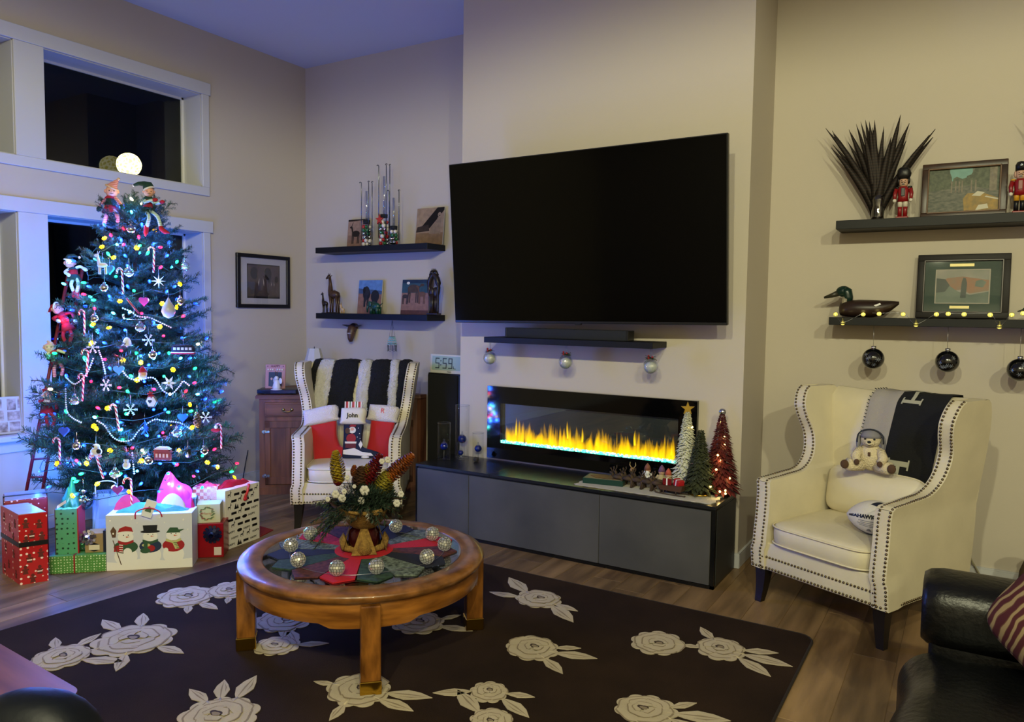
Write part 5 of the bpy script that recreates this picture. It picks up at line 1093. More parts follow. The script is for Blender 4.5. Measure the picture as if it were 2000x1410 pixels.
for k in (-0.032, -0.01, 0.012, 0.034): hw.box(k - 0.006, k + 0.006, -0.014, -0.011, -0.018, 0.004)
hang('house_ornament', 'red and white cottage ornament low on the tree', 'ornament', 318, 887, [('house', hm, pm('cottage_red', '8a3a34', 0.6)), ('windows', hw, pm('cottage_window', 'd8b8a0', 0.5)), ('snow', MB().prism([(-0.05, 0.030), (0.05, 0.030), (0.03, 0.044), (-0.03, 0.044)], -0.017, 0.017, M=FR), whp), hook(0.04)], off=0.05)
hx_ = MB().prism(ellip(0, 0, 0.040, 0.040, 6), -0.003, 0.003, M=FR); hi_ = MB().prism(ellip(0, 0, 0.034, 0.034, 6), 0.003, 0.0045, M=FR); ribm = MB(); ribbon_bow(ribm, (0, -0.006, 0.042), 0.022, n=6); lt__ = MB().prism(heart(0.8), 0.0045, 0.006, M=TR((-0.008, 0, 0), rx=R(90)))
hang('plaque_ornament', 'hexagonal cream plaque ornament with dark bow on the tree', 'ornament', 296, 784, [('rim', hx_, pm('plaque_wood', '5a4632', 0.6)), ('face', hi_, pm('plaque_cream', 'c2b49a', 0.6)), ('bow', ribm, redf), ('heart_print', lt__, blackf), hook(0.05)], off=0.05)
pb = MB(); pb.ball((0, 0, 0), (0.032, 0.024, 0.026), 12, 8); pb.ball((0.002, -0.008, 0.03), (0.022, 0.018, 0.018), 10, 8); pp = MB()
for q in ((-0.018, -0.01, -0.024), (0.02, -0.01, -0.024)): pp.ball(q, (0.011, 0.014, 0.010), 8, 6)
ps = MB(); ps.ball((0.018, -0.022, 0.005), (0.013, 0.006, 0.014), 8, 6); ps.ball((-0.01, -0.022, 0.034), (0.008, 0.006, 0.008), 8, 6)
hang('plush_ornament', 'black and white cow plush ornament low on the tree', 'ornament', 188, 882, [('body', pb, whp), ('feet', pp, pm('plush_pink', 'd8a0a8', 0.8)), ('spots', ps, blackf), hook(0.048)], off=0.05)
db = MB(); db.ball((0, 0, 0), (0.030, 0.012, 0.014), 10, 8)
for x in (-0.02, -0.012, 0.014, 0.022): db.tube([(x, 0, -0.005), (x, 0, -0.05)], 0.004, 5)
db.tube([(-0.018, 0, 0.005), (-0.026, 0, 0.05)], [0.010, 0.006], 6); db.ball((-0.032, 0, 0.054), (0.015, 0.008, 0.008), 8, 6)
for s in (-1, 1): db.tube([(-0.026, 0.004 * s, 0.06), (-0.02, 0.01 * s, 0.078)], [0.003, 0.001], 4)
hang('deer_ornament', 'white deer ornament high on the left of the tree', 'ornament', 200, 518, [('deer', db, whp), hook(0.02)], off=0.05, sc=1.1)
pc = MB()
for k in range(34): a = k * 2.4; q = k / 33; pc.ball((0.017 * math.sin(math.pi * (0.15 + 0.8 * q)) * math.cos(a), 0.017 * math.sin(math.pi * (0.15 + 0.8 * q)) * math.sin(a), -0.045 + 0.09 * q), (0.010, 0.010, 0.006), 6, 4)
hang('pinecone_ornament', 'frosted brown pinecone ornament on the right of the tree', 'ornament', 385, 820, [('scales', pc, pm('pinecone_brown', '6a5648', 0.7)), hook(0.045)], off=0.04)
ft = MB()
for k in range(26): a = rt.uniform(-0.9, 0.9); z = rt.uniform(-0.02, 0.03); ft.tube([(0, 0, z), (0.045 * math.sin(a), rt.uniform(-0.012, 0.012), z - 0.035 * math.cos(a))], [0.003, 0.0008], 4)
hang('feather_ornament', 'fluffy blue feather bird ornament on the tree', 'ornament', 283, 832, [('feathers', ft, pm('feather_blue', '2a6ad0', 0.7)), hook(0.03)], off=0.04)
po = MB()
for k in range(6): a = k * math.pi / 3; po.prism([(0, 0), (0.02 * math.cos(a - 0.4), 0.02 * math.sin(a - 0.4)), (0.046 * math.cos(a), 0.046 * math.sin(a)), (0.02 * math.cos(a + 0.4), 0.02 * math.sin(a + 0.4))], -0.002 - 0.0004 * k, 0.001, M=FR)
hang('poinsettia_ornament', 'white poinsettia flower ornament on the right of the tree', 'ornament', 330, 748, [('petals', po, pm('petal_cream', 'd4d0b8', 0.6)), ('centre', MB().ball((0, -0.004, 0), 0.007, 8, 6), pm('petal_gold', 'c0a040', 0.4))], off=0.05)
sg = MB(); sg.ball((0, 0, 0), (0.03, 0.016, 0.014), 10, 8); sh_ = MB().ball((0.004, -0.004, 0.02), 0.012, 8, 6)
hang('santa_ornament', 'red santa sleigh ornament on the far right of the tree', 'ornament', 421, 840, [('sleigh', sg, redf), ('santa', sh_, whp), hook(0.03)], off=0.04)
rs = MB().tube([(-0.035, 0, 0.045), (0.035, 0, -0.045)], [0.007, 0.005], 8); hang('paddle_ornament', 'red stick ornament slanting across the upper tree', 'ornament', 259, 597, [('stick', rs, pm('stick_red', 'a03028', 0.5)), hook(0.04)], off=0.05)
sl_ = MB()
for s in (-1, 1): sl_.tube(curve_pts([(-0.06, 0.012 * s, 0.02), (-0.05, 0.012 * s, -0.01), (0.05, 0.012 * s, -0.012), (0.065, 0.012 * s, 0.0)], 4), 0.0025, 5)
for k in range(6): x = -0.04 + k * 0.016; sl_.tube([(x, -0.012, -0.009), (x, 0.012, -0.009)], 0.002, 4)
hang('sled_ornament', 'silver wire sled ornament on the upper tree', 'ornament', 262, 620, [('sled', sl_, silv), hook(0.0)], off=0.05)
sk = MB(); sk.ball((0, 0, -0.012), 0.022, 12, 8); sk.ball((0, 0, 0.018), 0.016, 12, 8); skh = MB().lathe([(0.018, 0.028), (0.018, 0.031), (0.011, 0.032), (0.011, 0.048), (0, 0.048)], 12)
hang('santa_face_ornament', 'rosy santa face ornament in the middle of the tree', 'ornament', 279, 730, [('face', MB().ball((0, 0, 0), (0.026, 0.02, 0.024), 12, 8), skin), ('beard', MB().ball((0, -0.004, -0.016), (0.026, 0.018, 0.018), 10, 8), whp), ('hat', MB().lathe([(0.026, 0.012), (0.016, 0.032), (0, 0.05)], 12), redf), hook(0.05)], off=0.05)
hang('snowman_ornament', 'small white snowman ornament low on the tree', 'ornament', 247, 905, [('body', sk, whp), ('hat', skh, blackf), hook(0.048)], off=0.05)
hang('penguin_ornament', 'small black and white penguin ornament low on the right', 'ornament', 367, 885, [('body', MB().ball((0, 0, 0), (0.020, 0.018, 0.030), 12, 8), blackf), ('belly', MB().ball((0, -0.006, -0.004), (0.014, 0.014, 0.022), 10, 8), whp), hook(0.03)], off=0.05)
# bead garlands
bead = pm('pearl_bead', 'cfd4dc', 0.25)
def garland(label, pts):
    w3 = [tree_at(px, py, 0.03) for px, py in pts]; cv = resample(curve_pts([tuple(p) for p in w3], 8), 0.0135); t = thing('bead_garland', label, 'garland', cv[0])
    b = MB(); b.tube([p - cv[0] for p in cv], 0.001, 3); b.build('thread', hookm, t); b = MB()
    for p in cv: b.ball(p - cv[0], 0.0052, 6, 4)
    o = b.build('beads', bead, t); o['kind'] = 'stuff'
garland('white bead garland looping across the middle of the lower tree', [(190, 822), (205, 832), (220, 853), (238, 862), (258, 858), (272, 840), (300, 820), (320, 822), (352, 826), (372, 838)])
garland('white bead garland looping on the right middle of the tree', [(240, 725), (252, 738), (270, 742), (300, 738), (318, 762), (335, 769), (350, 755), (358, 745), (372, 755)])
garland('white bead garland looping on the left middle of the tree', [(130, 738), (145, 750), (160, 740), (172, 725), (182, 700)])
garland('white bead garland falling down the left middle of the tree', [(193, 685), (200, 705), (206, 733)])
garland('white bead garland looping across the upper tree', [(240, 602), (255, 608), (270, 618), (290, 620), (310, 628), (335, 640)])
garland('white bead garland low on the left of the tree', [(128, 760), (130, 800), (140, 815), (158, 825)])
garland('white bead garland hanging below the plaque on the tree', [(258, 885), (260, 905), (262, 925)])
# plush rocking of glowing globes on the upper window sill
gl = pm('glowing_globe', 'e8e2a0', 0.5, emit='e9dc7a', estr=3.0)
gp = at(252, 323, x=-5.55); gt_ = thing('light_globe', 'glowing crackled yellow globe light on the upper window sill', 'globe light', (gp.x, gp.y, 2.546)); r_ = 0.088
b = MB(); b.ball((0, 0, r_), r_, 32, 22); b.v = [tuple(V((0, 0, r_)) + (V(p) - V((0, 0, r_))) * (1 + 0.018 * mnoise.noise(V(p) * 60))) for p in b.v]; go = b.build('globe', gl, gt_)
nt = gl.node_tree; L = nt.links.new; tc = nt.nodes.new('ShaderNodeTexCoord'); vo = nt.nodes.new('ShaderNodeTexVoronoi'); vo.feature = 'DISTANCE_TO_EDGE'; vo.inputs['Scale'].default_value = 38; L(tc.outputs['Object'], vo.inputs['Vector']); rp = nt.nodes.new('ShaderNodeValToRGB'); rp.color_ramp.elements[0].color = (*lin('fff8c8'), 1); rp.color_ramp.elements[1].position = 0.22; rp.color_ramp.elements[1].color = (*lin('cfc05a'), 1); L(vo.outputs['Distance'], rp.inputs[0]); L(rp.outputs[0], nt.nodes['Principled BSDF'].inputs['Emission Color'])
MB().lathe([(0.04, 0.0), (0.045, 0.0), (0.04, 0.008), (0, 0.008)], 16).build('base', silv, gt_)
# collage frame on the lower sill
q = at(16, 858, x=-5.46); t = thing('collage_frame', 'white collage photo frame standing on the lower window sill', 'photo frame', (q.x, q.y, 0.69), R(90) - 0.25)
b = MB(); b.box(-0.13, 0.13, -0.008, 0.008, 0, 0.25, bev=0.002, M=TR(rx=-0.08)); b.build('frame', whitem, t)
pcs = pm('photo_print', '6a5a52', 0.5, col2='c0b4ac', vscale=28)
for x0, x1, z0, z1 in ((-0.12, -0.02, 0.09, 0.16), (0.0, 0.05, 0.16, 0.235), (0.06, 0.12, 0.17, 0.24), (0.0, 0.07, 0.09, 0.15), (-0.12, -0.03, 0.175, 0.235), (0.08, 0.12, 0.02, 0.15), (-0.12, -0.07, 0.015, 0.08), (-0.06, 0.0, 0.015, 0.08), (0.01, 0.07, 0.015, 0.08)): MB().box(x0, x1, -0.0095, -0.0075, z0, z1, M=TR(rx=-0.08)).build('photo', pcs, t)
# ================================================================== left shelves
SU, SL = 2.102, 1.518
def canvas(label, x, z, w_, h_, y=5.09, paint=None, lean=0.10, rz=0.0):
    t = thing('photo_canvas', label, 'photo', (x, y, z), rz); MX = TR(rx=-lean)
    MB().box(-w_ / 2, w_ / 2, 0, 0.012, 0, h_, bev=0.001, M=MX).build('board', pm('canvas_edge', 'b8b4ae', 0.7), t)
    sx = lambda u: (u - 0.5) * w_
    mats = []; b = MB(); k = [0]
    def P_(poly, c, rough=0.35):
        m = pm('print_' + c, c, rough, var=0.25, vscale=30, spec=0.3)
        if m not in mats: mats.append(m)
        k[0] += 1; b.prism([(sx(u), v * h_) for u, v in poly], 0.0001, 0.0003 + 0.00008 * k[0], mi=mats.index(m), M=MX @ TR(rx=R(90)))
    paint(P_); b.build('photo_print', mats, t); return t
def quad(u0, v0, u1, v1): return [(u0, v0), (u1, v0), (u1, v1), (u0, v1)]
def beast(P_, x, z, s, c, leg=0.5, f=1, neck=0.4, ny=0.5, hz=0.0):
    P_(ellip(x, z, 0.24 * s, 0.13 * s, 14), c)
    for d in (-0.2, -0.13, 0.12, 0.19): P_(quad(x + d * s - 0.025 * s, z - leg * s, x + d * s + 0.025 * s, z), c)
    P_([(x + f * 0.14 * s, z), (x + f * 0.22 * s, z + 0.02), (x + f * (0.22 + neck * 0.4) * s, z + ny * s), (x + f * (0.13 + neck * 0.4) * s, z + ny * s)], c)
    P_(ellip(x + f * (0.22 + neck * 0.4) * s, z + (ny + 0.01) * s, 0.08 * s, 0.045 * s, 10), c)
def p_antelope(P_):
    P_(quad(0, 0, 1, 1), '9a7d68'); P_(quad(0, 0, 1, 0.45), '8a6a58'); P_([(0, 0.93), (1, 0.97), (1, 1), (0, 1)], '2a2420')
    beast(P_, 0.42, 0.5, 0.85, '241c1a', 0.4, -1, 0.2, 0.26); P_([(0.17, 0.74), (0.2, 0.74), (0.27, 0.9), (0.24, 0.9)], '241c1a')
def p_cheetah(P_):
    P_(quad(0, 0, 1, 1), '9c8468'); P_(quad(0, 0, 1, 0.33), '85694a'); P_([(0.2, 0.5), (0.5, 0.45), (1.0, 0.92), (1.0, 1.0), (0.75, 1)], '1c1814'); P_([(0.0, 0.35), (0.5, 0.38), (0.45, 0.55), (0.05, 0.5)], '3a3028')
    P_([(0.5, 0.3), (0.85, 0.3), (0.92, 0.72), (0.78, 0.74), (0.72, 0.6), (0.55, 0.48)], '8f7a60'); P_(ellip(0.84, 0.80, 0.065, 0.07, 14), '9a8468'); P_(quad(0.86, 0.28, 0.9, 0.6), '8f7a60'); P_(ellip(0.84, 0.78, 0.02, 0.015, 8), '1c1814')
def p_eleph(P_):
    P_(quad(0, 0, 1, 1), '5f86b8'); P_(quad(0, 0, 1, 0.62), '8a6658'); P_([(0, 0.6), (1, 0.58), (1, 0.68), (0.5, 0.72), (0, 0.76)], '44597a')
    for x, z, s in ((0.36, 0.58, 1.0), (0.72, 0.52, 1.1)):
        P_(ellip(x, z, 0.16 * s, 0.17 * s, 16), '22242c'); P_(quad(x - 0.11 * s, z - 0.38 * s, x - 0.03 * s, z, ), '22242c'); P_(quad(x + 0.02 * s, z - 0.36 * s, x + 0.10 * s, z), '22242c')
    P_(ellip(0.34, 0.68, 0.13, 0.14, 14), '2a2c34'); P_(ellip(0.25, 0.7, 0.06, 0.1, 12), '191a20'); P_([(0.32, 0.6), (0.37, 0.6), (0.36, 0.36), (0.33, 0.36)], '2a2c34')
def p_zebra(P_):
    P_(quad(0, 0, 1, 1), '33505c'); P_(quad(0, 0, 1, 0.62), '8f6c60'); P_(quad(0, 0.9, 1, 1), '22344a'); P_(quad(0, 0.0, 1, 0.12), '5a3c34'); P_(ellip(0.22, 0.9, 0.06, 0.04, 10), 'd8d4c0')
    beast(P_, 0.42, 0.74, 0.9, '4a3c34', 0.45, 1, 0.3, 0.1); beast(P_, 0.74, 0.58, 0.55, '6a4c3c', 0.5, -1, 0.3, 0.4); beast(P_, 0.14, 0.52, 0.45, '3a3434', 0.5, 1, 0.2, 0.2)
def spx(px, y=5.05, z=None, py=480): return at(px, py, y=y).x
canvas('wildlife photo of a dark antelope on the upper shelf', spx(690), SU, 0.235, 0.26, paint=p_antelope)
canvas('wildlife photo of a cheetah by a fallen trunk on the upper shelf', spx(831), SU, 0.285, 0.315, paint=p_cheetah)
canvas('wildlife photo of two elephants under blue sky on the lower shelf', spx(714, py=600), SL, 0.275, 0.30, paint=p_eleph)
canvas('wildlife photo of grazing animals beside the twin giraffe carving', spx(803, py=600), SL, 0.30, 0.30, paint=p_zebra)
# ornament filled glass jars with hooked metal arms
jarg = glassy('jar_glass', (0.97, 0.98, 0.985), 0.015, 0.0, 0.45); chrome = pm('dark_chrome', '6a7078', 0.2, metal=1); tealight = pm('frosted_tube', 'aab2c4', 0.2)
jo = [pm('tiny_red', 'a01a1c', 0.2, coat=0.5), pm('tiny_silver', 'c8ccd2', 0.12, metal=1), pm('tiny_green', '1e5a34', 0.25, coat=0.5), pm('tiny_cream', 'd8cfc0', 0.4)]
def jar(label, px, rj, hj, hp, y=5.02, star_=False):
    t = thing('ornament_jar', label, 'jar', (spx(px, y), y, SU)); g_ = random.Random(px)
    MB().lathe([(0.0, 0.0), (rj, 0.0), (rj, hj), (rj * 0.9, hj + 0.01), (0.028, hj + 0.012)], 24).build('glass', jarg, t)
    MB().lathe([(0.03, hj + 0.0), (0.032, hj + 0.03), (0.0, hj + 0.03)], 16).build('collar', blackf, t)
    MB().tube([(0, 0, hj + 0.03), (0, 0, hp * 0.86)], 0.011, 10).build('glass_tube', glassy('tube_glass', (0.85, 0.9, 1.0), 0.35, 0.05), t)
    for dx, dy in ((-0.052, -0.01), (0.052, 0.012), (0.04, -0.02)) if hp > 0.5 else ((-0.045, -0.01), (0.045, 0.012)):
        MB().tube([(dx, dy, hj * 0.3), (dx, dy, hp - 0.01)] + [(dx - (0.012 if dx < 0 else -0.0) - 0.0 + 0.012 * math.cos(a) * (1 if dx < 0 else -1) * (1), dy, hp - 0.01 + 0.012 * math.sin(a)) for a in (0.6, 1.2, 1.9, 2.6)], 0.0035, 6).build('hooked_arm', chrome, t)
    n = 0
    for z in [0.022 + 0.030 * k for k in range(int(hj / 0.032))]:
        for k in range(4):
            a = k * 1.57 + z * 40; r_ = g_.uniform(0.014, 0.019); MB().ball((rj * 0.55 * math.cos(a), rj * 0.55 * math.sin(a), z), r_, 10, 6).build('tiny_ornament', g_.choice(jo), t)
    if star_: MB().prism(star(5, 0.045, 0.019), -0.006, 0.006, M=TR((-0.01, -rj * 0.9, hj * 0.92), rx=R(90))).build('star', pm('tiny_star', 'a82a28', 0.3), t)
jar('shorter glass jar of tiny ornaments before the antelope photo', 716, 0.048, 0.20, 0.56)
jar('tallest glass jar of tiny ornaments with a red star', 750, 0.052, 0.24, 0.69, star_=True)
jar('smallest glass jar of tiny ornaments beside the cheetah photo', 769, 0.040, 0.13, 0.46, y=4.98)
# carvings
dkw = pm('carved_ebony', '171310', 0.35, col2='2e2016', vscale=14); spot = pm('carved_spotted', '2c1d12', 0.4, col2='4e3722', vscale=26); jade = pm('green_stone', '0e2a22', 0.25, coat=0.4, col2='1c4636', vscale=12); bone = pm('carved_bone', 'b89c70', 0.5)
def giraffe(name, label, loc, s, mat, rz=0):
    t = thing(name, label, 'figurine', loc, rz); t.scale = (s, s, s)
    MB().box(-0.09, 0.09, -0.035, 0.035, 0, 0.012, bev=0.003).build('base', dkw, t)
    b = MB(); b.tube([(0.075, 0, 0.20), (0.05, 0, 0.23), (0, 0, 0.245), (-0.045, 0, 0.25), (-0.06, 0, 0.29), (-0.065, 0, 0.38), (-0.075, 0, 0.46)], [0.03, 0.05, 0.055, 0.05, 0.035, 0.022, 0.018], 12)
    b.tube([(-0.07, 0, 0.455), (-0.09, 0, 0.475), (-0.12, 0, 0.455), (-0.135, 0, 0.445)], [0.018, 0.024, 0.015, 0.010], 10)
    for x in (-0.045, 0.06):
        for y in (-0.02, 0.02): b.tube([(x, y, 0.23), (x + 0.004, y, 0.11), (x, y, 0.01)], [0.024, 0.012, 0.011], 8)
    for y in (-1, 1): b.tube([(-0.085, 0.008 * y, 0.485), (-0.08, 0.012 * y, 0.515)], [0.006, 0.004], 6); b.tube([(-0.08, 0.016 * y, 0.475), (-0.065, 0.034 * y, 0.49)], [0.009, 0.003], 6)
    b.tube([(0.085, 0, 0.22), (0.10, 0, 0.15)], [0.007, 0.004], 6); b.build('body', mat, t); return t
giraffe('giraffe_figurine', 'spotted brown giraffe carving on the lower shelf', (spx(657, py=605), 5.02, SL), 0.70, spot)
giraffe('giraffe_figurine', 'small dark giraffe carving beside the taller spotted one', (spx(644, py=605), 4.99, SL), 0.37, dkw)
t = thing('dog_figurine', 'tiny cream animal carving at the feet of the spotted giraffe', 'figurine', (spx(669, py=606, y=4.95), 4.95, SL)); b = MB(); b.ball((0, 0, 0.03), (0.02, 0.012, 0.014), 10, 8); b.tube([(-0.012, 0, 0.035), (-0.02, 0, 0.065), (-0.026, 0, 0.068)], [0.010, 0.009, 0.005], 8)
for x in (-0.012, 0.012):
    for y in (-0.006, 0.006): b.tube([(x, y, 0.025), (x, y, 0)], 0.005, 6)
b.build('body', bone, t); t.scale = (1.15, 1.15, 1.15)
b = MB()
for y in (-1, 1): b.tube([(-0.018, 0.006 * y, 0.07), (-0.014, 0.009 * y, 0.088)], [0.004, 0.001], 5)
b.build('ears', bone, t)
t = thing('elephant_figurine', 'dark green stone elephant carving in front of the elephants photo', 'figurine', (spx(733, py=606, y=4.97), 4.97, SL)); b = MB(); b.ball((0.0, 0, 0.065), (0.055, 0.030, 0.036), 14, 10); b.ball((-0.055, 0, 0.080), (0.028, 0.024, 0.028), 12, 8); b.tube([(-0.075, 0, 0.075), (-0.092, 0, 0.045), (-0.09, 0, 0.012)], [0.014, 0.010, 0.006], 8)
for x in (-0.032, 0.035):
    for y in (-0.016, 0.016): b.tube([(x, y, 0.06), (x, y, 0)], [0.017, 0.014], 8)
b.tube([(0.055, 0, 0.075), (0.085, 0, 0.095)], [0.005, 0.003], 5); b.build('body', jade, t)
for s in (-1, 1): MB().ball((-0.042, 0.026 * s, 0.085), (0.020, 0.006, 0.026), 10, 6).build('ear', jade, t)
t = thing('twin_giraffe_carving', 'black carving of two giraffes with entwined necks', 'figurine', (spx(847, py=606, y=5.0), 5.0, SL))
MB().box(-0.055, 0.055, -0.03, 0.03, 0, 0.015, bev=0.003).build('base', dkw, t)
for s in (-1, 1):
    b = MB(); b.tube(curve_pts([(0.040 * s, 0, 0.01), (0.042 * s, 0, 0.16), (0.048 * s, 0, 0.24), (0.030 * s, 0, 0.30), (0.004 * s, 0, 0.33), (-0.008 * s, 0, 0.345)], 4), [0.010] * 5 + [0.016] * 4 + [0.024] * 4 + [0.022] * 4 + [0.018] * 4, 10)
    b.tube([(-0.004 * s, 0, 0.345), (-0.020 * s, 0, 0.35), (-0.045 * s, 0, 0.325)], [0.016, 0.018, 0.007], 8)
    for y in (-1, 1): b.tube([(-0.012 * s, 0.008 * y, 0.36), (-0.010 * s, 0.012 * y, 0.38)], [0.006, 0.003], 5)
    for x in (0.018, 0.006): b.tube([(x * s, 0.008 * s, 0.17), (x * s, 0.010 * s, 0.01)], [0.016, 0.009], 8)
    b.ball((0.022 * s, 0, 0.185), (0.032, 0.020, 0.045), 10, 8); b.build('giraffe', dkw, t)
# carved antelope head and bead hanging below the lower shelf
q = at(687, 640, y=YB - 0.05); t = thing('carved_head', 'brown carved horned animal head mask hanging under the lower shelf', 'wall mask', (q.x, YB - 0.035, q.z))
b = MB(); b.tube([(0, 0.02, 0.02), (0, -0.005, 0.0), (0, -0.025, -0.05), (0, -0.03, -0.10), (0.0, -0.025, -0.125)], [0.03, 0.042, 0.038, 0.026, 0.016], 14); b.build('head', pm('carved_brown', '5a3e30', 0.45, col2='3a261c', vscale=10), t)
for s in (-1, 1):
    MB().tube([(0.03 * s, -0.005, 0.012), (0.07 * s, -0.01, 0.018), (0.115 * s, -0.015, 0.024)], [0.012, 0.009, 0.003], 8).build('horn', pm('horn', '4a3a34', 0.4), t)
    MB().ball((0.036 * s, -0.02, -0.03), (0.008, 0.006, 0.006), 8, 6).build('eye', blackf, t)
MB().box(-0.006, 0.028, -0.066, -0.05, -0.055, -0.045, M=TR(rz=0.0)).build('blaze', pm('blaze', 'a0968c', 0.5), t)
q = at(766, 630, y=YB - 0.20); t = thing('bead_hanging', 'hanging chandelier of pale blue beads under the lower shelf', 'wind chime', (q.x, q.y, 1.468))
bdp = pm('aqua_bead', '9ad8e8', 0.15, trans=0.3); bdk = pm('dark_bead', '20303c', 0.3)
b = MB()
for k in range(4): a = k * 1.57 + 0.5; b.tube([(0, 0, 0), (0.024 * math.cos(a), 0.024 * math.sin(a), -0.14)], 0.0012, 4)
for z, r_ in ((-0.14, 0.024), (-0.17, 0.032), (-0.20, 0.038)): b.tube([(r_ * math.cos(a), r_ * math.sin(a), z) for a in [6.283 * k / 18 for k in range(18)]], 0.0015, 4, closed=True)
b.build('wire_frame', bdk, t); b = MB()
for z0, z1, r0, r1, n in ((-0.145, -0.17, 0.024, 0.032, 14), (-0.175, -0.205, 0.032, 0.038, 18), (-0.15, -0.20, 0.014, 0.02, 10)):
    for k in range(n):
        a = 6.283 * k / n
        for j in range(3): q_ = j / 2; b.ball(((r0 + (r1 - r0) * q_) * math.cos(a), (r0 + (r1 - r0) * q_) * math.sin(a), z0 + (z1 - z0) * q_), 0.0048, 6, 4)
o = b.build('beads', bdp, t); o['kind'] = 'stuff'; b = MB()
for k in range(14):
    a = 6.283 * k / 14
    for j in range(4): b.ball((0.038 * math.cos(a), 0.038 * math.sin(a), -0.215 - 0.012 * j - (0.01 if k % 2 else 0)), 0.0042, 6, 4)
o = b.build('bead_fringe', bdk, t); o['kind'] = 'stuff'
# framed elephants on the left wall
PX = XL + 0.001; t = thing('framed_picture', 'black framed elephant picture with white mat on the left wall', 'picture', (PX, 4.642, 1.557), R(90))
fw_, fh_ = 0.592, 0.472
b = MB()
for q in ((-fw_ / 2, fw_ / 2, 0, 0.032), (-fw_ / 2, fw_ / 2, fh_ - 0.032, fh_), (-fw_ / 2, -fw_ / 2 + 0.038, 0.03, fh_ - 0.03), (fw_ / 2 - 0.038, fw_ / 2, 0.03, fh_ - 0.03)): b.box(q[0], q[1], -0.028, 0, q[2], q[3], bev=0.003)
b.build('frame', pm('black_frame', '0d0c0d', 0.35), t); MB().box(-fw_ / 2 + 0.03, fw_ / 2 - 0.03, -0.012, -0.006, 0.03, fh_ - 0.03).build('mat', pm('picture_mat', 'b9b6bc', 0.8), t)
b = MB(); b.box(-0.182, 0.182, -0.0135, -0.011, 0.085, 0.385); b.build('inner_mat', pm('black_mat', '141214', 0.7), t); b = MB(); b.box(-0.174, 0.174, -0.0145, -0.013, 0.102, 0.377); b.build('print', pm('sepia_print', '5d4d48', 0.5, col2='3e332f', vscale=7), t)
b = MB()
def E_(poly, k, mi=0): b.prism(poly, 0.0145, 0.0148 + k * 0.0001, mi=mi, M=TR(rx=R(90)))
for cx_, cz_, s in ((-0.03, 0.285, 1.0), (0.10, 0.245, 0.55)):
    E_(ellip(cx_, cz_ - 0.06 * s, 0.075 * s, 0.095 * s, 16), 1, 1); E_(ellip(cx_ - 0.075 * s, cz_ + 0.02 * s, 0.042 * s, 0.055 * s, 14), 2, 0); E_(ellip(cx_ + 0.075 * s, cz_ + 0.02 * s, 0.042 * s, 0.055 * s, 14), 3, 0); E_(ellip(cx_, cz_ + 0.01 * s, 0.045 * s, 0.06 * s, 14), 4, 1)
    for q in (-1, 1): E_([(cx_ + q * 0.020 * s, cz_ - 0.02 * s), (cx_ + q * 0.034 * s, cz_ - 0.06 * s), (cx_ + q * 0.030 * s, cz_ - 0.095 * s), (cx_ + q * 0.022 * s, cz_ - 0.06 * s)], 5, 2)
    for q in (-0.05, 0.03): E_([(cx_ + q * s, cz_ - 0.09 * s), (cx_ + (q + 0.03) * s, cz_ - 0.09 * s), (cx_ + (q + 0.03) * s, 0.13), (cx_ + q * s, 0.13)], 6, 1)
b.build('elephant_print', [pm('ink_dark', '1f1918', 0.5), pm('ink_mid', '4c3f3b', 0.5), pm('ink_tusk', 'a89c90', 0.5)], t)
MB().box(-fw_ / 2 + 0.03, fw_ / 2 - 0.03, -0.022, -0.020, 0.03, fh_ - 0.03).build('glass', glassy('picture_glass', (0.97, 0.97, 0.97), 0.05, 0.02, 0.5), t)
# on the corner cabinet: disc player, photo frame, angel; lamp behind the armchair
CT = TR(cab.location, rz=CR); CHT = 0.835
q = at(545, 768, z=CHT); t = thing('disc_player', 'flat black disc player on the oak corner cabinet', 'disc player', (q.x, q.y, CHT), CR - 0.05)
MB().box(-0.16, 0.16, -0.10, 0.10, 0.006, 0.040, bev=0.003).build('case', pm('player_black', '0c0d10', 0.35), t); MB().box(-0.15, -0.05, -0.102, -0.099, 0.012, 0.03).build('display', pm('player_window', '1a1c20', 0.1), t)
for x in (-0.12, 0.12): MB().lathe([(0.012, 0), (0.012, 0.007)], 8, c=(x, -0.07, 0)).build('foot', blackf, t)
q2 = CT.inverted() @ V((q.x, q.y, CHT)); fr_ = thing('framed_photo', 'pink framed photo lettered HAPPY on the disc player', 'framed photo', (q.x - 0.025, q.y - 0.02, CHT + 0.040), 0.55)
pk_ = pm('pink_frame', 'b08078', 0.5); b = MB(); FM2 = TR(rx=-0.12); b.box(-0.085, 0.085, -0.006, 0.008, 0, 0.205, bev=0.003, M=FM2); b.build('frame', pk_, fr_)
MB().box(-0.055, 0.055, -0.008, -0.005, 0.02, 0.14, M=FM2).build('photo', pm('frame_photo_dark', '2a3434', 0.4), fr_)
b = MB(); b.prism(ellip(-0.03, 0.045, 0.016, 0.03, 12), 0.008, 0.009, mi=0, M=FM2 @ TR(rx=R(90))); b.prism(ellip(0.01, 0.05, 0.018, 0.03, 12), 0.008, 0.0092, mi=1, M=FM2 @ TR(rx=R(90)))
for x, z in ((-0.03, 0.082), (0.01, 0.088), (-0.008, 0.06)): b.prism(ellip(x, z, 0.009, 0.011, 10), 0.008, 0.0094, mi=2, M=FM2 @ TR(rx=R(90)))
b.build('portrait_print', [pm('print_slate', '3a4448', 0.5), pm('print_crimson', 'a8202c', 0.5), pm('print_skin', 'c89a84', 0.5)], fr_)
b = MB(); b.text('HAPPY', 0.026, FM2 @ TR((0.0, -0.0065, 0.188), rx=R(90)), extr=0.0006, off=0.0006)
for s in (-1, 1): b.prism(star(5, 0.008, 0.003), 0.006, 0.0075, M=FM2 @ TR((0.066 * s, 0, 0.188), rx=R(90)))
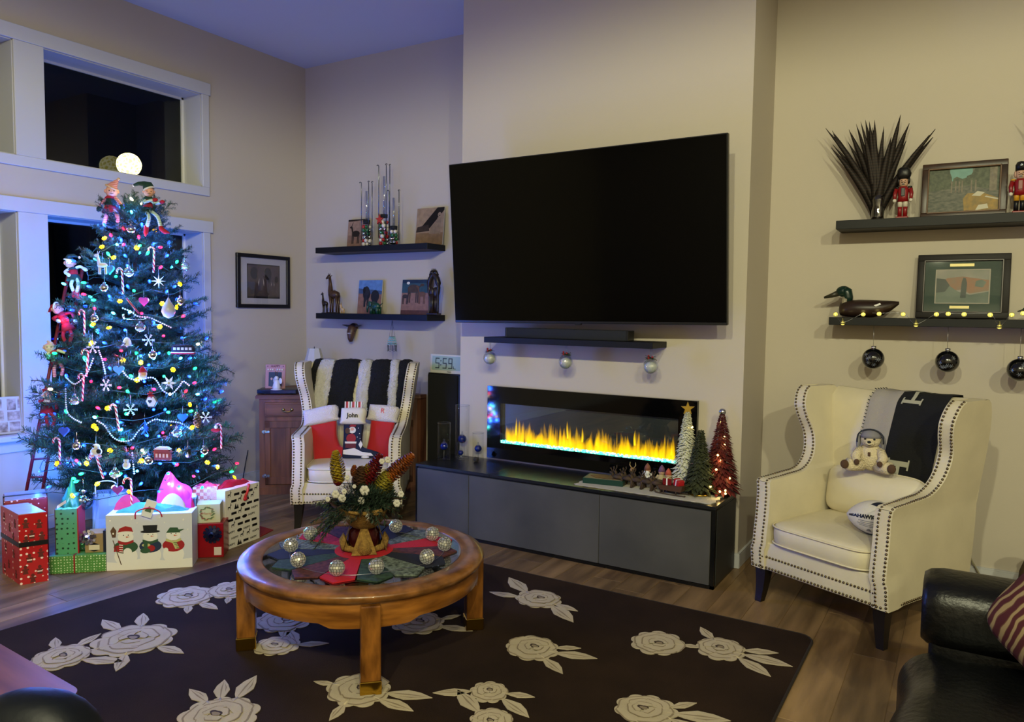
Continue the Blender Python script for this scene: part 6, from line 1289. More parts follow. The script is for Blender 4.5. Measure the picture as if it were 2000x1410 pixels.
b.build('lettering', pm('frame_ink', '5a2c30', 0.6), fr_)
for k in range(7):
    if k == 3: continue
    MB().ball(FM2 @ V((-0.06 + 0.02 * k, -0.009, 0.160)), 0.0085, 10, 6).build('letter_bead', pm('bead_cream', 'd8ccc0', 0.4), fr_)
qa = at(553, 769, z=CHT + 0.0405); an = thing('angel_figurine', 'white ceramic angel with twig reindeer horns beside the pink frame', 'figurine', (qa.x + 0.07, qa.y - 0.05, CHT + 0.04)); an.location = (q.x + 0.055, q.y - 0.075, CHT + 0.0395); cer = pm('white_ceramic', 'd2cfca', 0.3)
MB().lathe([(0.0, 0.0), (0.046, 0.0), (0.048, 0.005), (0.012, 0.008)], 20).build('dish', cer, an); MB().lathe([(0.034, 0.006), (0.032, 0.03), (0.02, 0.075), (0.012, 0.085), (0.0, 0.086)], 16).build('robe', cer, an); MB().ball((0, 0, 0.098), 0.018, 12, 8).build('head', cer, an)
for s in (-1, 1): MB().ball((0.034 * s, 0.012, 0.075), (0.020, 0.006, 0.026), 12, 8).build('wing', cer, an)
b = MB()
for s in (-1, 1): b.tube([(0.004 * s, 0, 0.11), (0.012 * s, 0, 0.135), (0.016 * s, 0, 0.155)], [0.003, 0.003, 0.0015], 5); b.tube([(0.012 * s, 0, 0.135), (0.002 * s, 0, 0.15)], 0.002, 5)
b.build('twig_horns', pm('twig', '4a3424', 0.8), an)
ql = at(614, 690, y=4.86); lm = thing('table_lamp', 'lamp with white tapered fabric shade behind the armchair', 'lamp', (ql.x, 4.86, CHT)); shz = ql.z - CHT
MB().lathe([(0.095, shz - 0.10), (0.055, shz + 0.045), (0.052, shz + 0.045), (0.092, shz - 0.10)], 8, close=False, smooth=False).build('shade', pm('lamp_shade', 'c0bfbc', 0.8), lm); MB().lathe([(0.07, 0), (0.07, 0.015), (0.02, 0.03), (0.035, 0.10), (0.012, 0.17), (0.008, shz - 0.05)], 16).build('base', brass, lm); MB().tube([(0, 0, shz - 0.06), (0, 0, shz + 0.06)], 0.004, 6).build('finial', chrome, lm)

# ================================================================== right shelves
RU, RL = 2.124, 1.547
def rpx(px, py=422, y=5.03): return at(px, py, y=y).x
feat = stripes('pheasant_feather', ('2a1d14', '120c09'), 2, 60.0, 0.7)
def feather_vase(label, x, seed, n=26):
    t = thing('feather_vase', label, 'vase', (x, 5.03, RU)); g_ = random.Random(seed)
    MB().lathe([(0.0, 0.0), (0.038, 0.0), (0.034, 0.03), (0.036, 0.06), (0.030, 0.09), (0.036, 0.12), (0.038, 0.15), (0.036, 0.15), (0.028, 0.09), (0.032, 0.03), (0.0, 0.02)], 20).build('vase', glassy('smoked_glass', (0.55, 0.52, 0.48), 0.16, 0.03), t)
    for k in range(n):
        a = g_.uniform(-0.62, 0.62); dy = g_.uniform(-0.20, 0.12); L_ = g_.uniform(0.48, 0.66) * (1 - 0.10 * abs(a)); w_ = g_.uniform(0.014, 0.022); b = MB(); rings = []
        x0 = g_.uniform(-0.016, 0.016); y0 = g_.uniform(-0.012, 0.012)
        for j in range(8):
            q_ = j / 7; cx_ = x0 + math.sin(a) * L_ * q_ ** 1.25 * 0.95; cz_ = 0.02 + L_ * q_ * (1 - 0.16 * abs(a) * q_); cy_ = max(-0.02, min(0.10, y0 + dy * L_ * q_ ** 1.4)); ww = w_ * (0.35 + 1.1 * math.sin(math.pi * min(1, 0.15 + q_ * 0.62))) * (1 - q_) ** 0.55 + 0.0008
            rings.append([(cx_ - ww, cy_, cz_), (cx_, cy_ - 0.003, cz_ + 0.004), (cx_ + ww, cy_, cz_), (cx_, cy_ + 0.002, cz_)])
        b.loft(rings, smooth=True); b.build('feather', feat, t)
feather_vase('smoked glass vase of dark pheasant feathers beside the bearskin nutcracker', rpx(1714), 5)
feather_vase('smoked glass vase of dark pheasant feathers beyond the helmeted nutcracker', 0.475, 9, 24)
ncr, ncw, nck, ncy, nco = pm('nut_red', '7d0f14', 0.35, coat=0.3), pm('nut_white', 'c9c2b4', 0.45), pm('nut_black', '0c0b0c', 0.4), pm('nut_yellow', 'c08a1c', 0.4), pm('nut_skin', 'b8937a', 0.5)
def nutcracker(label, x, furry):
    t = thing('nutcracker', label, 'nutcracker', (x, 4.985, RU)); Z = 1.0
    MB().box(-0.032, 0.032, -0.024, 0.024, 0, 0.014, bev=0.003).build('base', ncr, t)
    for s in (-1, 1):
        MB().lathe([(0.012, 0.014), (0.011, 0.05), (0.013, 0.07)], 10, c=(0.014 * s, 0, 0)).build('boot', ncr if furry else nck, t)
        MB().lathe([(0.013, 0.07), (0.014, 0.10), (0.012, 0.11)], 10, c=(0.014 * s, 0, 0)).build('leg', ncw if furry else ncy, t)
        a = MB().tube([(0.036 * s, 0, 0.175), (0.043 * s, -0.004, 0.145), (0.042 * s, -0.018, 0.115)], [0.012, 0.011, 0.009], 8).build('arm', ncr, t); MB().ball((0.042 * s, -0.022, 0.105), 0.011, 8, 6).build('hand', ncw, a)
        MB().lathe([(0.013, 0.0), (0.010, 0.008), (0, 0.009)], 10, c=(0.034 * s, 0, 0.18)).build('epaulette', ncy if not furry else nck, t)
    MB().lathe([(0.030, 0.10), (0.026, 0.13), (0.030, 0.165), (0.024, 0.185), (0.012, 0.19)], 14, sy=0.75).build('coat', ncr, t); MB().box(-0.010, 0.010, -0.026, -0.016, 0.13, 0.178, bev=0.002).build('sash', nck if furry else pm('nut_chest', '8a5a50', 0.5), t)
    h = MB().lathe([(0.018, 0.188), (0.023, 0.20), (0.023, 0.225), (0.018, 0.235)], 14).build('head', nco, t); b = MB()
    for s in (-1, 1): b.ball((0.009 * s, -0.022, 0.219), 0.0028, 6, 4); b.tube([(0.002 * s, -0.024, 0.210), (0.012 * s, -0.021, 0.208)], [0.003, 0.0015], 5)
    b.box(-0.007, 0.007, -0.026, -0.02, 0.196, 0.203); b.build('face', nck, h); MB().ball((0, -0.024, 0.2135), 0.0035, 6, 4).build('nose', nco, h)
    if furry:
        b = MB(); b.ball((0, 0, 0.262), (0.036, 0.032, 0.038), 20, 14, e=0.8); b.v = [(x_ + 0.004 * mnoise.noise(V((x_ * 120, y_ * 120, z_ * 120))), y_ + 0.004 * mnoise.noise(V((z_ * 120, x_ * 120, y_ * 120))), z_ + 0.004 * mnoise.noise(V((y_ * 120, z_ * 120, 5)))) for x_, y_, z_ in b.v]
        for s in (-1, 1): b.ball((0.026 * s, 0.004, 0.222), (0.008, 0.014, 0.022), 8, 6)
        b.build('bearskin_hat', nck, t)
    else:
        MB().lathe([(0.026, 0.232), (0.027, 0.262), (0.020, 0.278), (0.0, 0.284)], 16).build('helmet', nck, t); MB().lathe([(0.004, 0), (0.0085, 0.0), (0.0085, 0.003), (0.004, 0.003)], 14, M=TR((0, -0.026, 0.258), rx=R(90)), close=False).build('badge', chrome, t)
        for s in (-1, 1): MB().ball((0.024 * s, 0.006, 0.215), (0.008, 0.012, 0.02), 8, 6).build('hair', nco, t)
nutcracker('nutcracker soldier in tall black bearskin hat and red coat', rpx(1762, y=4.985), True)
nutcracker('nutcracker soldier in black helmet and yellow breeches', rpx(1990, 410, 4.985), False)
def frame(name, label, x0, x1, z0, h_, y, lean, bw, fm, lip, inner, glass=True):
    W_ = x1 - x0; t = thing(name, label, 'picture', ((x0 + x1) / 2, y, z0)); MX = TR(rx=-lean); b = MB()
    for q in ((-W_ / 2, W_ / 2, 0, bw), (-W_ / 2, W_ / 2, h_ - bw, h_), (-W_ / 2, -W_ / 2 + bw, bw * 0.9, h_ - bw * 0.9), (W_ / 2 - bw, W_ / 2, bw * 0.9, h_ - bw * 0.9)): b.box(q[0], q[1], -0.022, 0, q[2], q[3], bev=0.004, seg=2, M=MX)
    b.build('frame', fm, t); b = MB(); i = bw * 0.82
    for q in ((-W_ / 2 + i, W_ / 2 - i, i, i + 0.008), (-W_ / 2 + i, W_ / 2 - i, h_ - i - 0.008, h_ - i), (-W_ / 2 + i, -W_ / 2 + i + 0.008, i, h_ - i), (W_ / 2 - i - 0.008, W_ / 2 - i, i, h_ - i)): b.box(q[0], q[1], -0.026, -0.02, q[2], q[3], bev=0.002, M=MX)
    b.build('inner_moulding', lip, t); inner(t, W_, h_, MX, bw)
    if glass: MB().box(-W_ / 2 + bw * 0.9, W_ / 2 - bw * 0.9, -0.018, -0.0165, bw * 0.9, h_ - bw * 0.9, M=MX).build('glass', MATS['picture_glass'], t)
    return t
walnut = pm('walnut_frame', '3b2412', 0.35, col2='24150a', vscale=5, stretch=(3, 3, 3)); blackfr = pm('espresso_frame', '120c0b', 0.5, spec=0.25)
def forest(t, W_, h_, MX, bw):
    b = MB(); mats = [pm('oil_grey', '6b6a5e', 0.55, col2='454a42', vscale=40, stretch=(1, 1, 2.4)), pm('oil_sky', '6f9a92', 0.5, var=0.2, vscale=20), pm('oil_trees', '3d4436', 0.55, col2='59604c', vscale=55), pm('oil_field', 'a07f38', 0.55, col2='7d6a3c', vscale=35), pm('oil_white', 'b9b4a2', 0.55), pm('oil_trunk', '7d7362', 0.5, var=0.4, vscale=50)]
    a, c = W_ / 2 - bw, h_ - 2 * bw; X = lambda u: -a + 2 * a * u; Z = lambda v: bw + c * v; k = [0]
    def Q(poly, mi): k[0] += 1; b.prism([(X(u), Z(v)) for u, v in poly], 0.006, 0.0065 + 0.0001 * k[0], mi=mi, M=MX @ TR(rx=R(90)))
    Q(quad(0, 0, 1, 1), 0); Q(quad(0.3, 0.72, 0.62, 1.0), 1); Q([(0, 0.5), (0.34, 0.55), (0.33, 0.8), (0.28, 1.0), (0, 1.0)], 2); Q([(0.55, 0.6), (1, 0.45), (1, 1), (0.66, 1), (0.6, 0.85), (0.54, 0.82)], 2); Q([(0.34, 0.60), (0.56, 0.6), (0.56, 0.8), (0.48, 0.76), (0.40, 0.82), (0.35, 0.78)], 2)
    for x in (0.32, 0.38, 0.43, 0.47, 0.6, 0.66, 0.86): Q(quad(x, 0.45, x + (0.02 if x < 0.8 else 0.1), 0.72 if x < 0.8 else 1.0), 5)
    Q([(0.52, 0.02), (0.99, 0.02), (0.99, 0.28), (0.8, 0.40), (0.56, 0.42), (0.50, 0.3)], 3); Q([(0.62, 0.36), (0.74, 0.34), (0.80, 0.42), (0.70, 0.46)], 4); Q([(0.68, 0.02), (0.86, 0.06), (0.84, 0.16), (0.72, 0.14)], 4); Q([(0.8, 0.32), (0.99, 0.24), (0.99, 0.27), (0.82, 0.34)], 4)
    b.build('painting', mats, t)
def ducks(t, W_, h_, MX, bw):
    a, c = W_ / 2 - bw * 0.9, h_ - 1.8 * bw
    MB().box(-a, a, -0.008, -0.004, bw * 0.9, h_ - bw * 0.9, M=MX).build('mat', pm('green_mat', '123a30', 0.6, var=0.1), t); b = MB()
    mats = [pm('hunt_bevel', 'a8a294', 0.6), pm('hunt_haze', '98948a', 0.5, col2='7d8478', vscale=9), pm('hunt_orange', '9a6a48', 0.5, col2='87735c', vscale=22), pm('hunt_green', '52655a', 0.5, col2='6f7d70', vscale=12), pm('hunt_dark', '3a4a44', 0.5, var=0.3, vscale=20)]
    X = lambda u: -a + 2 * a * u; Z = lambda v: bw * 0.9 + c * v; k = [0]
    def Q(poly, mi): k[0] += 1; b.prism([(X(u), Z(v)) for u, v in poly], 0.008, 0.0085 + 0.0001 * k[0], mi=mi, M=MX @ TR(rx=R(90)))
    Q(quad(0.15, 0.17, 0.85, 0.83), 0); Q(quad(0.165, 0.185, 0.835, 0.815), 1); Q([(0.165, 0.45), (0.3, 0.66), (0.5, 0.69), (0.835, 0.62), (0.835, 0.42), (0.6, 0.36), (0.5, 0.44), (0.4, 0.42)], 2); Q([(0.165, 0.185), (0.835, 0.185), (0.835, 0.40), (0.6, 0.34), (0.45, 0.40), (0.3, 0.55), (0.165, 0.62)], 3); Q([(0.165, 0.38), (0.28, 0.40), (0.34, 0.52), (0.28, 0.64), (0.165, 0.66)], 4); Q([(0.66, 0.5), (0.76, 0.48), (0.8, 0.58), (0.74, 0.63), (0.67, 0.60)], 3)
    Q([(0.48, 0.28), (0.55, 0.28), (0.56, 0.56), (0.54, 0.66), (0.51, 0.67), (0.49, 0.58)], 4)
    b.build('painting', mats, t)
    for u0, u1, v in ((0.33, 0.64, 0.885), (0.35, 0.60, 0.075)): MB().box(X(u0), X(u1), -0.0105, -0.008, Z(v), Z(v) + 0.016, M=MX).build('brass_plaque', pm('plaque_brass', 'c8b878', 0.4, metal=0.3), t)
frame('framed_painting', 'walnut framed forest painting between the two nutcrackers', at(1797, 422, y=5.06).x, at(1965, 414, y=5.06).x, RU, 0.325, 5.08, 0.13, 0.036, walnut, pm('walnut_lip', '5a3c20', 0.4), forest, False)
frame('framed_painting', 'dark framed hunting picture with green mat behind the string lights', at(1787, 617, y=5.05).x, at(1970, 622, y=5.05).x, RL, 0.375, 5.09, 0.10, 0.040, blackfr, pm('espresso_lip', '2c211c', 0.35), ducks)
# duck decoys
def duck(label, x, y, s, face=-1, hm=None, bmx=None):
    t = thing('duck_decoy', label, 'duck decoy', (x, y, RL)); t.scale = (s * (1 if face < 0 else -1), s, s)
    b = MB(); rg = []
    for q_, (cx_, cz_, ry_, rz_) in enumerate(((-0.125, 0.045, 0.012, 0.020), (-0.118, 0.046, 0.035, 0.036), (-0.09, 0.047, 0.055, 0.044), (-0.03, 0.048, 0.062, 0.048), (0.04, 0.048, 0.060, 0.047), (0.09, 0.052, 0.048, 0.040), (0.13, 0.064, 0.028, 0.026), (0.165, 0.078, 0.010, 0.008))):
        rg.append([(cx_, ry_ * math.cos(a), max(0.0, cz_ + rz_ * math.sin(a))) for a in [6.2832 * k / 18 for k in range(18)]])
    b.loft(rg); b.build('body', bmx, t)
    b = MB(); b.tube([(-0.09, 0, 0.085), (-0.082, 0, 0.11), (-0.09, 0, 0.135), (-0.108, 0, 0.145)], [0.030, 0.025, 0.030, 0.027], 14); b.ball((-0.108, 0, 0.140), (0.038, 0.028, 0.030), 16, 10); b.build('head', hm, t)
    MB().tube([(-0.135, 0, 0.130), (-0.165, 0, 0.118), (-0.205, 0, 0.106)], [0.017, 0.013, 0.006], 10).build('bill', pm('duck_bill', '2c2a1e', 0.4), t); MB().tube([(-0.11, 0.02 * 0, 0.083), (-0.085, 0, 0.083)], [0.031, 0.032], 14).build('neck_ring', pm('duck_ring', '8a8270', 0.5), t)
    for sd in (-1, 1): MB().ball((-0.122, sd * 0.025, 0.150), 0.0035, 6, 4).build('eye', blackf, t)
    MB().prism([(0.0, 0.0), (0.03, 0.012), (0.035, 0.004), (0.01, -0.006)], 0, 0.002, M=TR((0.05, -0.056, 0.065), rx=R(90))).build('wing_mark', whp, t)
duck('carved mallard duck decoy with green head on the lower right shelf', rpx(1688, 610, 4.99), 4.99, 1.12, -1, pm('duck_green', '0c2620', 0.3), pm('duck_brown', '33211a', 0.4, col2='1c130f', vscale=9))
duck('small dark green duck figurine beyond the hunting picture', rpx(1998, 615, 4.98) + 0.06, 4.98, 0.42, -1, pm('duck_small', '0e3022', 0.3), pm('duck_small_body', '122a20', 0.4))
# bell string lights along the shelf
sl2 = thing('string_lights', 'string of small glowing bell lights along the lower right shelf', 'string lights', (0, 0, 0)); bulbm = pm('bell_glow', 'd8cc70', 0.4, emit='e0d060', estr=1.0, nosample=True); bellm = pm('bell_wire', '8a8458', 0.35, metal=0.8)
pts_ = [(1632, 614), (1646, 631), (1686, 614), (1717, 613), (1764, 614), (1789, 634), (1829, 614), (1852, 613), (1883, 614), (1934, 615), (1952, 638), (1976, 615), (1998, 612)]
W3 = []
for i, (px, py) in enumerate(pts_):
    yy = 4.895 if py > 625 else 4.935; p = at(px, py, y=yy)
    if py <= 625: p.z = max(p.z, RL + 0.014)
    W3.append(p); t_ = MB().ball((0, 0, 0), 0.0125, 10, 8).build('bulb', bulbm, sl2, p)
    b = MB()
    if py > 625: b.lathe([(0.014, -0.004), (0.010, 0.010), (0.003, 0.018), (0.003, 0.03)], 10); b.tube([(0.0145 * math.cos(a), 0.0145 * math.sin(a), -0.004) for a in [6.283 * k / 12 for k in range(12)]], 0.0015, 4, closed=True)
    else:
        for k in range(3): b.tube([(0.0130 * math.cos(a) * math.cos(k * 1.05), 0.0130 * math.cos(a) * math.sin(k * 1.05), 0.0130 * math.sin(a)) for a in [6.283 * j / 12 for j in range(12)]], 0.0012, 4, closed=True)
    b.build('cage', bellm, t_)
    if True:
        ld = bpy.data.lights.new('bulb_glow', 'POINT'); ld.color = (1, 0.85, 0.3); ld.energy = 0.018; ld.shadow_soft_size = 0.012; lo = bpy.data.objects.new('bulb_glow', ld); COL.objects.link(lo); lo.parent = sl2; lo.location = p + V((0, -0.02, 0.01))
MB().tube(curve_pts([tuple(p + V((0, -0.002, 0.004))) for p in W3], 6), 0.0011, 4).build('wire', hookm, sl2)
# hanging baubles under the shelves
bb = pm('black_bauble', '0a0b0d', 0.15, coat=0.5)
for i, px in enumerate((1706, 1851, 1993)):
    y = 4.955; zc = 1.302 + 0.0 * i; x = at(px, 686 + 10 * (i == 2), y=y).x
    t = thing('hanging_bauble', 'black snowflake ball ornament hanging below the ' + ('large duck decoy', 'green matted hunting picture', 'small green duck figurine')[i], 'ornament', (x, y, 1.50), group='black baubles under the shelf'); L_ = 0.135 if i < 2 else 0.165; r_ = 0.062
    MB().tube([(-0.003, 0, 0), (-0.002, 0, -L_ + 0.01)], 0.0012, 4).build('cord', hookm, t); MB().ball((0, 0, -L_ - r_), r_, 26, 18).build('ball', bb, t); MB().lathe([(0.014, -L_ - 0.004), (0.014, -L_ + 0.012), (0, -L_ + 0.014)], 12).build('cap', silv, t); g_ = random.Random(i + 3)
    for k in range(7):
        d = V((g_.uniform(-0.8, 0.8), -1, g_.uniform(-0.8, 0.8))).normalized(); b = MB(); rq = V((0, -1, 0)).rotation_difference(d).to_matrix().to_4x4(); c_ = V((0, 0, -L_ - r_)) + d * (r_ + 0.0004)
        for j in range(6): a = j * math.pi / 3; b.tube([(0, 0, 0), (0.013 * math.cos(a), 0.001, 0.013 * math.sin(a))], 0.0011, 3)
        b.build('snowflake_print', pm('flake_grey', '8a9098', 0.6), t).matrix_local = Matrix.Translation(c_) @ rq
snowg = pm('snow_fill', 'dadad2', 0.7); berry = pm('berry_red', '8a1a1a', 0.3); pineg = pm('pine_sprig', '2e3a24', 0.7)
for i, (px, z_) in enumerate(((957, 0), (1105, 0), (1271, 0))):
    y = 4.44; x = at(px, 700 + 12 * (i == 2), y=y).x; t = thing('hanging_bauble', 'clear snow-filled ball ornament with pine sprig hanging ' + ('nearest the speaker', 'in the middle under the soundbar shelf', 'nearest the feather trees')[i], 'ornament', (x, y, 1.338), group='clear baubles under the television shelf'); L_, r_ = 0.065, 0.047
    for s in (-1, 1): MB().tube([(0.006 * s, 0, 0), (0.004 * s, 0, -L_)], 0.0014, 4).build('cord', hookm, t)
    MB().ball((0, 0, -L_ - r_), r_, 24, 16).build('ball', clearg, t); MB().ball((0, 0, -L_ - r_ - 0.006), (r_ * 0.82, r_ * 0.82, r_ * 0.76), 16, 12).build('snow_fill', snowg, t); b = MB(); g_ = random.Random(i)
    for k in range(22): a = g_.uniform(0, 6.28); e_ = g_.uniform(-0.5, 0.5); b.tube([(0, 0, -L_ + 0.005), (0.038 * math.cos(a), 0.038 * math.sin(a) * 0.8, -L_ + 0.005 + 0.03 * e_)], [0.003, 0.001], 4)
    b.build('pine_sprig', pineg, t)
    for k in range(3): MB().ball((0.016 * math.cos(k * 2.1), -0.02, -L_ + 0.012 + 0.008 * math.sin(k * 2.1)), 0.007, 8, 6).build('berry', berry, t)
# ================================================================== on the armchairs
LCM = TR(chairL.location, rz=LC_RZ); RCM = TR(chairR.location, rz=RC_RZ)
# surface of the inner back of an armchair, as used by the throws (u across -1..1, v 0 seat .. 1 top, >1 over the top)
def back_pt(x, v, lift=0.012):
    if v <= 1: z = 0.36 + v * 0.775; return V((x, 0.545 + 0.12 * v - 0.03 * math.sin(math.pi * min(1, v + 0.05)) * (1 - min(1, (x / 0.36) ** 2)) - lift + 0.04 * max(0, (v - 0.93) / 0.07) ** 2, z))
    w_ = v - 1; return V((x, 0.705 - lift + min(w_, 0.12), 1.135 + lift * 0.9 - max(0, w_ - 0.12) * 2.0))
throw = thing('fur_throw', 'black and white striped faux fur throw over the armchair back', 'throw', M=LCM)
fw1 = pm('white_fur', 'c2bfb8', 0.95, var=0.12, vscale=40, bump=0.9, bscale=90); fb1 = pm('black_fur', '050505', 0.9, bump=0.9, bscale=90)
gf = random.Random(4)
sx_ = [(-0.345, -0.300, 'k'), (-0.300, -0.185, 'w'), (-0.185, 0.005, 'k'), (0.005, 0.095, 'w'), (0.095, 0.245, 'k'), (0.245, 0.31, 'w'), (0.31, 0.40, 'k')]
for a, c, kd in sx_:
    b = MB(); sk_ = -0.075
    def fn(u, v, a=a, c=c):
        vv = 0.30 + v * 0.88; xx = a + (c - a) * u + sk_ * (1 - v) * (1.2 if a < 0 else 0.6) + 0.012 * mnoise.noise(V((a * 30, v * 9, u * 2)))
        return back_pt(xx, vv, 0.014 + 0.016 * math.sin(math.pi * u) ** 0.5 + 0.006 * mnoise.noise(V((xx * 50, vv * 40, 1))))
    b.grid(fn, 10, 44)
    # fur tips along surface
    for k in range(420 if kd == 'w' else 520):
        u, v = gf.random(), gf.random()
        if gf.random() < 0.35: u = gf.choice((0.0, 1.0))
        p = fn(u, v); d = V((gf.uniform(-0.6, 0.6), -0.6, gf.uniform(-1.0, 0.1))).normalized() * gf.uniform(0.014, 0.024); s_ = V((0.0022, 0, 0))
        b.add([p - s_, p + s_, p + d], [(0, 1, 2)], 0)
    b.build('white_stripe' if kd == 'w' else 'black_stripe', fw1 if kd == 'w' else fb1, throw)
# stockings
fleece = pm('white_fleece', 'cfc8c4', 0.95, bump=0.9, bscale=110); velvet = pm('red_velvet', 'b00812', 0.75, var=0.2, vscale=6, sheen=0.3); navyk = pm('navy_felt', '10182e', 0.85, bump=0.2, bscale=200)
def sock_outline(toe=1, w0=0.075, L_=0.30, foot=0.16):
    s = toe; return [(-w0, 0), (w0, 0), (w0 * 1.02, -L_ * 0.45), (w0 * 1.12 if s > 0 else w0, -L_ * 0.68)] + ([(w0 + foot * 0.45, -L_ * 0.76), (w0 + foot * 0.85, -L_ * 0.82), (w0 + foot, -L_ * 0.92), (w0 + foot * 0.85, -L_), (w0 * 0.5, -L_ * 1.0), (-w0 * 0.7, -L_ * 1.01), (-w0 * 1.05, -L_ * 0.92), (-w0 * 0.95, -L_ * 0.5)])
def puffy(b, poly, d, mi=0, M=None):
    pl_ = curve_pts([(*p, 0) for p in poly] + [(*poly[0], 0)], 4)[:-1]; cx_ = sum(p[0] for p in pl_) / len(pl_); cz_ = sum(p[1] for p in pl_) / len(pl_); rings = []
    for k, y in ((1.0, 0.0), (1.04, -0.35), (1.0, -0.75), (0.86, -0.95), (0.6, -1.05), (0.25, -1.1)): rings.append([(cx_ + (p[0] - cx_) * k, y * d, cz_ + (p[1] - cz_) * k) for p in pl_])
    b.loft(rings, mi, True, M); return b
def stocking(label, P_, ang, mat, cuff, w0, L_, foot, flip=False, rx=-0.18, extra=None):
    M = LCM @ TR(P_, rx=rx) @ TR(ry=ang); t = thing('christmas_stocking', label, 'stocking', M=M)
    if flip: t.scale = (-1, 1, 1)
    puffy(MB(), sock_outline(1, w0, L_, foot), 0.06).build('sock', mat, t)
    b = MB(); puffy(b, [(-w0 * 1.25, 0.085), (w0 * 1.25, 0.085), (w0 * 1.3, 0.0), (w0 * 1.2, -0.03), (-w0 * 1.2, -0.03), (-w0 * 1.3, 0.0)], 0.075); b.build('cuff', cuff, t)
    if extra: extra(t)
    return t
def monogram(t):
    MB().text('R', 0.05, TR((0.0, -0.082, 0.045), rx=R(90)), extr=0.002).build('monogram', pm('coral_thread', 'c8384c', 0.7), t)
stocking('red velvet stocking with white fleece cuff against the left wing', (-0.238, 0.36, 0.735), -0.20, velvet, fleece, 0.092, 0.31, 0.085)
stocking('red velvet stocking with monogrammed white cuff against the right wing', (0.205, 0.42, 0.745), 0.10, velvet, fleece, 0.082, 0.30, 0.03, extra=monogram)
def johns(t):
    MB().text('John', 0.044, TR((0.002, -0.0835, 0.032), rx=R(90)), extr=0.002, off=0.0012).build('name_lettering', pm('black_thread', '0e0e12', 0.7), t)
    b = MB(); k = [0]; mm_ = [pm('felt_cream', 'd0c8b8', 0.8), pm('felt_red', '8a1a1e', 0.8), pm('felt_brick', '5a1a1c', 0.8), pm('felt_skin', 'c8947c', 0.8), pm('felt_brown', '4a3020', 0.8)]
    def Q(poly, mi): k[0] += 1; b.prism(poly, 0.052, 0.066 + 0.0003 * k[0], mi=mi, M=TR(rx=R(90)))
    Q(ellip(-0.005, -0.135, 0.035, 0.035, 14), 1); Q(ellip(0.002, -0.075, 0.026, 0.024, 14), 0); Q(ellip(0.002, -0.068, 0.014, 0.012, 12), 3); Q([(-0.02, -0.05), (0.024, -0.05), (0.03, -0.036), (-0.01, -0.034)], 1); Q([(-0.045, -0.165), (0.03, -0.165), (0.03, -0.205), (-0.045, -0.205)], 2); Q([(-0.05, -0.158), (0.035, -0.158), (0.033, -0.172), (-0.048, -0.172)], 0)
    Q(ellip(-0.032, -0.08, 0.018, 0.022, 12), 4); Q([(-0.06, -0.22), (0.02, -0.205), (0.08, -0.235), (0.14, -0.24), (0.16, -0.26), (0.08, -0.262), (-0.06, -0.25)], 0); Q([(0.05, -0.18), (0.065, -0.15), (0.08, -0.18), (0.066, -0.21)], 0); Q(ellip(0.10, -0.27, 0.03, 0.008, 10), 0)
    for q in ((0.045, -0.06), (0.055, -0.10), (0.04, -0.125), (0.06, -0.135)): Q(ellip(q[0], q[1], 0.003, 0.003, 6), 0)
    b.build('santa_applique', mm_, t)
    b = MB(); b.box(-0.062, 0.062, -0.045, -0.02, 0.075, 0.135); b.build('striped_gift', stripes('gift_stripe', ('b02a30', 'd8d0c8', '3a6a3a', 'd8d0c8', '8a1a20'), 0, 22.0, 0.5), t)
stocking('navy stocking lettered John with Santa applique in the middle of the seat', (-0.002, 0.34, 0.735), 0.0, navyk, pm('cream_felt', 'cfc8b6', 0.9), 0.066, 0.285, 0.14, extra=johns)
# throw blanket with letters on the right armchair
bl = thing('throw_blanket', 'grey and black wool blanket with large pale letters over the armchair back', 'throw', M=RCM); gw = pm('grey_wool', '9a948c', 0.9, bump=0.4, bscale=160); bw_ = pm('black_wool', '08090c', 0.9, bump=0.3, bscale=160)
def strip(x0, x1, v0, v1, sl, lift):
    return lambda u, v: back_pt(x0 + (x1 - x0) * u + sl * (1 - v), v0 + (v1 - v0) * v, lift + 0.003 * math.sin(u * 9))
b = MB(); b.grid(strip(-0.13, 0.03, 0.18, 1.16, -0.04, 0.012), 8, 40); b.build('grey_panel', gw, bl)
fnb = strip(0.03, 0.285, 0.10, 1.16, -0.05, 0.014); b = MB(); b.grid(fnb, 12, 44); b.build('black_panel', bw_, bl)
b = MB()
for k in range(40): p = strip(-0.13, 0.03, 0.18, 1.16, -0.04, 0.014)(0, k / 40); b.tube([p + V((0.004, 0, 0)), p + V((-0.006, -0.003, 0.004))], 0.0022, 4)
o = b.build('edge_stitching', blackf, bl); o['kind'] = 'stuff'
def letterH(u0, u1, v0, v1, rot):
    b = MB(); base_ = strip(0.03, 0.285, 0.10, 1.16, -0.05, 0.019)
    def bar(a0, a1, c0, c1): b.grid(lambda s, q: base_(a0 + (a1 - a0) * s, c0 + (c1 - c0) * q), 4, 6)
    du, dv = u1 - u0, v1 - v0
    # letter lies on its side: two serif bars across, one stem between
    bar(u0, u1, v1 - dv * 0.16, v1); bar(u0, u1, v0, v0 + dv * 0.16); bar(u0 + du * 0.42, u0 + du * 0.60, v0, v1)
    for q in (u0, u1 - du * 0.08): bar(q, q + du * 0.08, v1 - dv * 0.26, v1 + dv * 0.06); bar(q, q + du * 0.08, v0 - dv * 0.06, v0 + dv * 0.26)
    b.build('letter', pm('letter_wool', '9c9a8a', 0.9), bl)
letterH(0.10, 0.50, 0.80, 0.925, 0); letterH(0.12, 0.55, 0.22, 0.43, 0)
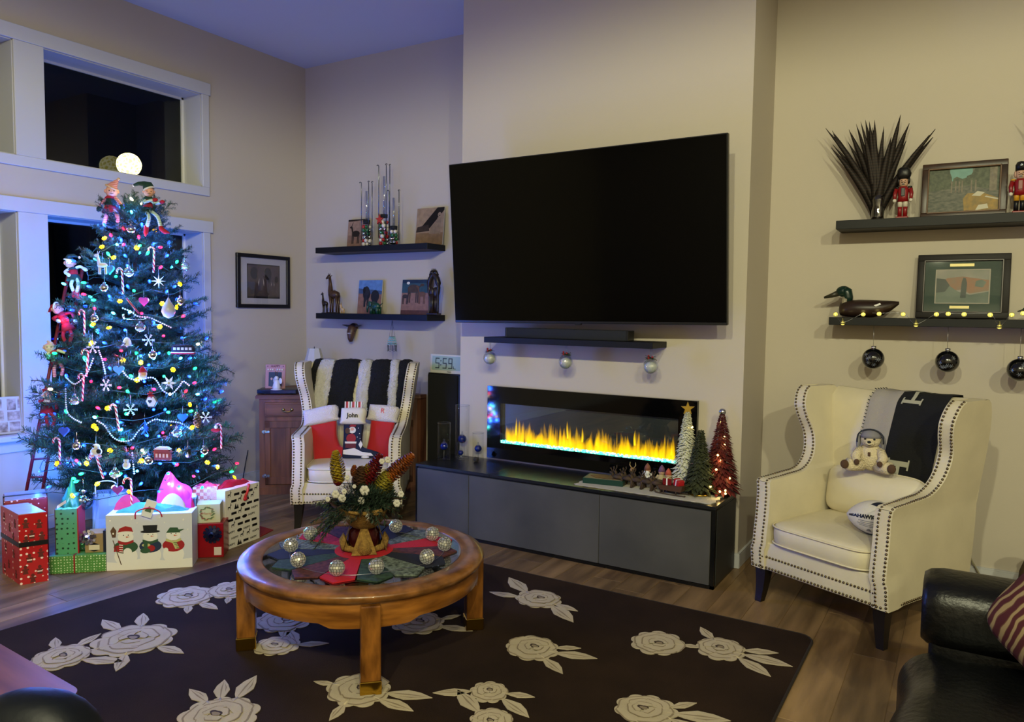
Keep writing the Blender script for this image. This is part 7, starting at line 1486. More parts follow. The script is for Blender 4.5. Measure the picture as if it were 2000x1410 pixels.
# plush polar bear in a cap
bear_p = V((-0.005, 0.455, 0.735)); pl = thing('plush_bear', 'white plush bear in a grey earflap cap on the lumbar pillow', 'plush toy', M=RCM @ TR(bear_p, rz=0.42)); furw = pm('plush_white', 'cdbfa0', 0.95, bump=0.9, bscale=120); padm = pm('plush_brown', '4a3424', 0.9); cap_ = pm('cap_grey', '77757c', 0.8)
b = MB(); b.ball((0, 0.0, 0.075), (0.062, 0.05, 0.075), 18, 12); b.v = [tuple(V(p) + V((0, 0, 1)) * 0.003 * mnoise.noise(V(p) * 90)) for p in b.v]; b.build('body', furw, pl)
hd = MB().ball((0, -0.012, 0.168), (0.050, 0.046, 0.045), 18, 12).build('head', furw, pl); MB().ball((0, -0.052, 0.155), (0.026, 0.020, 0.018), 12, 8).build('muzzle', furw, hd); MB().ball((0, -0.071, 0.162), (0.010, 0.006, 0.007), 8, 6).build('nose', blackf, hd)
for s in (-1, 1): MB().ball((0.022 * s, -0.054, 0.175), (0.006, 0.004, 0.005), 8, 6).build('eye', blackf, hd)
b = MB(); b.tube([(0.016 * q, -0.070 + 0.004 * abs(q), 0.144 + 0.006 * abs(q)) for q in (-1, -0.5, 0, 0.5, 1)], 0.0015, 4); b.build('mouth', blackf, hd)
b = MB(); b.lathe([(0.053, 0.180), (0.050, 0.195), (0.038, 0.212), (0.018, 0.222), (0, 0.224)], 20, c=(0, -0.008, 0)); cp_ = b.build('cap', cap_, pl)
for s in (-1, 1): MB().ball((0.060 * s, -0.010, 0.150), (0.012, 0.022, 0.042), 10, 8, M=None).build('ear_flap', cap_, cp_)
b = MB(); b.tube([(0.064 * math.sin(a), -0.034, 0.175 + 0.050 * math.cos(a) - 0.05 * max(0, abs(math.sin(a)) - 0.95) * 8) for a in [-1.75 + 3.5 * k / 14 for k in range(15)]], 0.004, 6); b.build('trim', navyb, cp_)
for s in (-1, 1):
    MB().tube([(0.045 * s, -0.01, 0.11), (0.068 * s, -0.045, 0.075), (0.055 * s, -0.062, 0.055)], [0.026, 0.024, 0.022], 10).build('arm', furw, pl); MB().ball((0.055 * s, -0.080, 0.052), (0.014, 0.006, 0.016), 10, 6).build('paw_pad', padm, pl)
    MB().tube([(0.035 * s, -0.01, 0.03), (0.085 * s, -0.045, 0.028), (0.105 * s, -0.058, 0.034)], [0.034, 0.033, 0.034], 10).build('leg', furw, pl); MB().ball((0.112 * s, -0.090, 0.036), (0.021, 0.008, 0.024), 12, 8).build('foot_pad', padm, pl)
MB().box(-0.006, 0.006, -0.055, -0.048, 0.085, 0.105).build('patch', padm, pl)
# football
fbm = RCM @ TR((0.170, 0.23, 0.552), rz=0.42); fb_ = thing('football', 'white football lettered SEAHAWKS on the armchair seat', 'football', M=fbm); wl = pm('white_leather', 'c4bfb6', 0.4, bump=0.2, bscale=160); RL_ = 0.135; rB = 0.086
prof = [(rB * (1 - (z / RL_) ** 2) ** 0.75 if abs(z) < RL_ else 0, z) for z in [-RL_ + 2 * RL_ * k / 24 for k in range(25)]]
AX = TR(ry=R(90)); MB().lathe(prof, 28, M=AX).build('ball', wl, fb_)
def onball(x, th, up=0.0006): r_ = rB * (1 - min(0.999, (x / RL_) ** 2)) ** 0.75 + up; return V((x, -r_ * math.cos(th), r_ * math.sin(th)))
def wrap(mb, name, mat):
    mb.v = [tuple(onball(x, z / rB + th0, 0.0006 + max(0, -y))) for x, y, z in mb.v]; mb.build(name, mat, fb_)
th0 = 0.22; b = MB().text('SEAHAWKS', 0.0265, TR((-0.050, 0, 0), rx=R(90)), extr=0.0005, off=0.0018); wrap(b, 'team_lettering', pm('print_navy_black', '0b0d14', 0.5))
b = MB()
for k, (w_, z_) in enumerate(((0.10, -0.024), (0.08, -0.034), (0.11, -0.043), (0.09, -0.052))): b.grid(lambda u, v, w_=w_, z_=z_: (-0.02 + (u - 0.5) * w_, 0, z_ + 0.003 * v), 14, 1)
wrap(b, 'small_print', pm('print_grey', '6a6a6c', 0.6)); b = MB(); b.grid(lambda u, v: (-0.02 + (u - 0.5) * 0.022, 0, -0.082 + 0.018 * v * (0.4 + 0.6 * math.sin(math.pi * u))), 8, 4); wrap(b, 'emblem', pm('print_grey', '6a6a6c', 0.6))
b = MB(); b.grid(lambda u, v: onball(-0.02 + 0.10 * u, 1.05 + (0.5 * math.sin(math.pi * u)) * (v - 0.3), 0.0012), 12, 6); b.build('dark_panel', pm('navy_panel', '141a2c', 0.5), fb_)
b = MB(); b.grid(lambda u, v: onball(-0.12 + 0.24 * u, -1.35 + 0.6 * (v - 0.5), 0.0012), 16, 6); b.build('lower_panel', pm('navy_panel', '141a2c', 0.5), fb_)

# ================================================================== console top
KZ = KH + 0.0002
lace = pm('white_lace', 'b9b4a6', 0.9, bump=0.5, bscale=120)
rn = thing('lace_runner', 'white lace runner with scalloped edge on the console', 'table runner', (-1.62, 4.36, KZ)); pl_ = []
N_ = 26
for k in range(N_ + 1): pl_.append((-0.45 + 0.86 * k / N_, -0.145 - 0.012 * abs(math.sin(k * math.pi / 2 + 0.5)) - 0.002))
for k in range(8): pl_.append((0.41 + 0.014 * abs(math.sin(k * 1.57)), -0.14 + 0.28 * k / 7))
for k in range(N_ + 1): pl_.append((0.41 - 0.86 * k / N_, 0.145 + 0.012 * abs(math.sin(k * math.pi / 2 + 0.5))))
for k in range(8): pl_.append((-0.45 - 0.014 * abs(math.sin(k * 1.57)), 0.14 - 0.28 * k / 7))
MB().prism(pl_, 0, 0.003).build('lace', lace, rn)
LZ = KZ + 0.0032
q = at(1187, 936, z=KZ + 0.03); bk = thing('book', 'green book with a brown leaf picture on its cover', 'book', (-1.93, 4.36, LZ), 0.15)
MB().box(-0.13, 0.13, -0.075, 0.075, 0.0, 0.034, bev=0.002).build('cover', pm('book_green', '12352a', 0.4), bk); MB().box(-0.120, 0.120, -0.066, 0.066, 0.0335, 0.0350).build('cover_border', pm('book_pages', '7d7450', 0.8), bk); b = MB(); b.prism([(-0.10, 0.0), (-0.05, 0.05), (0.04, 0.058), (0.10, 0.03), (0.115, -0.02), (0.04, -0.055), (-0.05, -0.05)], 0.035, 0.0375); b.build('leaf_picture', pm('leaf_brown', '6a3a1a', 0.5, col2='4a2410', vscale=14), bk)
# thermometer cylinders
cg = glassy('cylinder_glass', (0.97, 0.98, 0.985), 0.015, 0.0, 0.45); blu = pm('blue_liquid', '0a1c6a', 0.1, coat=0.5); gst = glassy('stem_glass', (0.9, 0.95, 1), 0.15, 0.02)
def cyl(label, x, y, r_, h_, bz, br, bob=True, stem=True):
    t = thing('glass_cylinder', label, 'glass cylinder', (x, y, KZ)); MB().lathe([(0.0, 0.0), (r_, 0.0), (r_, h_)], 28, close=False).build('cylinder', cg, t)
    MB().tube([(r_ * math.cos(a), r_ * math.sin(a), h_) for a in [6.2832 * k / 28 for k in range(28)]], 0.0018, 5, closed=True).build('rim', gst, t)
    MB().ball((0, 0, bz), (br, br, br * 0.95), 18, 12).build('blue_bulb', blu, t); MB().lathe([(br * 0.75, bz + br * 0.7), (br * 0.4, bz + br * 1.05), (0.006, bz + br * 1.25), (0.006, bz + br * 1.7), (0, bz + br * 1.75)], 14).build('bulb_neck', gst, t)
    if stem: MB().lathe([(0.016, 0.007), (0.004, 0.012), (0.004, bz - br)], 10, close=False).build('stem', gst, t)
    return t
g1 = at(867, 898, z=KZ); cyl('glass cylinder with low blue bulb nearest the console corner', g1.x, g1.y, 0.048, 0.27, 0.10, 0.030)
cyl('tallest glass cylinder with blue bulb by the wall', -3.165, 4.535, 0.052, 0.385, 0.135, 0.033)
g3 = at(939, 892, z=KZ); cyl('short glass cylinder with blue bulb beside the fireplace', -3.035, 4.555, 0.042, 0.19, 0.075, 0.027)
g0 = at(906, 893, z=KZ); cyl('smallest glass cylinder with blue bulb before the tallest one', g0.x + 0.02, g0.y - 0.07, 0.030, 0.12, 0.048, 0.020)
rk = MB(); rk.ball((0, 0, 0.016), (0.022, 0.018, 0.017), 10, 7); rk.v = [tuple(V(p) * (1 + 0.25 * mnoise.noise(V(p) * 70))) for p in rk.v]; mz = min(p[2] for p in rk.v); rk.v = [(x, y, z - mz) for x, y, z in rk.v]; rk.sm = [False] * len(rk.sm); o = rk.build('stone', pm('dark_stone', '2c2824', 0.8, bump=0.5, bscale=60)); o.location = (-2.985, 4.455, KZ); tag(o, 'small dark stone in front of the short glass cylinder', 'stone')
# feather trees
def ftree(label, x, y, h_, r_, mat, seed, z0, n=720, base=None, lean=0.0):
    t = thing('feather_tree', label, 'tabletop tree', (x, y, z0)); g_ = random.Random(seed); b = MB()
    for k in range(n):
        q_ = (k / n) ** 0.75; z = 0.02 + (h_ - 0.03) * q_; rr_ = r_ * (1 - q_) ** 0.9 + 0.004; a = k * 2.39996; c, s = math.cos(a), math.sin(a); L_ = g_.uniform(0.04, 0.065) * (0.3 + 0.85 * (1 - q_)); ww = L_ * 0.26
        p0 = V((rr_ * 0.55 * c, rr_ * 0.55 * s, z + 0.02)); d = V((c * 0.9, s * 0.9, g_.uniform(-0.9, -0.35))).normalized(); tip = p0 + d * (L_ + rr_ * 0.25) + V((0, 0, 0.010)); tip.z = max(tip.z, 0.004); sd = V((-s, c, 0)) * ww; m_ = p0.lerp(tip, 0.5) + V((c, s, 0)) * 0.006
        b.add([p0, m_ - sd, m_ + sd, tip, m_ + V((0, 0, 0.004))], [(0, 1, 4), (0, 4, 2), (1, 3, 4), (4, 3, 2)], 0)
    o = b.build('feathers', mat, t); o['kind'] = 'stuff'
    MB().lathe([(r_ * 0.5, 0.0), (r_ * 0.45, 0.03), (0.006, h_ - 0.01), (0, h_)], 14).build('core', mat, t); return t
wtf = pm('white_feather', 'c8c8b0', 0.85); gnf = pm('moss_feather', '343820', 0.85, col2='22280f', vscale=30); rdf = pm('red_feather', '5c0c0c', 0.8, col2='3a0606', vscale=30); gold = pm('gold_glitter', 'b89a48', 0.3, metal=1)
tw_ = ftree('white feather tree topped with a gold star', -1.445, 4.465, 0.47, 0.066, wtf, 1, LZ); MB().prism(star(5, 0.042, 0.017), -0.008, 0.008, M=TR((0, 0, 0.50), rx=R(90), rz=0.4)).build('star', gold, tw_)
tg_ = ftree('dark green feather tree with silver bead garland', -1.335, 4.385, 0.375, 0.078, gnf, 2, LZ); MB().lathe([(0.0, 0), (0.06, 0), (0.055, 0.012), (0.0, 0.014)], 20).build('gold_base', gold, tg_)
b = MB()
for k in range(120): q_ = k / 120; a = q_ * 6.28 * 3.2; r_ = 0.100 * (1 - q_) ** 0.9 + 0.012; b.ball((r_ * math.cos(a), r_ * math.sin(a), 0.04 + 0.29 * q_), 0.0022, 5, 4)
o = b.build('bead_garland', silv, tg_); o['kind'] = 'stuff'
trd = ftree('dark red feather tree with lights and a silver ball top', -1.238, 4.485, 0.47, 0.105, rdf, 3, KZ); MB().ball((0, 0, 0.497), 0.022, 16, 10).build('ball_top', silv, trd)
gw_ = pm('warm_bulb', 'ffe0a0', 0.4, emit='ffd070', estr=7.0, nosample=True)
for i, (px, py) in enumerate(((1409, 803), (1408, 824), (1414, 853), (1415, 869), (1402, 889), (1407, 900), (1399, 917), (1425, 934), (1388, 950), (1417, 958), (1417, 964), (1406, 960), (1352, 834))):
    p = at(px, py, y=4.39 if py > 800 else 4.45); q_ = (p.z - KZ) / 0.47; rr_ = 0.105 * max(0, 1 - q_) ** 0.9 + 0.012; c_ = V((-1.238, 4.485, 0))
    if i == 12: c_ = V((-1.445, 4.465, 0)); rr_ = 0.03
    d = ray(px, py); tq = (c_ - CAM).dot(_fw); p = CAM + d * (tq - rr_ * 1.2 - 0.02); l_ = p - trd.location
    MB().ball(l_, 0.0065, 8, 6).build('bulb', gw_, trd)
    if True:
        ld = bpy.data.lights.new('bulb_glow', 'POINT'); ld.color = (1, 0.72, 0.25); ld.energy = 0.05; ld.shadow_soft_size = 0.006; lo = bpy.data.objects.new('bulb_glow', ld); COL.objects.link(lo); lo.parent = trd; lo.location = l_ + V((0, -0.012, 0))
# twig sleigh with reindeer team and little figures
twig = pm('twig_brown', '4c3a26', 0.8, col2='2e2216', vscale=30)
def reindeer(label, x, y, s=1.0, grp='twig reindeer team'):
    t = thing('twig_reindeer', label, 'reindeer figure', (x, y, LZ), -0.10, grp); t.scale = (s, s, s); b = MB(); b.tube([(-0.03, 0, 0.046), (0.0, 0, 0.048), (0.03, 0, 0.046)], [0.010, 0.013, 0.010], 8)
    for xx in (-0.026, 0.026):
        for yy in (-0.009, 0.009): b.tube([(xx, yy, 0.045), (xx + 0.004 * (1 if xx > 0 else -1), yy, 0.022), (xx, yy, 0)], 0.0042, 6)
    b.tube([(-0.028, 0, 0.048), (-0.038, 0, 0.068), (-0.052, 0, 0.070)], [0.009, 0.008, 0.005], 8); b.build('body', twig, t)
    for sd in (-1, 1): a = MB(); a.tube([(-0.038, 0.004 * sd, 0.074), (-0.034, 0.013 * sd, 0.090), (-0.036, 0.017 * sd, 0.102)], [0.003, 0.0025, 0.001], 5); a.tube([(-0.034, 0.013 * sd, 0.089), (-0.042, 0.018 * sd, 0.098)], 0.002, 5); a.build('antler', twig, t)
    return t
for k in range(5):
    for r_ in (0, 1):
        reindeer('brown twig reindeer in the team pulling the sleigh', -1.835 + 0.066 * k, 4.33 - 0.006 * k + 0.05 * r_, 1.1)
sle = thing('toy_sleigh', 'brown twig sleigh loaded with red gift parcels', 'sleigh', (-1.475, 4.30, LZ), -0.10)
b = MB()
for yy in (-0.032, 0.032): b.tube(curve_pts([(-0.085, yy, 0.035), (-0.095, yy, 0.018), (-0.07, yy, 0.005), (0.08, yy, 0.005), (0.10, yy, 0.01)], 4), 0.004, 6)
for xx in (-0.04, 0.04):
    for yy in (-0.03, 0.03): b.tube([(xx, yy, 0.006), (xx, yy, 0.03)], 0.0035, 6)
b.build('runners', twig, sle); b = MB(); b.loft([[(-0.06, -0.032, 0.026), (0.07, -0.032, 0.026), (0.07, 0.032, 0.026), (-0.06, 0.032, 0.026)], [(-0.075, -0.038, 0.052), (0.082, -0.038, 0.062), (0.082, 0.038, 0.062), (-0.075, 0.038, 0.052)]], smooth=False); b.build('basket', pm('sleigh_brown', '4a2f1a', 0.7), sle)
for i, (x, y, rz_, c) in enumerate(((-0.025, -0.004, 0.2, '6a0c14'), (0.042, 0.0, -0.5, 'a81a20'))): 
    g_ = thing('toy_parcel', ('dark red' if i == 0 else 'bright red striped') + ' parcel riding in the twig sleigh', 'parcel', M=TR(sle.location, rz=-0.10) @ TR((x, y, 0.055), rz=rz_, ry=0.2 * i)); MB().box(-0.026, 0.026, -0.022, 0.022, 0, 0.040, bev=0.003).build('box', pm('parcel_' + c, c, 0.3), g_); MB().box(-0.004, 0.004, -0.0228, 0.0228, 0, 0.0408).build('ribbon', whp, g_)
def gnome(name, label, x, y, body, hat, s=1.0, beard=True):
    t = thing(name, label, 'figurine', (x, y, LZ)); t.scale = (s, s, s); MB().lathe([(0.022, 0), (0.026, 0.02), (0.018, 0.05), (0.008, 0.06)], 12).build('body', body, t); MB().ball((0, 0, 0.068), 0.017, 12, 8).build('head', nco, t); MB().lathe([(0.019, 0.072), (0.012, 0.09), (0.003, 0.103), (0, 0.104)], 12).build('hat', hat, t)
    if beard: MB().ball((0, -0.010, 0.052), (0.017, 0.010, 0.020), 10, 8).build('beard', whp, t)
    for sd in (-1, 1): MB().tube([(0.016 * sd, 0, 0.05), (0.028 * sd, -0.008, 0.035)], [0.008, 0.006], 7).build('arm', body, t)
gnome('gnome_figure', 'small bearded gnome figure behind the reindeer team', -1.70, 4.485, whp, pm('gnome_brown', '7a4a3a', 0.7), 1.25); gnome('gnome_figure', 'small figure in pale blue coat and red hat by the sleigh', -1.545, 4.435, pm('doll_blue', '4a7aa0', 0.7), pm('doll_coral', 'b0503c', 0.7), 1.2, False); gnome('gnome_figure', 'small figure in cream coat and purple hat by the sleigh', -1.605, 4.485, pm('doll_cream', 'b0a078', 0.7), pm('doll_purple', '6a4a6a', 0.7), 1.25, False)
t = thing('reindeer_figure', 'small deer bust with upright antlers behind the reindeer team', 'figurine', (-1.80, 4.485, LZ)); MB().lathe([(0.022, 0), (0.018, 0.04), (0.012, 0.065)], 10).build('neck', twig, t); MB().ball((0, -0.008, 0.078), (0.014, 0.020, 0.014), 10, 8).build('head', pm('deer_tan', '8a6a44', 0.7), t)
for sd in (-1, 1): MB().tube([(0.008 * sd, 0, 0.088), (0.020 * sd, 0, 0.105), (0.018 * sd, 0, 0.125)], [0.004, 0.003, 0.0015], 6).build('antler', pm('antler_tan', 'a08a5c', 0.6), t)
# ================================================================== coffee table top
TZ = TC.z + TH + 0.0005
sk = thing('quilted_centrepiece', 'quilted star-shaped christmas tablecloth on the coffee table', 'tablecloth', (TC.x, TC.y, TZ))
qr = pm('quilt_red', 'a80c1c', 0.85, bump=0.3, bscale=140); qg = pm('quilt_print_green', '10231c', 0.85, col2='2e4636', vscale=60); qn = dots('quilt_navy', '0e1226', '4c5474', 90, 0.2, 0.85); qm = pm('quilt_print_maroon', '2c0e14', 0.85, col2='5a2a2a', vscale=45); qw = pm('quilt_print_holly', '16201c', 0.85, col2='6f7a70', vscale=70)
pat = [qr, qg, qm, qn, qw, qr, qm, qn, qw, qg] ; order = [qr, qg, qw, qn, qm, qr, qw, qn, qg, qm, qr, qw, qn, qg, qm]
N2 = 15
for k in range(N2):
    a0 = 2 * math.pi * k / N2 + (-1.13 - math.pi / N2); a1 = a0 + 2 * math.pi / N2; am = (a0 + a1) / 2; b = MB()
    pl2 = [(0.11 * math.cos(a0), 0.11 * math.sin(a0)), (0.385 * math.cos(a0 + 0.01), 0.385 * math.sin(a0 + 0.01)), (0.435 * math.cos(am), 0.435 * math.sin(am)), (0.385 * math.cos(a1 - 0.01), 0.385 * math.sin(a1 - 0.01)), (0.11 * math.cos(a1), 0.11 * math.sin(a1))]
    b.prism(pl2, 0.0, 0.006); b.build('quilt_wedge', order[k], sk)
MB().lathe([(0.0, 0.0), (0.135, 0.0), (0.135, 0.0075), (0.0, 0.0075)], 36, smooth=False).build('quilt_centre', qr, sk)
# pine cone arrangement
ar = thing('pinecone_arrangement', 'burlap wrapped arrangement of evergreen and painted pinecones on the table', 'flower arrangement', (TC.x, TC.y, TZ + 0.0076)); burl = pm('burlap', '8a6a30', 0.9, col2='6a4e20', vscale=60, bump=0.7, bscale=160); foil = pm('maroon_foil', '3a0c0e', 0.2, metal=0.5)
a = math.atan2(-TC.y, -TC.x); fr3 = V((math.cos(a), math.sin(a), 0)); rt3 = V((-fr3.y, fr3.x, 0))     # towards the sofa side, and across
MB().lathe([(0.0, 0.0), (0.062, 0.0), (0.074, 0.04), (0.070, 0.09), (0.050, 0.118), (0.0, 0.12)], 24).build('foil_pot', foil, ar)
b = MB(); rg = []
for k, (r_, z, am) in enumerate(((0.075, 0.0, 0.10), (0.094, 0.006, 0.14), (0.098, 0.02, 0.18), (0.080, 0.03, 0.2))): rg.append([(r_ * (1 + am * math.cos(4 * t)) * math.cos(t + a), r_ * (1 + am * math.cos(4 * t)) * math.sin(t + a), z + (0.055 * max(0, math.cos(4 * t)) if k == 3 else 0.03 * max(0, math.cos(4 * t)) if k == 2 else 0)) for t in [6.2832 * j / 48 for j in range(48)]])
b.loft(rg, smooth=True, cap=False); b.build('burlap_base', burl, ar)
for q in range(4):      # pointed cloth flaps rising to the tie
    t = a + q * math.pi / 2; d_ = V((math.cos(t), math.sin(t), 0)); s_ = V((-d_.y, d_.x, 0)); b = MB()
    b.grid(lambda u, v: d_ * (0.100 - 0.036 * v + 0.004 * math.sin(6 * u)) + s_ * ((u - 0.5) * 0.115 * (1 - 0.72 * v)) + V((0, 0, 0.004 + 0.112 * v)), 8, 8); b.build('burlap_flap', burl, ar)
MB().tube([(0.056 * math.cos(t), 0.056 * math.sin(t), 0.117) for t in [6.2832 * k / 24 for k in range(24)]], 0.006, 6, closed=True).build('tie', foil, ar)
def fl_(u, v):
    t = 6.2832 * u; side_ = math.cos(t - math.atan2(-rt3.y, -rt3.x)); r_ = 0.052 + 0.092 * v ** 0.75 + 0.026 * v * v * side_ + 0.006 * v * math.cos(5 * t); z = 0.108 + 0.105 * v + 0.014 * v * math.cos(2 * t - 2 * a + 2.4) + 0.02 * v * max(0, side_) ** 3; return (r_ * math.cos(t), r_ * math.sin(t), z)
b = MB(); b.grid(fl_, 60, 8); b.grid(lambda u, v: (lambda p: (p[0] * 0.97, p[1] * 0.97, p[2] + 0.002))(fl_(1 - u, v)), 60, 8); b.build('burlap_flare', burl, ar)
u0 = (a / 6.2832) % 1; rl = [V(fl_((u0 - 0.07 + 0.17 * k / 8) % 1, 1.0)) for k in range(9)]; MB().tube([tuple(p + V((0, 0, 0.004))) for p in rl], [0.006 + 0.009 * k / 8 for k in range(9)], 8).build('rolled_edge', burl, ar)
gq = random.Random(77); b = MB()
for k in range(5200):
    d_ = V((gq.gauss(0, 1), gq.gauss(0, 1), gq.gauss(0, 1))).normalized(); rr_ = gq.random() ** 0.35; p = V((d_.x * 0.135 * rr_, d_.y * 0.135 * rr_, 0.258 + d_.z * 0.058 * rr_)); n_ = (V((d_.x, d_.y, 0.5 + d_.z * 0.4)) + V((gq.uniform(-.6, .6), gq.uniform(-.6, .6), gq.uniform(-.6, .6)))).normalized() * gq.uniform(0.018, 0.034); wv_ = n_.cross(V((0.3, 0.5, 0.8))).normalized() * 0.0028
    b.add([p - wv_, p + wv_, p + n_], [(0, 1, 2)], 0)
o = b.build('evergreen_mass', pm('evergreen_dark', '12211a', 0.7, col2='26382a', vscale=30), ar); o['kind'] = 'stuff'
def cone(label, px, py, axis, L_, r_, mat, tip=None):
    dep = depth_of(TC) - 0.05; p = plane_at(px, py, dep) - V(ar.location); ax = V(axis).normalized(); q = V((0, 0, 1)).rotation_difference(ax).to_matrix().to_4x4(); t = Matrix.Translation(p) @ q; b = MB(); n = int(50 + 420 * L_)
    b.tube([(0, 0, -L_ / 2), (0, 0, 0), (0, 0, L_ / 2)], [r_ * 0.45, r_ * 0.5, r_ * 0.1], 8)
    for k in range(n):
        u = k / n; z = -L_ / 2 + L_ * u; rr_ = r_ * (math.sin(math.pi * (0.22 + 0.74 * u)) ** 0.8); a = k * 2.39996; c, s = math.cos(a), math.sin(a); w_ = r_ * 0.42; hh = r_ * 0.34
        p0 = V((rr_ * 0.35 * c, rr_ * 0.35 * s, z - hh * 0.2)); p1 = V((rr_ * c, rr_ * s, z + hh)); sd = V((-s, c, 0)) * w_; dn = V((0, 0, -hh * 0.45))
        b.add([p0, p1 - sd + dn * 0, p1 + V((c, s, 0)) * hh * 0.25 + V((0, 0, hh * 0.25)), p1 + sd, p1 + dn], [(0, 1, 2, 3), (0, 4, 1), (1, 4, 2), (2, 4, 3), (3, 4, 0)], 0)
    b.v = [tuple(t @ V(x)) for x in b.v]; o = b.build('pinecone', mat, ar); o['label'] = label; return o
yel = pm('cone_yellow', '9c8620', 0.5, col2='7a6212', vscale=20); red_ = pm('cone_red', '540c10', 0.4); ora = pm('cone_orange', '8a4410', 0.5, col2='5a2a0c', vscale=14); brn = pm('cone_brown', '4a2e1a', 0.6, col2='2c1a10', vscale=20); lem = pm('cone_lemon', '94862c', 0.5, col2='3c3410', vscale=24)
side = _r0
cone('yellow painted pinecone', 659, 914, V((0, 0, 1)) - side * 0.12, 0.145, 0.034, yel); cone('dark red painted pinecone', 728, 920, V((0, 0, 1)) + side * 0.45, 0.155, 0.036, red_); cone('orange painted pinecone', 779, 914, V((0, 0, 0.75)) + side * 0.75, 0.165, 0.036, ora); cone('brown natural pinecone', 705, 937, V((0, 0, 1)) + side * 0.1, 0.10, 0.040, brn); cone('lemon tipped pinecone', 749, 947, V((0, 0, 1)) + side * 0.35, 0.11, 0.042, lem); cone('small orange pinecone', 692, 921, (0, 0, 1), 0.05, 0.018, ora); cone('small yellow pinecone', 718, 920, (0, 0, 1), 0.055, 0.020, yel); cone('small red pinecone', 660, 938, (0, 0, 1), 0.05, 0.022, red_)
gn = pm('evergreen_sprig', '18281c', 0.7, col2='2c4030', vscale=30); fro = pm('frosted_sprig', '8a8a7c', 0.8); g_ = random.Random(17)
for k in range(110):
    a = g_.uniform(0, 6.28); el = g_.uniform(0.45, 1.4); L_ = g_.uniform(0.08, 0.17); c_ = V((0, 0, 0.19)); sd_ = V((math.cos(a), math.sin(a), 0))
    if k < 22: sd_ = (-_r0 * 1.3 + V((g_.uniform(-.4, .4), g_.uniform(-.3, .5), 0))).normalized(); L_ = g_.uniform(0.12, 0.20); el = g_.uniform(-0.5, 0.7)
    pts2 = [c_ + sd_ * (L_ * q * math.cos(el * (1 - 0.5 * q))) + V((0, 0, L_ * q * math.sin(el) - 0.09 * q * q)) + sd_ * 0.05 for q in (0, 0.25, 0.5, 0.75, 1.0)]; pts2 = [V((p.x, p.y, max(p.z, 0.012))) for p in pts2]; b = MB(); b.tube(pts2, 0.0022, 4, mi=1)
    for j in range(120):
        u = j / 120 * 3.99; i = int(u); p = pts2[i].lerp(pts2[i + 1], u - i); d = (pts2[i + 1] - pts2[i]).normalized(); th = g_.uniform(0, 6.28); o1 = d.orthogonal().normalized(); n_ = (d * 0.8 + o1 * math.cos(th) + d.cross(o1) * math.sin(th)).normalized() * g_.uniform(0.014, 0.03); wv_ = n_.cross(V((0.2, 0.5, 0.8))).normalized() * 0.003; e_ = p + n_
        if e_.z < 0.008: e_.z = 0.008
        b.add([p - wv_, p + wv_, e_], [(0, 1, 2)], 0)
    b.build('evergreen_sprig', [gn if k % 7 else fro, bark], ar)
for px, py, r_ in ((712, 958, 0.024), (706, 978, 0.018), (678, 933, 0.013), (668, 973, 0.02), (655, 965, 0.02), (757, 898, 0.016), (746, 901, 0.014), (775, 983, 0.018), (783, 965, 0.016), (640, 975, 0.013), (672, 960, 0.014), (692, 950, 0.010)):
    p = plane_at(px, py, depth_of(TC) - 0.15) - V(ar.location); b = MB()
    for j in range(6): a = j * 1.047; b.ball(p + _r0 * (r_ * 0.5 * math.cos(a)) + V((0, 0, r_ * 0.5 * math.sin(a))), (r_ * 0.55, r_ * 0.4, r_ * 0.55), 7, 5)
    b.build('cotton_rose', pm('cotton_white', 'b0aca2', 0.9), ar)
b = MB(); b.tube([(0.07, -0.06, 0.18), (0.045, -0.02, 0.28)], 0.003, 6); b.build('stem', pm('stem_pale', 'a89a70', 0.6), ar)
# mirror ball lights on their wire
ml = thing('mirror_ball_lights', 'string of silver mirror ball lights laid around the coffee table', 'string lights', (0, 0, 0)); mir = pm('mirror_tile', 'b8bab0', 0.12, metal=0.9, emit='fff4d0', estr=0.10, nosample=True); grt = pm('mirror_grout', '3a3a34', 0.6)
mb_ = MB(); rM = 0.0335; mb_.ball((0, 0, 0), rM * 0.95, 16, 10, mi=1); nl = 9
for i in range(nl):
    ph = -math.pi / 2 + math.pi * (i + 0.5) / nl; nc = max(3, int(18 * math.cos(ph)))
    for j in range(nc):
        a0, a1 = 6.2832 * (j + 0.09) / nc, 6.2832 * (j + 0.91) / nc; p0, p1 = ph - math.pi / nl * 0.42, ph + math.pi / nl * 0.42; tj = 1 + 0.02 * math.sin(i * 7 + j * 3)
        mb_.add([(rM * tj * math.cos(p) * math.cos(a), rM * tj * math.cos(p) * math.sin(a), rM * tj * math.sin(p)) for a, p in ((a0, p0), (a1, p0), (a1, p1), (a0, p1))], [(0, 1, 2, 3)], 0)
mds = None; bp_ = []
for px, py in ((773, 1027), (844, 1042), (868, 1062), (834, 1087), (735, 1106), (658, 1109), (582, 1093), (568, 1064), (606, 1041)):
    p = at(px, py, z=TZ + 0.008 + rM); bp_.append(p); sc_ = 1.0
    if mds is None: o = mb_.build('mirror_ball', [mir, grt], ml, p); mds = o.data
    else: o = bpy.data.objects.new('mirror_ball', mds); COL.objects.link(o); o.parent = ml; o.location = p
    o.rotation_euler = (g_.uniform(-0.4, 0.4), g_.uniform(-0.4, 0.4), g_.uniform(0, 6))
MB().tube(curve_pts([tuple(V((p.x, p.y, TZ + 0.0085 + 0.004))) for p in bp_], 8), 0.0013, 4).build('wire', hookm, ml)
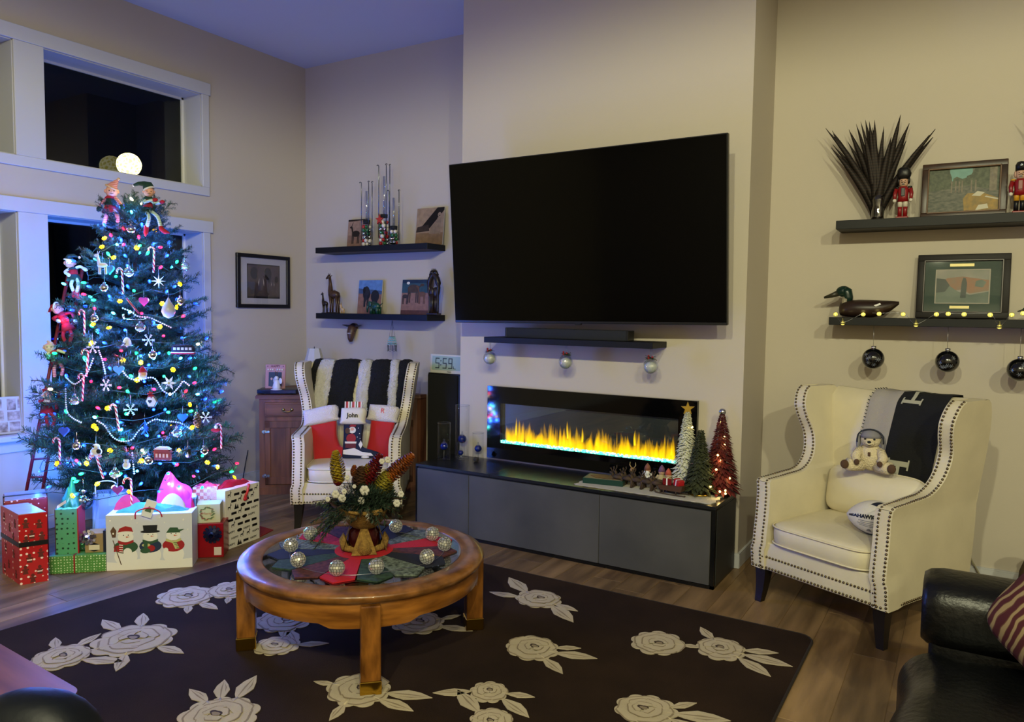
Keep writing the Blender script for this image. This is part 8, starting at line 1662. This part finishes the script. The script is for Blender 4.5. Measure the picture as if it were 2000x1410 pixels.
# wall plates and cords
for lb, P_ in (('white wall socket plate behind the stocking armchair', at(810, 865, y=YB)), ):
    t = thing('wall_socket', lb, 'socket', (P_.x, YB - 0.0002, P_.z)); MB().box(-0.036, 0.036, -0.007, 0, -0.058, 0.058, bev=0.003).build('plate', whitem, t)
    for zz in (-0.02, 0.02): MB().box(-0.014, 0.014, -0.009, -0.006, zz - 0.012, zz + 0.012, bev=0.002).build('outlet', vinyl, t)
q = at(1895, 1110, y=YB - 0.05); c0 = at(1885, 1095, y=YB - 0.03); c1 = at(1915, 1135, z=0.02); o = MB().tube(curve_pts([(c0.x, YB - 0.02, 0.30), (c0.x + 0.01, YB - 0.02, 0.2), (c0.x + 0.05, YB - 0.03, 0.10), (c0.x + 0.14, YB - 0.06, 0.012), (c0.x + 0.4, YB - 0.10, 0.008)], 6), 0.005, 6).build('power_cord', pm('beige_cord', '8f886c', 0.6)); tag(o, 'pale power cord running down the wall behind the right armchair', 'cord')
o = MB().tube(curve_pts([(-3.70, YB - 0.03, 0.34), (-3.78, YB - 0.04, 0.30), (-3.90, YB - 0.03, 0.27), (-3.945, YB - 0.03, 0.20)], 6), 0.004, 6).build('power_cord', blackf); tag(o, 'black cable sagging between the corner cabinet and the speaker', 'cord')
o = MB().tube(curve_pts([(-5.40, 4.44, 0.30), (-5.38, 4.38, 0.12), (-5.30, 4.30, 0.03), (-5.1, 4.18, 0.006), (-4.9, 4.05, 0.005)], 6), 0.004, 6).build('power_cord', blackf); tag(o, 'black cable curving down the left wall beside the oak cabinet', 'cord')
t = thing('floor_vase', 'dark tan vessel standing against the wall beyond the sofa', 'vase', (0.395, 4.75, 0)); MB().lathe([(0.0, 0.0), (0.10, 0.0), (0.12, 0.06), (0.11, 0.22), (0.075, 0.33), (0.065, 0.36), (0.055, 0.36), (0.06, 0.3), (0, 0.02)], 24).build('body', pm('tan_wicker', '4a3a24', 0.8, bump=0.6, bscale=60), t); MB().lathe([(0.066, 0.355), (0.074, 0.365), (0.066, 0.375), (0.055, 0.365)], 24, close=False).build('rim', blackf, t)
